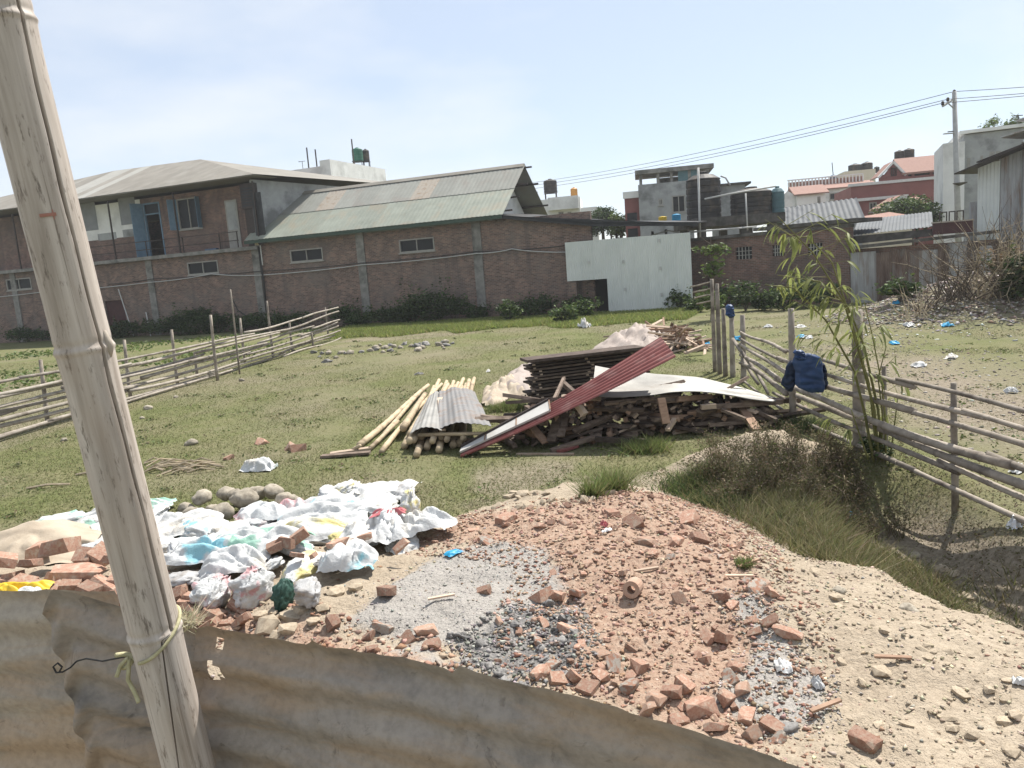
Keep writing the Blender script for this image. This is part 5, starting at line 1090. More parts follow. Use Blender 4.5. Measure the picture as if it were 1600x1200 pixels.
# single planks that stick out of the heap (photo pixels of both ends)
for (x0, y0, Ya), (x1, y1, Yb), w, h, m_, lab in (
        ((1150, 622, 11.9), (1183, 672, 10.9), 0.13, 0.04, 'timber_warm', 'brown plank sliding out of the heap towards the mound'),
        ((1033, 622, 11.2), (1041, 662, 11.05), 0.12, 0.035, 'timber_warm', 'upright reddish plank end at the middle of the heap'),
        ((1043, 672, 11.1), (1054, 655, 11.3), 0.07, 0.05, 'timber_pale', 'small pale block below the upright plank'),
        ((902, 632, 11.2), (914, 648, 11.1), 0.09, 0.08, 'timber_pale', 'pale split block poking out under the red sheet'),
        ((861, 690, 11.1), (872, 648, 11.4), 0.14, 0.03, 'timber_old', 'grey board leaning under the red sheet'),
        ((876, 682, 11.1), (884, 644, 11.5), 0.12, 0.03, 'timber_old', 'short grey board leaning right of another under the red sheet'),
        ((829, 664, 11.3), (853, 692, 11.1), 0.14, 0.03, 'timber_warm', 'pinkish board tilted near the foot of the red sheet'),
        ((862, 716, 10.95), (938, 680, 11.2), 0.11, 0.05, 'timber_old', 'long plank lying in front of the heap, rising right'),
        ((872, 718, 10.9), (900, 696, 11.1), 0.13, 0.04, 'red_sheet', 'dull red board lying before the heap'),
        ((808, 718, 10.95), (898, 724, 10.7), 0.05, 0.03, 'timber_pale', 'thin pale stick on the grass before the heap'),
        ((1095, 636, 11.3), (1118, 634, 11.3), 0.1, 0.07, 'timber_pale', 'pale short beam end at the right of the heap'),
        ((1128, 640, 11.3), (1165, 655, 11.1), 0.08, 0.04, 'timber_old', 'grey batten slanting at the right of the heap'),
        ((1180, 640, 11.4), (1215, 658, 11.2), 0.09, 0.05, 'timber_old', 'grey beam at the right tip of the heap'),
        ((930, 686, 11.0), (1010, 694, 11.0), 0.09, 0.07, 'timber_dark', 'dark beam along the foot of the heap')):
    a, b_ = atY(x0, y0, Ya), atY(x1, y1, Yb)
    for q in (a, b_): q[2] = max(q[2], h1(q[0], q[1]) + h / 2)
    tag(MB().bar(a, b_, w, h).build('plank', m_, None), lab, 'plank')
FLs, FRs, BRs, BLs = atY(925, 619, 11.3), atY(1206, 623, 11.35), atY(1233, 623, 12.1), atY(930, 571, 13.0)
def Psil(u, v):
    a = FLs + (FRs - FLs) * v; b_ = BLs + (BRs - BLs) * v; p = a + (b_ - a) * u
    return p + np.array([0, 0, 0.06 * math.sin(math.pi * v) - 0.03 * math.sin(2.6 * math.pi * v) + 0.02 * (vnoise(v * 9, u * 5, 2) - 0.5)])
def sheet(name, P, nu, nv, waves, amp, nrm, mat, parent=None, th=0.006):
    g = corr(P, nu, nv, waves, amp, nrm); nn = np.array(nrm, float); mb = MB(); mb.grid(g); mb.grid([[p - nn * th for p in r][::-1] for r in g]); return mb.build(name, mat, parent, smooth_=True)
tag(sheet('silver_sheet', Psil, 132, 40, 22, 0.012, (0, 0, 1), 'silver_sheet'), 'silver corrugated sheet covering the timber heap', 'metal sheet')
LLr, LUr, UUr, ULr = G(720, 716) + (0, 0, 0.02), atY(724, 705, 11.2), atY(1032, 526, 11.9), atY(1056, 557, 10.95); LUr[2] = max(LUr[2], h1(LUr[0], LUr[1]) + 0.06)
def Pred(u, v):
    a = LLr + (ULr - LLr) * v; b_ = LUr + (UUr - LUr) * v; return a + (b_ - a) * u + np.array([0, 0, -0.05 * math.sin(math.pi * v)])
nred = np.cross(ULr - LLr, UUr - ULr); nred = nred / np.linalg.norm(nred); nred = nred if nred[2] > 0 else -nred
tag(sheet('red_sheet', Pred, 84, 12, 7, 0.022, nred, 'red_sheet'), 'long dull red corrugated sheet leaning across the timber heap', 'metal sheet')
wb = thing('white_trough', 'narrow white panel with dark edge lying on the lower red sheet', 'panel', LLr)
MB().slab([Pred(0.28, 0.0) + nred * 0.035, Pred(0.28, 0.43) + nred * 0.035, Pred(0.97, 0.43) + nred * 0.035, Pred(0.97, 0.0) + nred * 0.035], nred * 0.03).build('face', 'white_board', wb)
MB().bar(Pred(1.0, 0.0) + nred * 0.05, Pred(1.0, 0.43) + nred * 0.05, 0.03, 0.09, nred).build('edge', 'dark_metal', wb)
for v_ in (0.12, 0.27, 0.432): MB().bar(Pred(0.3, v_) + nred * 0.072, Pred(0.95, v_) + nred * 0.072, 0.02, 0.012, nred).build('batten', 'timber_warm', wb)
# stack of dark boards
for k in range(15):
    z = 0.06 + 0.062 * k; a = atY(830 - 4 * math.sin(k * 1.7), 620, 14.2); b_ = atY(1010, 612, 15.0)
    off = random.uniform(-.06, .06)
    for j, dy in enumerate((0.0, 0.38, 0.76)):
        if j: continue
        tag(MB().bar((a[0] + off, a[1] + dy, z), (b_[0] + off, b_[1] + dy, z + random.uniform(0, .015)), 0.36, 0.036).build('board', 'timber_dark' if k % 3 else 'timber_old', None), ('topmost' if k == 14 else 'dark weathered') + ' board in the neat stack behind the red sheet', 'board', 'boards of the dark stack')
    if k < 14:
        for t in (0.06, 0.5, 0.9):
            q = a + (b_ - a) * t; tag(MB().bar((q[0] + off, q[1] - 0.2, z + 0.031), (q[0] + off, q[1] + 0.95, z + 0.031), 0.05, 0.024).build('spacer', 'timber_pale', None), 'thin spacer stick between boards of the dark stack', 'stick', 'spacers in the dark stack')
a = atY(818, 561, 14.0); b_ = atY(1000, 541, 14.6); a[2] = 1.005; b_[2] = 1.02; tag(MB().bar(a, b_, 0.5, 0.05).build('roof_board', 'timber_dark', None), 'wide dark board laid on top of the stack', 'board')

# draped cloths and tarps
def drape(name, px, Yc, h, mat, label, cat, folds=5, seed=1, n=34, rip=0.05):
    """cloth lying over a lump: outline in photo pixels, peak height h"""
    P = [atz(x, y, 0.0) if Yc is None else atz(x, y, 0) for x, y in px]; P2 = [(p[0], p[1]) for p in P]; xs_ = [p[0] for p in P2]; ys_ = [p[1] for p in P2]
    gx = np.linspace(min(xs_), max(xs_), n); gy = np.linspace(min(ys_), max(ys_), n); XX, YY = np.meshgrid(gx, gy); D = polydist(XX, YY, P2); mx_ = max(D.max(), 1e-3)
    sc_ = 1.0 / (max(xs_) - min(xs_)); t = np.clip(D / mx_, 0, 1)
    Z = height(XX, YY) + 0.01 + h * t ** 0.75 + rip * (np.abs(fbm(XX * folds, YY * folds, seed, 3) - 0.5) * 2) * (0.3 + t)
    idx_ = {}; V = []; Fc = []; ok = D > -0.04 * mx_
    for j in range(n - 1):
        for i in range(n - 1):
            if ok[j, i] and ok[j, i + 1] and ok[j + 1, i] and ok[j + 1, i + 1]:
                q = []
                for jj, ii in ((j, i), (j, i + 1), (j + 1, i + 1), (j + 1, i)):
                    if (jj, ii) not in idx_: idx_[(jj, ii)] = len(V); V.append((XX[jj, ii], YY[jj, ii], Z[jj, ii]))
                    q.append(idx_[(jj, ii)])
                Fc.append(tuple(q))
    mb = MB(); mb.v = V; mb.f = Fc; return tag(mb.build(name, mat, None, smooth_=True), label, cat)
drape('tarp', [(752, 632), (765, 612), (800, 582), (838, 568), (842, 622), (790, 622), (770, 640)], None, 0.25, 'tarp_pink', 'pinkish grey tarp spread left of the dark board stack', 'tarp', 4, 4, 44, 0.16)
drape('cloth', [(752, 636), (756, 612), (790, 604), (835, 600), (836, 624), (800, 622), (775, 640)], None, 0.22, 'tarp_beige', 'crumpled beige cloth before the dark board stack', 'cloth', 5, 8, 44, rip=0.26)
drape('tarp', [(925, 548), (960, 528), (1010, 520), (1050, 524), (1075, 545), (1030, 556), (960, 556)], None, 0.42, 'tarp_pink', 'pale tarp bunched beside the far scrap wood heap', 'tarp', 3, 12, 44, rip=0.4)
# far heap of scrap wood
SG = 'scrap wood pieces in the far heap'
for k in range(150):
    t = random.random(); x, y = 1065 + random.gauss(0, 22), 548
    g0 = atz(min(1108, max(1000, x)), y, 0); hh = 0.75 * math.exp(-((x - 1055) / 34) ** 2)
    o = put(random.choice(tmesh), 'scrap_wood', (g0[0], g0[1] + random.uniform(-0.3, 1.6), h1(g0[0], g0[1]) + random.random() * hh + 0.04), (random.gauss(0, 0.25), random.uniform(-0.7, 0.7), random.uniform(0, 6.28)), 'short scrap of wood in the far heap by the fence corner', 'scrap wood', SG, 0.8)
    o.data = tmesh[(5, 2, 12, 9, 0)[k % 5]]
for (x0, y0), (x1, y1) in (((945, 526), (985, 522)), ((1000, 520), (1035, 500)), ((1070, 552), (1100, 540))):
    a, b_ = atz(x0, y0, 0.1), atz(x1, y1, 0.25); tag(MB().bar(a, b_, 0.14, 0.06).build('plank', 'timber_pale', None), {945: 'plank lying left of the far scrap heap', 1000: 'plank on the back of the far scrap heap', 1070: 'plank end at the right of the far scrap heap'}[x0], 'plank')

# ------------------------------------------------------------------ pile of bamboo poles with two tin sheets
PGp = 'pale bamboo poles piled on the grass'
fr_px = [(562, 697, 669, 602, 0.05), (579, 702, 622, 658, 0.035), (596, 707, 690, 600, 0.04), (600, 680, 668, 603, 0.035), (630, 671, 664, 616, 0.055), (632, 698, 686, 594, 0.05), (640, 690, 700, 600, 0.05), (651, 711, 698, 596, 0.048), (646, 690, 712, 602, 0.04), (667, 700, 709, 596, 0.048), (676, 690, 716, 598, 0.045), (686, 704, 724, 592, 0.05), (698, 688, 728, 600, 0.04), (708, 696, 733, 594, 0.052), (717, 694, 741, 591, 0.05), (724, 686, 738, 597, 0.045), (640, 680, 678, 604, 0.045), (658, 684, 704, 604, 0.045), (690, 684, 722, 604, 0.045), (552, 704, 563, 696, 0.03)]
for k, (x0, y0, x1, y1, r) in enumerate(fr_px):
    z0 = r + (0.0 if y0 > 692 or x0 < 610 else 0.13); a = atz(x0, y0, z0); b_ = atz(x1, y1, r + 0.1)
    a[2] = h1(a[0], a[1]) + z0 + 0.01
    tag(bam(MB(), a, b_, r, 10, 0.015).build('bamboo_pole', 'bamboo_pale', None, smooth_=True), 'short bamboo stub left of the pole pile' if k == 19 else 'pale bamboo pole in the pile beside the timber heap', 'bamboo pole', PGp)
A_, B_, C_, D_ = atz(684, 668, 0.36), atz(768, 668, 0.40), atz(742, 612, 0.42), atz(686, 613, 0.40)
tag(sheet('tin_sheet', lambda u, v: (A_ + (B_ - A_) * u) * (1 - v) + (D_ + (C_ - D_) * u) * v + np.array([0, 0, 0.10 * math.sin(math.pi * u) + 0.07 * (vnoise(u * 5, v * 4, 6) - 0.5)]), 72, 14, 9, 0.005, (0, 0, 1), 'grey_sheet'), 'flat grey tin sheet on the right of the bamboo poles', 'metal sheet')
A2, B2, C2, D2 = atz(640, 678, 0.28), atz(690, 672, 0.34), atz(690, 614, 0.36), atz(668, 622, 0.30)
tag(sheet('tin_sheet', lambda u, v: (A2 + (B2 - A2) * u) * (1 - v) + (D2 + (C2 - D2) * u) * v + np.array([0, 0, 0.07 * math.sin(math.pi * u) + 0.03 * (vnoise(u * 5, v * 4, 16) - 0.5)]), 48, 14, 6, 0.005, (0, 0, 1), 'silver_sheet'), 'paler tin sheet on the left of the bamboo poles', 'metal sheet')
a, b_ = atz(691, 672, 0.30), atz(688, 622, 0.42); tag(MB().bar(a, b_, 0.10, 0.03).build('plank', 'timber_pale', None), 'board between the two tin sheets on the poles', 'plank')
a, b_ = atz(654, 680, 0.22), atz(760, 677, 0.26); tag(bam(MB(), a, b_, 0.03, 8).build('bamboo_pole', 'bamboo_pale', None, smooth_=True), 'cross pole under the front edge of the tin sheets', 'bamboo pole')
for x0, y0, x1, y1, lab in ((502, 713, 578, 707, 'grey board lying flat at the foot of the bamboo pile'), (516, 709, 580, 700, 'pale board lying just behind the grey one by the bamboo pile')):
    tag(MB().bar(atz(x0, y0, 0.03), atz(x1, y1, 0.05), 0.13, 0.035).build('board', 'timber_pale' if y0 < 710 else 'timber_old', None), lab, 'board')

# ------------------------------------------------------------------ stones, bricks and rubble
surf('stone', [(0.19, 0.165, 0.13), (0.31, 0.275, 0.22), (0.40, 0.36, 0.295)], 4, 0.9, 0.3, 16, 0.012, rnd=0.15)
surf('stone_grey', [(0.14, 0.135, 0.13), (0.26, 0.25, 0.24)], 5, 0.9, 0.3, 18, 0.01, rnd=0.2)
surf('clod', [(0.25, 0.20, 0.145), (0.35, 0.29, 0.215), (0.41, 0.345, 0.26)], 8, 0.95, 0.3, 30, 0.01, rnd=0.15)
surf('brick_red', [(0.26, 0.142, 0.10), (0.35, 0.205, 0.148), (0.39, 0.275, 0.21)], 9, 0.92, 0.6, 40, 0.012, rnd=0.32, stain=(0.40, 0.325, 0.255), stain_scale=4)
surf('brick_pale', [(0.32, 0.20, 0.145), (0.40, 0.27, 0.20)], 9, 0.92, 0.6, 40, 0.012, rnd=0.2, stain=(0.36, 0.31, 0.255), stain_scale=4)
def hull_mesh(name, pts, mat):
    bm = bmesh.new(); [bm.verts.new(p) for p in pts]; r = bmesh.ops.convex_hull(bm, input=bm.verts)
    bmesh.ops.delete(bm, geom=list({e for e in r['geom_interior'] + r['geom_unused'] if isinstance(e, bmesh.types.BMVert)}), context='VERTS')
    me = bpy.data.meshes.new(name); bm.to_mesh(me); bm.free(); me.materials.append(MATS[mat]); return me
def chunk(mat, cut=0.5, box=(0.5, 0.33, 0.22)):
    pts = []
    for x in (-1, 1):
        for y in (-1, 1):
            for z in (-1, 1):
                p = np.array([x * box[0], y * box[1], z * box[2]]) * (1 + 0.19 * RNG.standard_normal(3))
                if random.random() < cut:
                    for ax in range(3): q = p.copy(); q[ax] *= random.uniform(0.15, 0.75); pts.append(tuple(q * (1 + 0.05 * RNG.standard_normal(3))))
                else: pts.append(tuple(p)); pts.append(tuple(p * np.array([0.9, 1.03, 1.0]))); 
    return hull_mesh('brick_chunk', pts, mat)
surf('brick_mortar', [(0.30, 0.27, 0.235), (0.40, 0.36, 0.31)], 7, 0.95, 0.6, 30, 0.015, rnd=0.2, stain=(0.32, 0.18, 0.125), stain_scale=2.5, stain_pos=(0.45, 0.55))
chunks = [chunk(('brick_red', 'brick_pale', 'brick_red', 'brick_mortar', 'brick_red', 'brick_red')[k % 6], 0.6 + 0.25 * (k % 2)) for k in range(16)]
halves = [chunk('brick_red', 0.15, (0.5, 0.45, 0.3)) for k in range(5)] + [chunk('brick_red', 0.12, (0.5, 0.24, 0.15)) for k in range(4)]
def rock(mat, seed, sub=2, flat=0.7, rough_=0.35):
    bm = bmesh.new(); bmesh.ops.create_icosphere(bm, subdivisions=sub, radius=0.5)
    for v in bm.verts:
        c = v.co; f = 1 + rough_ * (float(fbm(c.x * 2.2 + seed * 7, c.y * 2.2 + c.z * 3.1, seed, 3)) - 0.5) * 2 + rough_ * 0.8 * (float(fbm(c.x * 6 + seed * 3, c.z * 6 - c.y * 5, seed + 9, 2)) - 0.5); v.co = Vector((c.x * f, c.y * f * 0.85, c.z * f * flat))
    me = bpy.data.meshes.new('rock'); bm.to_mesh(me); bm.free(); me.materials.append(MATS[mat]); me.polygons.foreach_set('use_smooth', np.ones(len(me.polygons), bool)); return me
rocks = [rock('stone', k, 3, 0.68) for k in range(7)]; clods = []
for k in range(10):
    q_ = RNG.standard_normal((26, 3)); q_ /= np.linalg.norm(q_, axis=1)[:, None]; q_ *= np.array([0.5, 0.4, 0.22]) * RNG.uniform(0.7, 1.1, (26, 1)); clods.append(hull_mesh('clod', [tuple(p_) for p_ in q_], 'clod'))
gcl = [rock('stone_grey', 50 + k, 3, 0.6, 0.9) for k in range(4)]
def eul(): return (random.gauss(0, 0.35), random.gauss(0, 0.35), random.uniform(0, 6.28))
def on_ground(px, py, sink=0.0): g = G(px, py); return g + np.array([0, 0, sink])
# round stones behind the sacks
for k, (cx, cy, r) in enumerate(((170, 240, 40), (195, 280, 58), (262, 222, 50), (312, 248, 48), (360, 275, 62), (385, 205, 50), (480, 238, 72), (545, 200, 52), (630, 195, 52), (725, 195, 38), (690, 238, 58), (600, 272, 42), (642, 298, 44), (712, 268, 40), (288, 295, 30), (430, 205, 40), (560, 250, 48))):
    px, py = 240 + cx / 3.333, 720 + cy / 3.333; g = G(px, py + 8); up_ = 0.10 if cy < 245 and 250 < cx < 700 else 0.0
    s = 2.0 * r / 3.333 * g[1] / 1200; put(rocks[k % 7], 'boulder', g + (0, 0, s * 0.22 + up_), (random.gauss(0, .3), random.gauss(0, .3), random.uniform(0, 6.28)), 'rounded tan stone in the heap behind the white sacks', 'stone', 'round stones heaped behind the sacks', s)
for k in range(46):
    t = random.random(); px = 500 + 205 * t + random.gauss(0, 6); py = 556 - 18 * t + random.gauss(0, 3.5); g = G(px, py); put((gcl + rocks)[k % 11], 'field_stone', g + (0, 0, 0.03), eul(), 'small grey stone in the row on the far grass', 'stone', 'row of stones on the far grass', random.uniform(0.12, 0.34))
for k in range(16):
    px, py = random.uniform(770, 960), random.uniform(775, 800) - 0.05 * 0; g = G(px, py - 4); put(clods[k % 8], 'earth_clod', g + (0, 0, 0.01), eul(), 'pale earth clod at the far rim of the rubble mound', 'earth clod', 'earth clods at the far rim', random.uniform(0.08, 0.2))
for k, (px, py) in enumerate(((275, 622), (232, 640), (100, 690), (222, 655), (378, 596), (408, 694), (465, 705), (452, 703), (358, 718), (300, 695))):
    put(rocks[k % 7] if k not in (5, 6, 7, 8) else chunks[k], 'loose_stone', G(px, py) + (0, 0, 0.02), eul(), 'lone stone lying in the grass near the left fence', 'stone', 'loose stones on the left grass', random.uniform(0.12, 0.25))

# broken bricks heaped behind the tin fence at the left
left_b = [(35, 380, 70), (180, 340, 80), (268, 345, 105), (135, 392, 95), (315, 402, 185), (420, 360, 72), (465, 378, 50), (300, 445, 80), (428, 440, 105), (365, 475, 80), (482, 428, 60), (472, 500, 90), (60, 408, 60), (20, 430, 70), (240, 420, 80), (350, 365, 60), (210, 470, 90), (100, 440, 80), (60, 470, 90), (150, 470, 80)]
for k, (cx, cy, w) in enumerate(left_b):
    px, py = cx / 2.608, 740 + cy / 2.608; g = G(px, py + 14); s = w / 2.608 * g[1] / 1200 * 1.05
    put(halves[(5 + k % 4) if w > 150 or k % 5 == 3 else k % 5], 'broken_brick', g + (0, 0, 0.05 + 0.08 * (cy < 400) + 0.05 * (cy < 350)), (random.gauss(0, 0.25), random.gauss(0, 0.25), random.uniform(-0.6, 0.6)), 'broken red brick in the heap left of the bamboo pole', 'brick', 'broken bricks left of the pole', s)
mid_b = [(130, 690, 60), (190, 705, 55), (215, 785, 100), (165, 745, 70), (310, 810, 110), (440, 752, 100), (462, 835, 105), (292, 848, 110), (375, 840, 70), (250, 830, 60), (700, 492, 85), (772, 455, 90), (640, 515, 70), (845, 565, 35), (968, 498, 95), (1090, 470, 90), (760, 560, 70), (1295, 515, 80), (1215, 672, 75), (938, 838, 75), (150, 660, 60)]
for k, (cx, cy, w) in enumerate(mid_b):
    px, py = 240 + cx / 3.333, 720 + cy / 3.333; g = G(px, py + 10); s = w / 3.333 * g[1] / 1200 * 1.05; lift = 0.04 if cy > 600 else 0.16
    put(halves[k % 9], 'broken_brick', g + (0, 0, lift), (random.gauss(0, 0.3), random.gauss(0, 0.3), random.uniform(-0.8, 0.8)), 'broken red brick lying among the white sacks or just below them', 'brick', 'broken bricks among the sacks', s)
for k, (cx, cy, w) in enumerate(((555, 785, 110), (625, 770, 60), (600, 840, 220), (720, 800, 200), (780, 760, 150), (830, 820, 100), (880, 750, 110), (960, 660, 150), (1050, 640, 110), (700, 850, 140), (640, 890, 120))):
    px, py = 240 + cx / 3.333, 720 + cy / 3.333; g = G(px, py + 8); s = w / 3.333 * g[1] / 1200; put(clods[k % 8], 'earth_lump', g + (0, 0, 0.01), (0, 0, random.uniform(0, 6)), 'lump of dry tan earth between sacks and tin fence', 'earth clod', 'earth lumps below the sacks', s)

def in_poly(poly, n, pad=0.0):
    P = np.array(poly); out = []
    while len(out) < n:
        x, y = RNG.uniform(P[:, 0].min() - pad, P[:, 0].max() + pad), RNG.uniform(P[:, 1].min() - pad, P[:, 1].max() + pad)
        if polydist(np.array([x]), np.array([y]), poly)[0] > -pad: out.append((x, y))
    return np.array(out)
# brick chunks on the mound: the larger ones each an object
BG = 'broken brick chunks on the rubble mound'; BLab = 'broken red brick chunk lying on the rubble mound'
near = [(1095, 1110, 70), (1030, 1095, 60), (1050, 1085, 50), (985, 1075, 50), (940, 1060, 45), (1135, 1095, 55), (1165, 1125, 60), (1180, 1150, 55), (1205, 1140, 60), (1140, 1065, 50), (1230, 995, 60), (1205, 975, 45), (1125, 935, 45), (1190, 915, 40), (1205, 930, 40), (1180, 920, 45), (1070, 1075, 45), (1000, 1045, 45), (920, 1080, 55), (900, 1065, 40), (870, 1065, 45), (845, 1055, 45), (1010, 1115, 50), (1060, 1130, 50), (960, 1040, 45), (885, 985, 45), (985, 1060, 42), (1350, 1165, 75), (665, 990, 55), (675, 1010, 45), (600, 985, 55), (575, 1000, 45), (1105, 1000, 45), (1130, 1000, 60), (1062, 940, 40), (870, 935, 50), (905, 930, 45), (845, 935, 45), (955, 805, 35), (990, 820, 45), (1080, 815, 50), (1090, 845, 40), (1055, 850, 45), (1010, 850, 50), (790, 815, 50), (760, 850, 35), (755, 925, 35), (1150, 1045, 45), (1100, 1035, 40), (1160, 1080, 45), (640, 1000, 40), (1215, 1160, 50), (1120, 1140, 50)]
for k, (px, py, w) in enumerate(near):
    g = G(px, py); s = w * g[1] / 1200 * 0.62; put((chunks + halves[:5])[k % 21], 'brick_chunk', g + (0, 0, s * 0.08), eul(), BLab, 'brick', BG, s)
pts = np.concatenate([in_poly(BRICK_A, 190), in_poly(BRICK_B, 20), in_poly(GREY_B, 14, 0.1), in_poly(DARK_A, 14)])
for k, (x, y) in enumerate(pts):
    s = random.choice((0.035, 0.045, 0.05, 0.06, 0.075)) * (1.0 if y > 6 else 0.95) * random.uniform(0.8, 1.15); put(chunks[k % 16], 'brick_chunk', (x, y, h1(x, y) + s * 0.04), eul(), BLab, 'brick', BG, s)
pts = in_poly(DARK_A, 30, 0.1)
for k, (x, y) in enumerate(pts): s = random.uniform(0.035, 0.08); put(gcl[k % 4], 'cinder_lump', (x, y, h1(x, y) + s * 0.1), eul(), 'dark grey mortar lump on the rubble mound', 'mortar lump', 'grey mortar lumps on the mound', s)
SAND = wpoly([(1180, 860), (1370, 862), (1480, 900), (1590, 955), (1600, 1190), (1330, 1180), (1290, 1060), (1240, 960)])
pts = in_poly(SAND, 150)
for k, (x, y) in enumerate(pts): s = random.choice((0.035, 0.045, 0.06, 0.08)) * random.uniform(0.8, 1.2); put(clods[k % 8], 'earth_clod', (x, y, h1(x, y) + s * 0.02), (random.gauss(0, .2), random.gauss(0, .2), random.uniform(0, 6)), 'tan earth clod on the sandy right side of the mound', 'earth clod', 'earth clods on the sandy side', s)
for k, (px, py, w) in enumerate(((1420, 955, 50), (1378, 1052, 70), (1430, 870, 35), (1470, 890, 55), (1490, 900, 50), (1515, 935, 60), (1310, 925, 40), (1305, 935, 50), (1275, 895, 45), (1545, 1080, 50), (1500, 1085, 60), (1570, 1130, 70), (1590, 1120, 60), (1480, 1020, 50), (1450, 1030, 45), (1580, 1175, 60), (1520, 1150, 60), (1415, 1030, 40), (1230, 1145, 60))):
    g = G(px, py); s = w * g[1] / 1200 * 0.6; put((gcl[0] if k == 18 else (rocks if k in (0, 2, 6) else clods)[k % 7]), 'earth_clod' if k != 18 else 'mortar_block', g + (0, 0, s * 0.03), (0.1, 0.1, random.uniform(0, 6)), 'large tan clod on the sandy right side of the mound' if k != 18 else 'grey mortar block at the lower end of the brick rubble', 'earth clod' if k != 18 else 'mortar lump', 'large clods on the sandy side' if k != 18 else None, s)
# fine chips, too many to count
OCT = np.array([(1, 0, 0), (-1, 0, 0), (0, 1, 0), (0, -1, 0), (0, 0, 1), (0, 0, -1)], float); OF = np.array([(0, 2, 4), (2, 1, 4), (1, 3, 4), (3, 0, 4), (2, 0, 5), (1, 2, 5), (3, 1, 5), (0, 3, 5)])
def chips(x, y, size, cols, flat=0.6):
    n = len(x); s = size * (0.4 + 1.2 * RNG.random(n) ** 2)
    v = (OCT[None] * (0.55 + 0.6 * RNG.random((n, 6, 1))) + 0.25 * RNG.standard_normal((n, 6, 3))) * s[:, None, None]; v[:, :, 2] *= flat
    a = RNG.random(n) * 6.28; ca, sa = np.cos(a)[:, None], np.sin(a)[:, None]; vx = v[:, :, 0] * ca - v[:, :, 1] * sa; vy = v[:, :, 0] * sa + v[:, :, 1] * ca
    v = np.stack([vx + x[:, None], vy + y[:, None], v[:, :, 2] + (height(x, y) + s * 0.15)[:, None]], -1)
    return v.reshape(-1, 3), (OF[None] + 6 * np.arange(n)[:, None, None]).reshape(-1, 3), np.repeat(pick(cols, n, 0.2), 6, 0)
BRC = [(0.29, 0.18, 0.13), (0.34, 0.225, 0.168), (0.37, 0.27, 0.21), (0.26, 0.155, 0.112)]; GRC = [(0.22, 0.21, 0.195), (0.31, 0.295, 0.275), (0.40, 0.385, 0.36), (0.15, 0.145, 0.14)]; SDC = [(0.33, 0.275, 0.205), (0.39, 0.33, 0.25), (0.27, 0.22, 0.165)]
def ip(poly, n, pad=0.1):
    P = np.array(poly); x = RNG.uniform(P[:, 0].min() - pad, P[:, 0].max() + pad, n * 3); y = RNG.uniform(P[:, 1].min() - pad, P[:, 1].max() + pad, n * 3); k = polydist(x, y, poly) > -pad; return x[k][:n], y[k][:n]
mw = [(-5, 2.2), (-6, 6.8), (-1, 7.6), (0.5, 8.6), (1.6, 8.5), (2.2, 7), (3, 5.3), (4, 3.5), (4, 1.8)]
v, f, c = join([chips(*ip(BRICK_A, 11000, 0.25), 0.015, BRC + [(0.40, 0.30, 0.23)]), chips(*ip(BRICK_B, 900, 0.2), 0.022, BRC), chips(*ip(GREY_A, 2600), 0.0065, GRC[1:3]), chips(*ip(GREY_B, 2200), 0.008, GRC[:3] + SDC[:1]), chips(*ip(DARK_A, 1800), 0.015, GRC[:1] + GRC[3:] + GRC[1:2]), chips(*ip(SAND, 5500, 0.2), 0.011, SDC[:2] + [(0.42, 0.355, 0.27)]), chips(*ip(mw, 5200), 0.012, SDC + BRC[:1] + GRC[1:2])])
tag(link('rubble_chips', mesh_from('rubble_chips', v, f, False, 'chips', c)), 'fine brick, mortar and earth chips strewn over the mound', 'rubble', kind='stuff')
# clay pipe piece
g = G(990, 930); t = thing('clay_pipe', 'short hollow clay pipe piece lying on the brick rubble', 'clay pipe', g)
ax = np.array([-0.35, -0.85, 0.15]); ax /= np.linalg.norm(ax); s_ = g[1] / 1200 * 26; mb = MB(); u1 = np.cross(ax, (0, 0, 1)); u1 /= np.linalg.norm(u1); u2 = np.cross(u1, ax); cc_ = g + (0, 0, s_ * 0.5); V = []
for (r_, off) in ((0.55, 0.6), (0.55, -0.6), (0.27, -0.6), (0.27, 0.6)):
    for k in range(18): a = 2 * math.pi * k / 18; V.append(cc_ + ax * off * s_ + (u1 * math.cos(a) + u2 * math.sin(a)) * r_ * s_)
mb.add(V, [(i * 18 + k, i * 18 + (k + 1) % 18, ((i + 1) % 4) * 18 + (k + 1) % 18, ((i + 1) % 4) * 18 + k) for i in range(4) for k in range(18)]); mb.build('tube', 'brick_pale', t, smooth_=False)
# ------------------------------------------------------------------ sacks
WH = [(0.46, 0.47, 0.47), (0.60, 0.61, 0.61)]
surf('sack_white', WH, 6, 0.55, 0.55, 9, 0.04, rnd=0.08, stain=(0.45, 0.42, 0.37), stain_scale=2.5)
surf('sack_pink', WH, 6, 0.55, 0.55, 9, 0.04, rnd=0.06, stain=(0.50, 0.30, 0.31), stain_scale=2.2, stain_pos=(0.5, 0.58))
surf('sack_green', WH, 6, 0.55, 0.55, 9, 0.04, rnd=0.06, stain=(0.24, 0.40, 0.33), stain_scale=2.0, stain_pos=(0.52, 0.57))
surf('sack_sky', WH, 6, 0.55, 0.55, 9, 0.04, rnd=0.06, stain=(0.25, 0.48, 0.55), stain_scale=1.8, stain_pos=(0.52, 0.57))
surf('sack_yellow', WH, 6, 0.55, 0.55, 9, 0.04, rnd=0.06, stain=(0.56, 0.49, 0.22), stain_scale=2.4, stain_pos=(0.48, 0.58))
surf('sack_grey', [(0.34, 0.34, 0.34), (0.48, 0.48, 0.48)], 6, 0.6, 0.4, 40, 0.015, rnd=0.06, stain=(0.28, 0.25, 0.22), stain_scale=2.5)
surf('sack_darkgreen', [(0.03, 0.075, 0.06), (0.05, 0.11, 0.09)], 6, 0.6, 0.4, 40, 0.015, rnd=0.05)
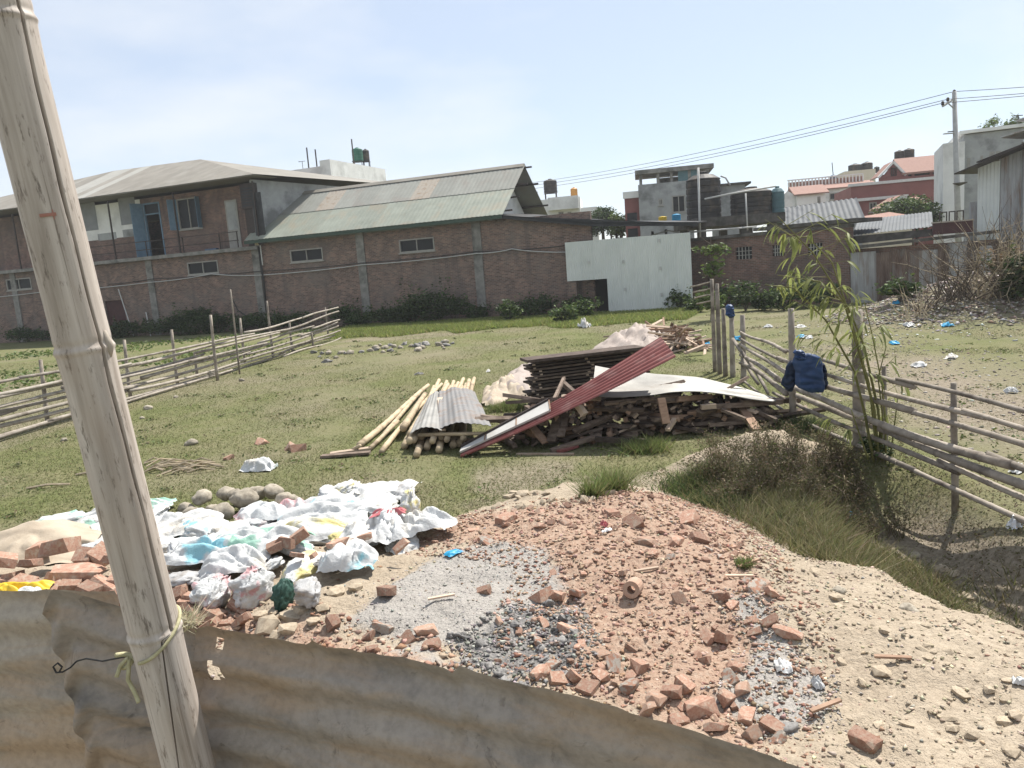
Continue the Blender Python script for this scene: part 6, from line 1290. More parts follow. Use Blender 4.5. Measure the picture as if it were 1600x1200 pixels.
surf('sack_red', [(0.38, 0.10, 0.11), (0.50, 0.17, 0.18)], 6, 0.6, 0.4, 40, 0.015, rnd=0.05)
def sack_mesh(seed, mat, dims=(1, 0.62, 0.36), crease=0.2, tied=True):
    bm = bmesh.new(); bmesh.ops.create_icosphere(bm, subdivisions=4, radius=1.0)
    V = np.array([v.co[:] for v in bm.verts]); p = 2.6
    nrm = (np.abs(V) ** p).sum(1) ** (1 / p); V = V / nrm[:, None] * 0.5
    x, y, z = V.T
    big = fbm(x * 3.1 + seed * 5.7, y * 3.1 + z * 4, seed, 3) - 0.5
    ridge = np.abs(fbm(x * 5 + seed, (y * 0.6 + z) * 7 + seed * 3, seed + 40, 3) - 0.5); fine = np.abs(fbm(x * 11 + z * 6, y * 12 - z * 5, seed + 70, 2) - 0.5)
    f = 1 + 0.45 * big - crease * 1.7 * (0.16 - ridge).clip(0) * 2 - crease * 0.9 * (0.14 - fine).clip(0) * 2
    V = V * f[:, None]
    if tied:
        t = smooth(0.28, 0.52, x); ang = np.arctan2(z, y); pin = 1 - 0.72 * t * (0.8 + 0.2 * np.cos(ang * 9)); V[:, 1] *= pin; V[:, 2] *= pin; V[:, 0] += 0.12 * t
    V = V * np.array(dims); V[:, 2] = np.where(V[:, 2] < -0.12 * dims[2], V[:, 2] * 0.55, V[:, 2])
    for v, q in zip(bm.verts, V): v.co = Vector(q)
    me = bpy.data.meshes.new('sack'); bm.to_mesh(me); bm.free(); me.materials.append(MATS[mat]); me.polygons.foreach_set('use_smooth', np.ones(len(me.polygons), bool)); return me
def crumple(name, c, sx, sy, h, mat, label, cat, seed, rotz=0.0, n=34, group=None, freq=2.6):
    """empty bag or sheet lying crumpled"""
    u = np.linspace(-1, 1, n); U, Vv = np.meshgrid(u, u); th = np.arctan2(Vv, U)
    edge = 1 - 0.28 * (fbm(np.cos(th) * 1.5 + seed, np.sin(th) * 1.5, seed, 2)); X_ = U * sx * 0.5 * edge + 0.10 * sx * (fbm(U * 2 + 3, Vv * 2, seed + 5, 2) - 0.5); Y_ = Vv * sy * 0.5 * edge + 0.10 * sy * (fbm(U * 2, Vv * 2 + 9, seed + 6, 2) - 0.5)
    rr = np.clip(1 - np.maximum(np.abs(U), np.abs(Vv)) ** 3, 0, 1)
    ca_, sa_ = math.cos(seed), math.sin(seed); fold = fbm((U * ca_ + Vv * sa_) * freq * 1.5 + 0.8 * fbm(U * 2, Vv * 2, seed + 2, 2), (Vv * ca_ - U * sa_) * freq * 0.45, seed + 11, 3)
    Z_ = h * (0.9 * smooth(0.25, 0.75, fold) * (0.35 + 0.65 * rr) + 0.7 * rr * fbm(U * 1.3, Vv * 1.3, seed + 21, 2))
    cz, sz_ = math.cos(rotz), math.sin(rotz); XX = c[0] + X_ * cz - Y_ * sz_; YY = c[1] + X_ * sz_ + Y_ * cz; g0 = height(XX, YY); ZZ = np.maximum(g0, 0.55 * c[2] + 0.45 * g0) + 0.008 + Z_
    mb = MB(); mb.grid([[(XX[j, i], YY[j, i], ZZ[j, i]) for i in range(n)] for j in range(n)]); return tag(mb.build(name, mat, None, smooth_=True), label, cat, group)
smats = ['sack_white', 'sack_white', 'sack_pink', 'sack_green', 'sack_sky', 'sack_yellow', 'sack_grey']
smesh = {m_: [sack_mesh(3 * i + k, m_, (1, 0.66, 0.45), 0.34) for k in range(2)] for i, m_ in enumerate(dict.fromkeys(smats))}
# x, y in the photo, width px, height px, material, layer lift
SK = [(495, 800, 60, 'sack_grey', 0), (520, 775, 60, 'sack_white', .12), (545, 768, 60, 'sack_yellow', .16), (575, 770, 60, 'sack_white', .14), (605, 772, 55, 'sack_white', .1), (632, 772, 50, 'sack_grey', .14), (540, 795, 80, 'sack_sky', .05), (585, 795, 80, 'sack_white', .06), (515, 812, 80, 'sack_white', 0),
      (400, 812, 70, 'sack_pink', 0), (440, 822, 80, 'sack_white', 0), (365, 828, 80, 'sack_white', .03), (315, 825, 95, 'sack_sky', .02), (275, 815, 80, 'sack_white', .03), (345, 850, 90, 'sack_white', 0), (395, 848, 95, 'sack_green', .03), (455, 850, 90, 'sack_green', 0), (500, 840, 80, 'sack_white', .02), (545, 838, 85, 'sack_yellow', 0), (585, 830, 80, 'sack_white', .02), (555, 865, 85, 'sack_white', 0), (480, 880, 80, 'sack_yellow', 0), (300, 860, 90, 'sack_white', 0), (420, 880, 70, 'sack_white', .02), (630, 845, 70, 'sack_white', 0), (520, 870, 60, 'sack_white', 0),
      (95, 815, 95, 'sack_green', .02), (140, 812, 80, 'sack_white', .02), (170, 825, 80, 'sack_green', 0), (200, 835, 90, 'sack_white', .02), (225, 812, 80, 'sack_white', .03), (165, 845, 80, 'sack_white', 0), (110, 840, 80, 'sack_yellow', 0), (255, 850, 80, 'sack_white', 0), (285, 900, 70, 'sack_grey', 0), (445, 795, 0, '', 0)]
for k, (px, py, w, m_, up_) in enumerate(SK):
    if not w: continue
    g = G(px, py + 12); s = w * 1.12 * g[1] / 1200; o = put(smesh[m_][k % 2], 'sack', g + (0, 0, s * 0.06 + up_ * 0.7), (random.gauss(0, 0.15), random.gauss(0, 0.15), random.uniform(0, 6.28)), {'sack_white': 'white woven plastic sack lying in the sack heap', 'sack_pink': 'white sack with pink print at the back of the heap', 'sack_green': 'white sack with green print in the sack heap', 'sack_sky': 'white sack with pale blue print in the sack heap', 'sack_yellow': 'white sack with yellowish print in the sack heap', 'sack_grey': 'dull grey plastic sack in the sack heap'}[m_], 'sack', 'plastic sacks heaped behind the tin fence', (s, s, s * 0.72))
def upright(px, py, w, h, mat, label, seed, lean=0.0):
    g = G(px, py); sw, sh = w * g[1] / 1200, h * g[1] / 1200; me_ = sack_mesh(seed, mat, (1, 0.8, 0.75), 0.4, True)
    o = put(me_, 'sack', g + (0, 0, sh * 0.42), (0, -math.pi / 2 + lean, random.uniform(-.5, .5)), label, 'sack', None, (sh, sw, sw)); return o
upright(648, 822, 58, 62, 'sack_yellow', 'full sack with yellow stripes standing at the right of the sack heap', 201)
upright(612, 838, 66, 50, 'sack_white', 'squat white sack with red top band near the striped sack', 202, 0.2)
g = G(612, 838); crumple('sack_flap', g + (0, 0, 0.36), 0.34, 0.12, 0.04, 'sack_red', 'red printed flap on the squat white sack', 'sack', 7)
upright(340, 948, 100, 52, 'sack_pink', 'open white sack with red base at the front of the sack heap', 203, 0.3)
upright(402, 945, 95, 66, 'sack_pink', 'tall pink and white sack standing at the front of the sack heap', 204, 0.15)
upright(448, 950, 58, 50, 'sack_darkgreen', 'dark green checked sack standing at the front of the sack heap', 205, 0.1)
upright(488, 943, 74, 44, 'sack_grey', 'translucent grey bag right of the dark green sack', 206, 0.25)
for k, (px, py, w, d_, m_, lab) in enumerate(((325, 885, 120, 0.5, 'sack_sky', 'pale blue empty sack draped over the heap near the pole'), (545, 900, 90, 0.3, 'sack_sky', 'flat light bag at the edge of the grey gravel'), (655, 838, 110, 0.35, 'sack_white', 'flat white sheet at the right end of the sack heap'), (500, 845, 130, 0.6, 'sack_yellow', 'yellowish empty sack spread over the heap'), (400, 865, 140, 0.6, 'sack_green', 'green striped empty sack spread over the heap'), (430, 815, 120, 0.5, 'sack_pink', 'pinkish empty sack spread near the stones'), (190, 815, 150, 0.6, 'sack_green', 'green and white empty sack spread left of the pole'), (290, 835, 130, 0.6, 'sack_white', 'large white empty sack spread right of the pole'), (590, 850, 110, 0.5, 'sack_white', 'white empty sack spread below the squat sack'), (370, 905, 100, 0.4, 'sack_white', 'white empty sack spread at the heap front'), (520, 812, 140, 0.7, 'sack_sky', 'light blue empty sack spread on the back heap'), (570, 785, 140, 0.7, 'sack_white', 'white empty sack spread on top of the back heap'))):
    g = G(px, py); crumple('empty_sack', g + (0, 0, 0.13), w * 1.2 * g[1] / 1200, d_ * 1.2, 0.13, m_, lab, 'sack', 300 + k, random.uniform(-.4, .4), 44, freq=2.7)
# beige tarp and yellow sack by the left edge
def tarp_px():
    n_ = 46; V = []
    c = G(40, 870); X0, X1, Y0, Y1 = c[0] - 1.6, c[0] + 0.75, c[1] - 0.45, c[1] + 0.8
    gx = np.linspace(X0, X1, n_); gy = np.linspace(Y0, Y1, n_); XX, YY = np.meshgrid(gx, gy)
    r = np.hypot((XX - c[0] - 0.02) / 0.95, (YY - c[1] - 0.15) / 0.6); th = np.arctan2(YY - c[1], XX - c[0])
    Z = height(XX, YY) + 0.01 + 0.34 * np.clip(1 - r, 0, 1) ** 0.9 + 0.035 * np.sin(th * 7) * np.clip(r, 0, 0.7) + 0.08 * np.abs(fbm(XX * 3, YY * 3, 61, 3) - 0.5)
    mb = MB(); mb.grid([[(XX[j, i] + 0.1 * (vnoise(j * 0.3, i * 0.3, 4) - 0.5), YY[j, i] + 0.1 * (vnoise(j * 0.3, i * 0.3, 5) - 0.5), Z[j, i]) for i in range(n_)] for j in range(n_)])
    tag(mb.build('tarp', 'tarp_beige', None, smooth_=True), 'beige tarp draped over a lump at the left behind the bricks', 'tarp')
tarp_px()
g = G(25, 950); crumple('yellow_sack', g + (0, 0, 0.14), 0.5, 0.3, 0.10, 'yellow_plastic', 'bright yellow sack lying at the left behind the tin fence', 'sack', 77)
g = G(50, 955); crumple('white_sack', g + (0, 0, 0.13), 0.24, 0.2, 0.09, 'sack_white', 'white bag beside the yellow sack at the left', 'sack', 78)

# ------------------------------------------------------------------ litter
def bit(px, py, sx, sy, h, mat, lab, seed, cat='litter', name='plastic_bag', group=None): g = G(px, py); return crumple(name, g, sx, sy, h, mat, lab, cat, seed, seed * 1.3, 18, group)
bit(402, 735, 0.62, 0.3, 0.16, 'sack_white', 'white plastic bag lying alone on the grass', 401, 'bag'); bit(425, 733, 0.2, 0.15, 0.1, 'sack_green', 'green end of the bag on the grass', 402, 'bag')
bit(913, 512, 0.6, 0.5, 0.3, 'sack_white', 'small white sack on the far grass before the gate', 403, 'bag')
bit(1328, 818, 0.17, 0.12, 0.10, 'blue_plastic', 'crumpled bright blue plastic in the ditch', 404); bit(1585, 826, 0.16, 0.12, 0.08, 'silver_foil', 'silver wrapper at the right edge by the ditch', 405, name='wrapper')
bit(1278, 1076, 0.06, 0.1, 0.04, 'sack_white', 'small torn white bottle wrap on the sand', 406, name='wrapper'); bit(1225, 1045, 0.14, 0.1, 0.03, 'sack_white', 'tangled white strip beside the brick rubble', 407, name='strip'); bit(1595, 1072, 0.09, 0.06, 0.03, 'sack_white', 'white scrap at the right edge of the sand', 408, name='scrap')
bit(708, 866, 0.16, 0.1, 0.02, 'blue_plastic', 'flat blue plastic scrap at the edge of the gravel', 409, name='scrap'); bit(944, 825, 0.06, 0.06, 0.05, 'sack_red', 'small dark red packet on the brick rubble', 410, name='packet'); bit(948, 832, 0.09, 0.05, 0.02, 'white_plastic', 'white scrap just below the red packet', 411, name='scrap')
bit(1100, 540, 0.5, 0.4, 0.15, 'blue_plastic', 'blue plastic bag beside the far scrap heap', 412); bit(1152, 533, 0.3, 0.3, 0.15, 'blue_plastic', 'blue plastic bag between the corner posts', 413)
for k, (px, py, m_) in enumerate(((1200, 512, 'sack_white'), (1252, 528, 'blue_plastic'), (1262, 529, 'sack_white'), (1250, 512, 'sack_white'), (1398, 538, 'blue_plastic'), (1435, 573, 'sack_white'), (1486, 560, 'sack_white'), (1590, 738, 'sack_white'), (1580, 615, 'sack_white'), (1420, 510, 'sack_white'), (1480, 510, 'blue_plastic'), (1400, 475, 'blue_plastic'))):
    bit(px, py, 0.35 if py < 600 else 0.14, 0.25, 0.08, m_, ('white' if m_ == 'sack_white' else 'blue') + ' plastic scrap on the ground beyond the right fence', 420 + k, name='scrap', group='white scraps beyond the right fence' if m_ == 'sack_white' else 'blue scraps beyond the right fence')
bit(655, 586, 0.3, 0.1, 0.06, 'stone_grey', 'dark scrap lying on the mid grass', 440, name='scrap'); bit(763, 581, 0.3, 0.12, 0.05, 'sack_white', 'pale scrap on the grass behind the bamboo poles', 441, name='scrap')
for k, (px, py) in enumerate(((1395, 1035 - 0), (690, 938), (1290, 1110), (1010, 895), (1170, 885), (1155, 905))):
    g = G(px, py); a = random.uniform(-0.6, 0.6); L = 0.09; d_ = np.array([math.cos(a), math.sin(a), 0]) * L; tag(MB().bar(g - d_ + (0, 0, 0.02), g + d_ + (0, 0, 0.03), 0.025, 0.012).build('wood_splinter', 'timber_pale' if k % 2 else 'timber_warm', None), 'thin wood splinter lying on the mound', 'splinter', 'wood splinters on the mound')
for k in range(26):
    px, py = random.uniform(238, 325), random.uniform(724, 740); g = G(px, py); a = random.gauss(0.15, 0.35); L = random.uniform(0.12, 0.35); d_ = np.array([math.cos(a), math.sin(a), 0]) * L
    tag(MB().tube([g - d_ + (0, 0, 0.03), g + (0, 0, 0.06 + 0.05 * random.random()), g + d_ + (0, 0, 0.03)], 0.014, 5).build('dry_stalk', 'straw', None), 'dry pale stalk in the small heap on the left grass', 'stalk', 'dry stalks on the left grass')
for px, py in ((150, 742), (75, 762)): g = G(px, py); tag(MB().tube([g - (0.3, 0.02, -0.02), g + (0, 0, 0.05), g + (0.3, 0.05, 0.02)], 0.02, 5).build('dry_stalk', 'straw', None), 'dry pale stalk lying left of the small heap', 'stalk', 'single stalks on the left grass')

# ------------------------------------------------------------------ weeds, ditch grass, rubbish heap
WEED = [(0.13, 0.105, 0.065), (0.17, 0.135, 0.09), (0.11, 0.11, 0.05), (0.20, 0.16, 0.115), (0.10, 0.11, 0.045)]
n = 26000; cl_ = np.stack([RNG.uniform(1.95, 4.1, 90), RNG.uniform(7.9, 9.15, 90), RNG.uniform(0.05, 0.26, 90)], -1); kk = RNG.integers(0, 90, n); pd_ = RNG.standard_normal((n, 3)) * np.array([0.09, 0.08, 0.05]); x = cl_[kk, 0] + pd_[:, 0]; y = cl_[kk, 1] + pd_[:, 1]; zz = cl_[kk, 2] + pd_[:, 2]; k = (polydist(x, y, MOUND) < -0.15) & (zz > 0); x, y = x[k], y[k]; z = height(x, y) + zz[k]
a_ = leaves(np.stack([x, y, z], -1), 0.03, WEED, 0.8, 0.4)
n = 2600; kk = RNG.integers(0, 90, n); x2 = cl_[kk, 0] + RNG.normal(0, 0.05, n); y2 = cl_[kk, 1] + RNG.normal(0, 0.05, n); k = (polydist(x2, y2, MOUND) < -0.15) & (y2 < 9.3) & (np.abs(x2 - 3) < 1.1); x2, y2 = x2[k], y2[k]
bl_ = blades(np.stack([x2, y2, height(x2, y2)], -1), 0.26, WEED, 0.004, 0.35)
tri = np.concatenate([a_[1][:, [0, 1, 2]], a_[1][:, [0, 2, 3]]])
v, f, c = join([(a_[0], tri, a_[2]), bl_]); tag(link('weed_cover', mesh_from('weed_cover', v, f, False, 'grass', c)), 'brownish weeds covering the front of the earth hillock', 'weeds', kind='stuff')
n = 30000; y = RNG.uniform(4.6, 8.6, n); x = 3.1 + RNG.normal(0, 0.75, n); d = polydist(x, y, MOUND); k = (d < -0.02) & (d > -1.6) & (x < 4.9) & ((x < 3.75 + 0.2 * np.sin(y)) | (RNG.random(n) < 0.25)); x, y = x[k], y[k]
gb = blades(np.stack([x, y, height(x, y)], -1), 0.13, [(0.17, 0.165, 0.075), (0.21, 0.19, 0.10), (0.14, 0.155, 0.06), (0.26, 0.225, 0.14)], 0.006, 0.75)
tag(link('ditch_grass', mesh_from('ditch_grass', gb[0], gb[1], False, 'grass', gb[2])), 'longer olive grass along the ditch right of the mound', 'grass', kind='stuff')
n = 14000; y = RNG.uniform(5, 11, n); x = 4.5 + np.abs(RNG.normal(0, 0.5, n)) * RNG.choice([-0.5, 1], n); k = x > 4.0; x, y = x[k], y[k]; k = RNG.random(len(x)) < 0.45; x, y = x[k], y[k]; l_ = leaves(np.stack([x, y, height(x, y) + 0.08 * RNG.random(len(x))], -1), 0.03, WEED + [(0.2, 0.18, 0.09)], 0.8, 0.4)
tag(link('fence_weeds', mesh_from('fence_weeds', l_[0], l_[1], False, 'grass', l_[2])), 'low weeds along the foot of the right fence', 'weeds', kind='stuff')
for px, py, r, h, cols, lab in ((957, 765, 0.16, 0.17, LIGHTG, 'leafy green weed tuft at the far rim of the mound'), (1010, 705, 0.32, 0.15, LIGHTG, 'bright grass tuft before the timber heap'), (1085, 760, 0.4, 0.12, LIGHTG + GREENS, 'green weed clump left of the hillock weeds'), (1130, 785, 0.35, 0.11, GREENS, 'low dark green weeds at the mound corner'), (1163, 885, 0.06, 0.05, LIGHTG, 'small green sprig growing on the brick rubble'), (1260, 672, 0.3, 0.16, GREENS, 'weed tuft at the foot of the fence behind the hillock'), (790, 640, 0.35, 0.13, LIGHTG, 'green tuft between the bamboo poles and board stack'), (925, 775, 0.1, 0.15, LIGHTG, 'tiny green tuft among the clods')):
    g = G(px, py); t = thing('weed_tuft', lab, 'weeds', g); nn = int(1500 * r / 0.35); cols = [tuple(q * f_ for q, f_ in zip(c_, (1.5, 1.35, 1.7))) for c_ in cols] + [(0.2, 0.18, 0.09)]; xx = g[0] + RNG.normal(0, r * 0.45, nn); yy = g[1] + RNG.normal(0, r * 0.35, nn); bb = blades(np.stack([xx, yy, height(xx, yy)], -1), h, cols, 0.006, 0.7); leaf_obj('blades', t, *bb, 'grass')
# pale roots in the hole
for k in range(7):
    p0 = G(1300 + random.uniform(-12, 40), 740 + random.uniform(-6, 25)) + (0, 0, 0.02); p1_ = G(1310 + random.uniform(-20, 70), 790 + random.uniform(-12, 12)) + (0, 0, 0.02)
    tag(MB().tube([p0, (p0 + p1_) / 2 + np.array([random.uniform(-.06, .06), -0.08, 0.04]), p1_], [0.008, 0.006, 0.003], 5).build('root', 'straw', None, smooth_=True), 'pale root dangling at the hole beside the hillock', 'root', 'roots at the hole')
# rubbish heap debris and dry brush
x = RNG.normal(16.6, 3.4, 9000); y = RNG.normal(24.4, 1.9, 9000); k = (np.hypot((x - 16.8) / 6.2, (y - 25) / 4) < 1); x, y = x[k], y[k]
v, f, c = chips(x, y, 0.065, [(0.24, 0.205, 0.18), (0.32, 0.285, 0.25), (0.17, 0.14, 0.12), (0.42, 0.40, 0.37), (0.21, 0.155, 0.125)], 0.5)
tag(link('rubbish', mesh_from('rubbish', v, f, False, 'chips', c)), 'heap of grey and brown rubbish at the right beyond the fence', 'rubbish', kind='stuff')
x = RNG.normal(12.4, 1.6, 700); y = RNG.normal(23.5, 1.8, 700); v, f, c = chips(x, y, 0.06, [(0.5, 0.48, 0.45), (0.3, 0.27, 0.23)], 0.4); tag(link('scattered_litter', mesh_from('scattered_litter', v, f, False, 'chips', c)), 'litter flakes scattered left of the rubbish heap', 'litter', kind='stuff')
x = RNG.uniform(5.5, 11, 2600); y = RNG.uniform(8, 21, 2600); v, f, c = chips(x, y, 0.03, [(0.30, 0.27, 0.23), (0.38, 0.35, 0.31), (0.22, 0.19, 0.15)], 0.5); tag(link('gravel', mesh_from('gravel', v, f, False, 'chips', c)), 'loose gravel on the worn ground beyond the right fence', 'gravel', kind='stuff')
x = RNG.uniform(-8, -4, 1500); y = RNG.uniform(9.5, 30, 1500)
for k, (px, py, hgt_) in enumerate(((1500, 470, 2.2), (1540, 468, 2.8), (1575, 462, 3.0), (1600, 460, 2.8), (1455, 490, 1.5), (1425, 500, 1.1))):
    g = G(px, py); t = thing('dry_brush', ('tallest-left', 'second', 'third', 'right edge', 'low', 'lowest left')[k] + ' leafless dry brush on the rubbish heap', 'brush', g, 'dry brush on the rubbish heap'); mb = MB()
    for q in range(34 if k < 4 else 14):
        a = random.uniform(0, 6.28); sp_ = random.uniform(0.2, 0.8); P = [g + np.array([random.uniform(-.5, .5), random.uniform(-.4, .4), 0])]; dv_ = np.array([math.cos(a) * sp_, math.sin(a) * sp_ * 0.7, 1.0])
        for j in range(4): dv_ = dv_ + RNG.standard_normal(3) * 0.35; P.append(P[-1] + dv_ / np.linalg.norm(dv_) * hgt_ * random.uniform(0.15, 0.3))
        mb.tube(P, [0.02, 0.016, 0.012, 0.009, 0.004], 4, False)
        for j in (2, 3): e = P[j] + RNG.standard_normal(3) * 0.3 * hgt_ / 2; mb.tube([P[j], e], [0.009, 0.003], 3, False)
    mb.build('branches', 'straw' if k % 2 else 'bark', t)
g = G(1592, 475); bush('dark_shrub', 'dark green shrub at the right edge on the rubbish heap', 'shrub', g, (0.9, 0.7, 0.8), 2200, 0.13, GREENS + OLIVE)
g = G(1570, 440); bush('ochre_shrub', 'ochre dried shrub on the rubbish heap', 'shrub', g, (0.8, 0.6, 0.55), 1400, 0.1, [(0.24, 0.17, 0.09), (0.19, 0.14, 0.08)])

# ------------------------------------------------------------------ tin fence in front of the camera
def tin_material(name, base, warm, dark):
    m, n, l, b = _nt(name); v = coord(n, l, False)
    f = noise(n, l, v, 5, 6, 0.6, 0.4); r = ramp(n, [dark, base, tuple(q * 1.2 for q in base)], (0.32, 0.5, 0.72)); l.new(f, r.inputs['Fac'])
    mp_ = n.new('ShaderNodeMapping'); mp_.inputs['Scale'].default_value = (1.2, 1.2, 6); l.new(v, mp_.inputs['Vector'])
    f2 = noise(n, l, mp_.outputs[0], 2.2, 6, 0.6, 0.6); r2 = ramp(n, [(0, 0, 0), (1, 1, 1)], (0.46, 0.62)); l.new(f2, r2.inputs['Fac']); o = mix(n, l, r2.outputs['Color'], r.outputs['Color'], warm)
    f3 = noise(n, l, v, 70, 3, 0.6); r3 = ramp(n, [(0.82, 0.82, 0.82), (1.08, 1.08, 1.08)], (0.3, 0.6)); l.new(f3, r3.inputs['Fac']); o = mix(n, l, 0.8, o, r3.outputs['Color'], 'MULTIPLY')
    l.new(o, b.inputs['Base Color']); b.inputs['Roughness'].default_value = 0.62; b.inputs['Specular IOR Level'].default_value = 0.35; b.inputs['Metallic'].default_value = 0.15
    p = bump(n, l, f, b, 0.5, 0.02); fr4 = noise(n, l, v, 26, 6, 0.7, 0.8); r5 = ramp(n, [(1, 1, 1), (0.45, 0.42, 0.40)], (0.60, 0.68)); l.new(fr4, r5.inputs['Fac']); o2 = mix(n, l, 0.6, o, r5.outputs['Color'], 'MULTIPLY'); l.new(o2, b.inputs['Base Color']); bump(n, l, fr4, b, 0.35, 0.006, p)
tin_material('old_tin', (0.29, 0.255, 0.222), (0.34, 0.262, 0.192), (0.135, 0.125, 0.118)); tin_material('old_tin_pale', (0.36, 0.315, 0.26), (0.38, 0.29, 0.205), (0.25, 0.22, 0.19))
tf = thing('tin_fence', 'rusty corrugated tin fence in the foreground', 'fence', (0, 1.3, 1.1))
def tin(name, mat, keys, drop, seed, hole=None, off=0.0, left_lean=0.0):
    """keys: (px, py, depth) along the ragged top edge; the sheet hangs down from there, ribs lying lengthwise"""
    T = [atk(x, y, k) for x, y, k in keys]; d = [0.0]
    for a, b_ in zip(T[:-1], T[1:]): d.append(d[-1] + np.linalg.norm((b_ - a)[:2]))
    L = d[-1]; st = 0.007; nu = int(L / st); nv = int(drop / 0.009); T = np.array(T); U = np.linspace(0, L, nu + 1)
    tx, ty, tz = (np.interp(U, d, T[:, i]) for i in range(3)); tx = np.convolve(np.pad(tx, 6, 'edge'), np.ones(13) / 13, 'valid'); ty = np.convolve(np.pad(ty, 6, 'edge'), np.ones(13) / 13, 'valid')
    tz = tz + 0.012 * (fbm(U * 18, U * 0, seed, 4) - 0.5) + 0.02 * (fbm(U * 4, U * 0 + 3, seed + 2, 2) - 0.5)
    dirv = np.array([tx[-1] - tx[0], ty[-1] - ty[0]]); dirv /= np.linalg.norm(dirv); nrm = np.array([-dirv[1], dirv[0]])
    vv = np.linspace(0, drop, nv + 1); UU, VV = np.meshgrid(U, vv, indexing='ij')
    bumpz = 0.007 * np.sin(2 * np.pi * VV / 0.085 + 0.6 * np.sin(UU * 2.2 + seed) + 2.5 * (fbm(UU * 1.6, VV * 2.5, seed + 5, 3) - 0.5)) * (0.55 + 0.9 * vnoise(UU * 2.3, VV * 3.1, seed + 8)) + 0.035 * (fbm(UU * 1.9, VV * 4.0, seed + 9, 4) - 0.5) + 0.022 * np.abs(fbm(UU * 7, VV * 9, seed + 12, 3) - 0.5)
    X_ = tx[:, None] + nrm[0] * (bumpz + off) + left_lean * VV * (1 - UU / L) * dirv[0]; Y_ = ty[:, None] + nrm[1] * (bumpz + off); Z_ = tz[:, None] - VV
    V = np.stack([X_, Y_, Z_], -1).reshape(-1, 3) - FRAME[tf]; ii = np.arange((nu + 1) * (nv + 1)).reshape(nu + 1, nv + 1)
    fcs = np.stack([ii[:-1, :-1], ii[1:, :-1], ii[1:, 1:], ii[:-1, 1:]], -1).reshape(-1, 4)
    if hole is not None:
        W_ = V + FRAME[tf] - CAM; kk = W_ @ FW; ix = 800 + F_PX * (W_ @ RT) / kk; iy = 600 - F_PX * (W_ @ UP) / kk; bad = np.zeros(len(V), bool)
        for hx, hy, ha, hb in hole: bad |= ((ix - hx) / ha) ** 2 + ((iy - hy) / hb) ** 2 < 0.6 + 0.8 * vnoise(ix * 0.16, iy * 0.16, 3)
        fcs = fcs[~bad[fcs].any(1)]
    return link(name, mesh_from(name, V, fcs, True, mat), tf)
tin('sheet', 'old_tin_pale', [(-420, 925, 1.62), (-150, 932, 1.56), (0, 935, 1.52), (75, 937, 1.5), (170, 940, 1.47)], 0.75, 3, off=0.03)
tin('sheet', 'old_tin', [(62, 960, 1.46), (70, 948, 1.46), (90, 921, 1.455), (130, 930, 1.45), (210, 946, 1.44), (285, 972, 1.42), (330, 980, 1.41)], 0.7, 5, left_lean=0.10)
tin('sheet', 'old_tin', [(292, 975, 1.405), (345, 978, 1.40), (420, 994, 1.37), (484, 1004, 1.345), (492, 996, 1.34), (505, 1003, 1.335), (640, 1026, 1.28), (700, 1040, 1.255), (712, 1048, 1.25), (722, 1034, 1.247), (760, 1046, 1.235), (860, 1072, 1.195), (1000, 1108, 1.14), (1180, 1155, 1.07), (1350, 1198, 1.0), (1600, 1262, 0.92), (1900, 1330, 0.85)], 0.8, 9, hole=[(313, 1045, 17, 9), (335, 1052, 8, 6), (345, 1003, 2.5, 2.5), (263, 996, 3, 3)], off=-0.012)

# ------------------------------------------------------------------ foreground bamboo pole with cord and wire
m, n, l, b = _nt('pole_bamboo'); v = coord(n, l, False)
def st_(sc): q = n.new('ShaderNodeMapping'); q.inputs['Scale'].default_value = sc; l.new(v, q.inputs['Vector']); return q.outputs[0]
f = noise(n, l, st_((30, 30, 1.6)), 1.6, 6, 0.6); r = ramp(n, [(0.26, 0.22, 0.185), (0.43, 0.38, 0.335), (0.56, 0.51, 0.46)], (0.28, 0.5, 0.7)); l.new(f, r.inputs['Fac'])
f2 = noise(n, l, st_((60, 60, 12)), 1.6, 5, 0.7); r2 = ramp(n, [(0, 0, 0), (0.85, 0.85, 0.85)], (0.57, 0.67)); l.new(f2, r2.inputs['Fac']); o = mix(n, l, r2.outputs['Color'], r.outputs['Color'], (0.13, 0.105, 0.085))
f4 = noise(n, l, st_((90, 90, 1.2)), 1.5, 4, 0.6); r4 = ramp(n, [(0, 0, 0), (0.75, 0.75, 0.75)], (0.60, 0.67)); l.new(f4, r4.inputs['Fac']); o = mix(n, l, r4.outputs['Color'], o, (0.16, 0.13, 0.105))
f3 = noise(n, l, st_((8, 8, 3)), 1.2, 4); r3 = ramp(n, [(0, 0, 0), (0.45, 0.45, 0.45)], (0.52, 0.72)); l.new(f3, r3.inputs['Fac']); o = mix(n, l, r3.outputs['Color'], o, (0.40, 0.31, 0.235))
l.new(o, b.inputs['Base Color']); b.inputs['Roughness'].default_value = 0.62; b.inputs['Specular IOR Level'].default_value = 0.3; bump(n, l, f4, b, 0.25, 0.002)
surf('cord', [(0.33, 0.30, 0.17), (0.46, 0.43, 0.27)], 60, 0.8, 0.6, 200, 0.002, rnd=0); surf('red_mark', [(0.30, 0.13, 0.10), (0.36, 0.20, 0.16)], 60, 0.9, 0, rnd=0)
PLo, PHi = atk(283, 1150, 1.36), atk(46, 200, 1.14); axd = (PHi - PLo) / np.linalg.norm(PHi - PLo)
base = PLo + axd * ((1.0 - PLo[2]) / axd[2]); LEN_ = (4.1 - base[2]) / axd[2]; RAD = 0.0413
bpole = thing('bamboo_post', 'thick weathered bamboo post leaning in the foreground, split along its length', 'bamboo post', base)
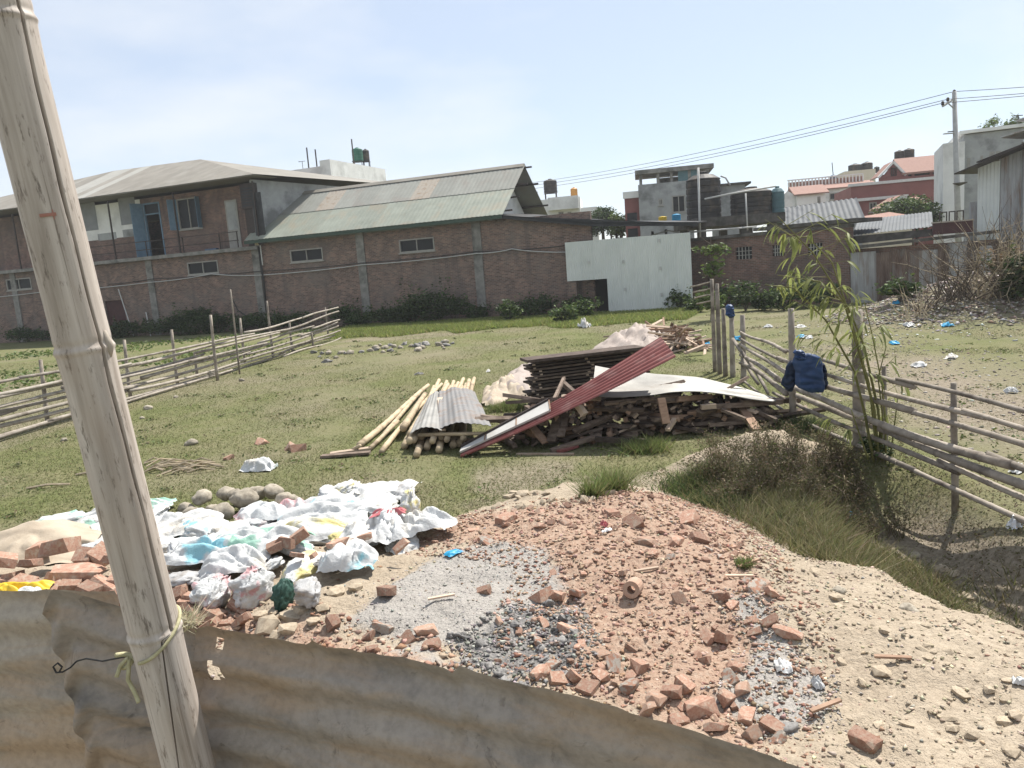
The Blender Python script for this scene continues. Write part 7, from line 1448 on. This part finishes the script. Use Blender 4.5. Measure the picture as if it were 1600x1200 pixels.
mid = (PLo + PHi) / 2; fc_ = CAM - mid; fc_ = fc_ - axd * (fc_ @ axd); fc_ /= np.linalg.norm(fc_); rgt = np.cross(axd, fc_); rgt = rgt if rgt @ RT > 0 else -rgt
def tpx(y):  # distance along the axis where it crosses photo row y
    best = min(np.linspace(0, LEN_, 4000), key=lambda t: abs(600 - F_PX * ((base + axd * t - CAM) @ UP) / ((base + axd * t - CAM) @ FW) - y)); return float(best)
nodes = [tpx(985), tpx(545), tpx(32)]; nodes += [nodes[2] + 0.5, nodes[2] + 1.0, nodes[0] - 0.42]
psi = np.concatenate([np.linspace(-math.pi, -0.25, 40), np.linspace(-0.24, 0.24, 45), np.linspace(0.25, math.pi, 40)[:-1]])
ts_ = np.unique(np.concatenate([np.arange(0, LEN_, 0.012)] + [np.linspace(q - 0.03, q + 0.03, 25) for q in nodes if q > 0.04])); n0, n1 = nodes[0], nodes[1]
rows = []
for t in ts_:
    lower = smooth(n0 + 0.004, n0 - 0.004, t); phc = (0.62 + 0.05 * math.sin(t * 6) + 0.012 * math.sin(t * 43)) * (1 - lower) + (0.15 - (n0 - t) * 2.2) * lower
    w = 0.0026 * (0.8 + 0.5 * float(vnoise(t * 9, 0.0, 4))) * (1 - lower) + 0.0010 * lower; dep = 0.022 * (1 - lower) + 0.008 * lower
    R0 = RAD * (1 + 0.018 * math.sin(t * 3.1)); 
    for q in nodes: R0 += RAD * (0.055 * math.exp(-((t - q) / 0.0045) ** 2) - 0.03 * math.exp(-((t - q - 0.010) / 0.005) ** 2) + 0.035 * math.exp(-((t - q) / 0.03) ** 2))
    e = np.exp(-(psi * RAD / w) ** 8); rr = R0 * (1 + 0.006 * np.sin(psi * 5 + t * 2)) - dep * e; ph = phc + psi
    rows.append(np.stack([rr * np.sin(ph), -rr * np.cos(ph), np.full(len(psi), t)], -1))
A3 = np.array(rows); nr, nc = A3.shape[:2]; ii = np.arange(nr * nc).reshape(nr, nc); jj = np.roll(ii, -1, 1)
fcs = np.stack([ii[:-1], jj[:-1], jj[1:], ii[1:]], -1).reshape(-1, 4)
M3 = Matrix(((rgt[0], -fc_[0], axd[0]), (rgt[1], -fc_[1], axd[1]), (rgt[2], -fc_[2], axd[2])))
cul = link('culm', mesh_from('culm', A3.reshape(-1, 3), fcs, True, 'pole_bamboo'), bpole); cul.rotation_euler = M3.to_euler()
def polept(t, ph, r=1.0): return base + axd * t + (rgt * math.sin(ph) + fc_ * math.cos(ph)) * RAD * r
mb = MB(); q = polept(n1 + 0.0, 0.95, 0.9); mb.tube([q - axd * 0.02, polept(n1, 0.95, 1.03), polept(n1 + 0.025, 0.92, 0.98)], [0.003, 0.007, 0.003], 10); mb.build('branch_stub', 'bamboo_grey', bpole, smooth_=True)
tm = tpx(338); mb = MB()
for (p0_, p1_, w_) in ((-0.36, 0.16, 0.0024), (0.05, 0.09, 0.007)):
    g = [[polept(tm + w_ * j, p0_ + (p1_ - p0_) * i / 8, 1.03) for i in range(9)] for j in (-1, 1)]; mb.grid(g)
mb.build('paint_mark', 'red_mark', bpole)['label'] = 'small red painted tick on the post'
tc_ = tpx(1000)
cd_ = thing('cord', 'pale yellowish cord tied round the bamboo post with loose ends', 'cord', polept(tc_, 0, 1.2))
MB().tube([polept(tc_ + 0.012 + 0.030 * math.sin(a - 0.4), a, 1.07) for a in np.linspace(-0.9, 2.2, 24)], 0.0032, 7).build('loop', 'cord', cd_, smooth_=True)
kn = atk(200, 1028, 1.33); MB().tube([kn + np.array([0.012 * math.cos(a * 2), -0.01 + 0.006 * math.sin(a * 3), 0.014 * math.sin(a)]) for a in np.linspace(0, 9, 40)], 0.0042, 7).build('knot', 'cord', cd_, smooth_=True)
for pts in (((200, 1028), (188, 1040), (182, 1058)), ((202, 1030), (200, 1062), (212, 1085), (217, 1098)), ((210, 1028), (226, 1040), (232, 1058), (226, 1068))):
    MB().tube(dens([atk(x, y, 1.315 - 0.004 * i) for i, (x, y) in enumerate(pts)], 5), 0.0036, 7).build('loose_end', 'cord', cd_, smooth_=True)
fz = atk(290, 972, 1.40); pts_ = fz + RNG.normal(0, 1, (260, 3)) * np.array([0.014, 0.01, 0.007]); bb = blades(pts_, 0.018, [(0.40, 0.37, 0.25), (0.48, 0.45, 0.32)], 0.0012, 1.4); leaf_obj('frayed_tuft', cd_, *bb, 'grass')
wr = [(196, 1026), (160, 1033), (135, 1029), (120, 1033), (110, 1043), (98, 1050), (88, 1051), (83, 1042), (90, 1036), (97, 1042), (93, 1049)]
tag(MB().tube(dens([atk(x, y, 1.36 + (0.06 if i > 2 else 0.02 * i)) for i, (x, y) in enumerate(wr)], 4), 0.0016, 6).build('binding_wire', 'wire_black', None, smooth_=True), 'thin black binding wire bent out from the post knot', 'wire')

# ------------------------------------------------------------------ thin haze in the air
m = bpy.data.materials.new('haze_air'); m.use_nodes = True; n, l = m.node_tree.nodes, m.node_tree.links; n.clear()
out = n.new('ShaderNodeOutputMaterial'); pv = n.new('ShaderNodeVolumePrincipled'); pv.inputs['Color'].default_value = (0.93, 0.95, 0.97, 1); pv.inputs['Density'].default_value = 0.0006; pv.inputs['Anisotropy'].default_value = 0.35
l.new(pv.outputs[0], out.inputs['Volume']); MATS['haze_air'] = m
tag(MB().box(-700, 700, -200, 800, -1.5, 24).build('haze', 'haze_air', None, loc=(0, 0, 0)), 'thin pale haze over the whole place', 'haze', kind='stuff')
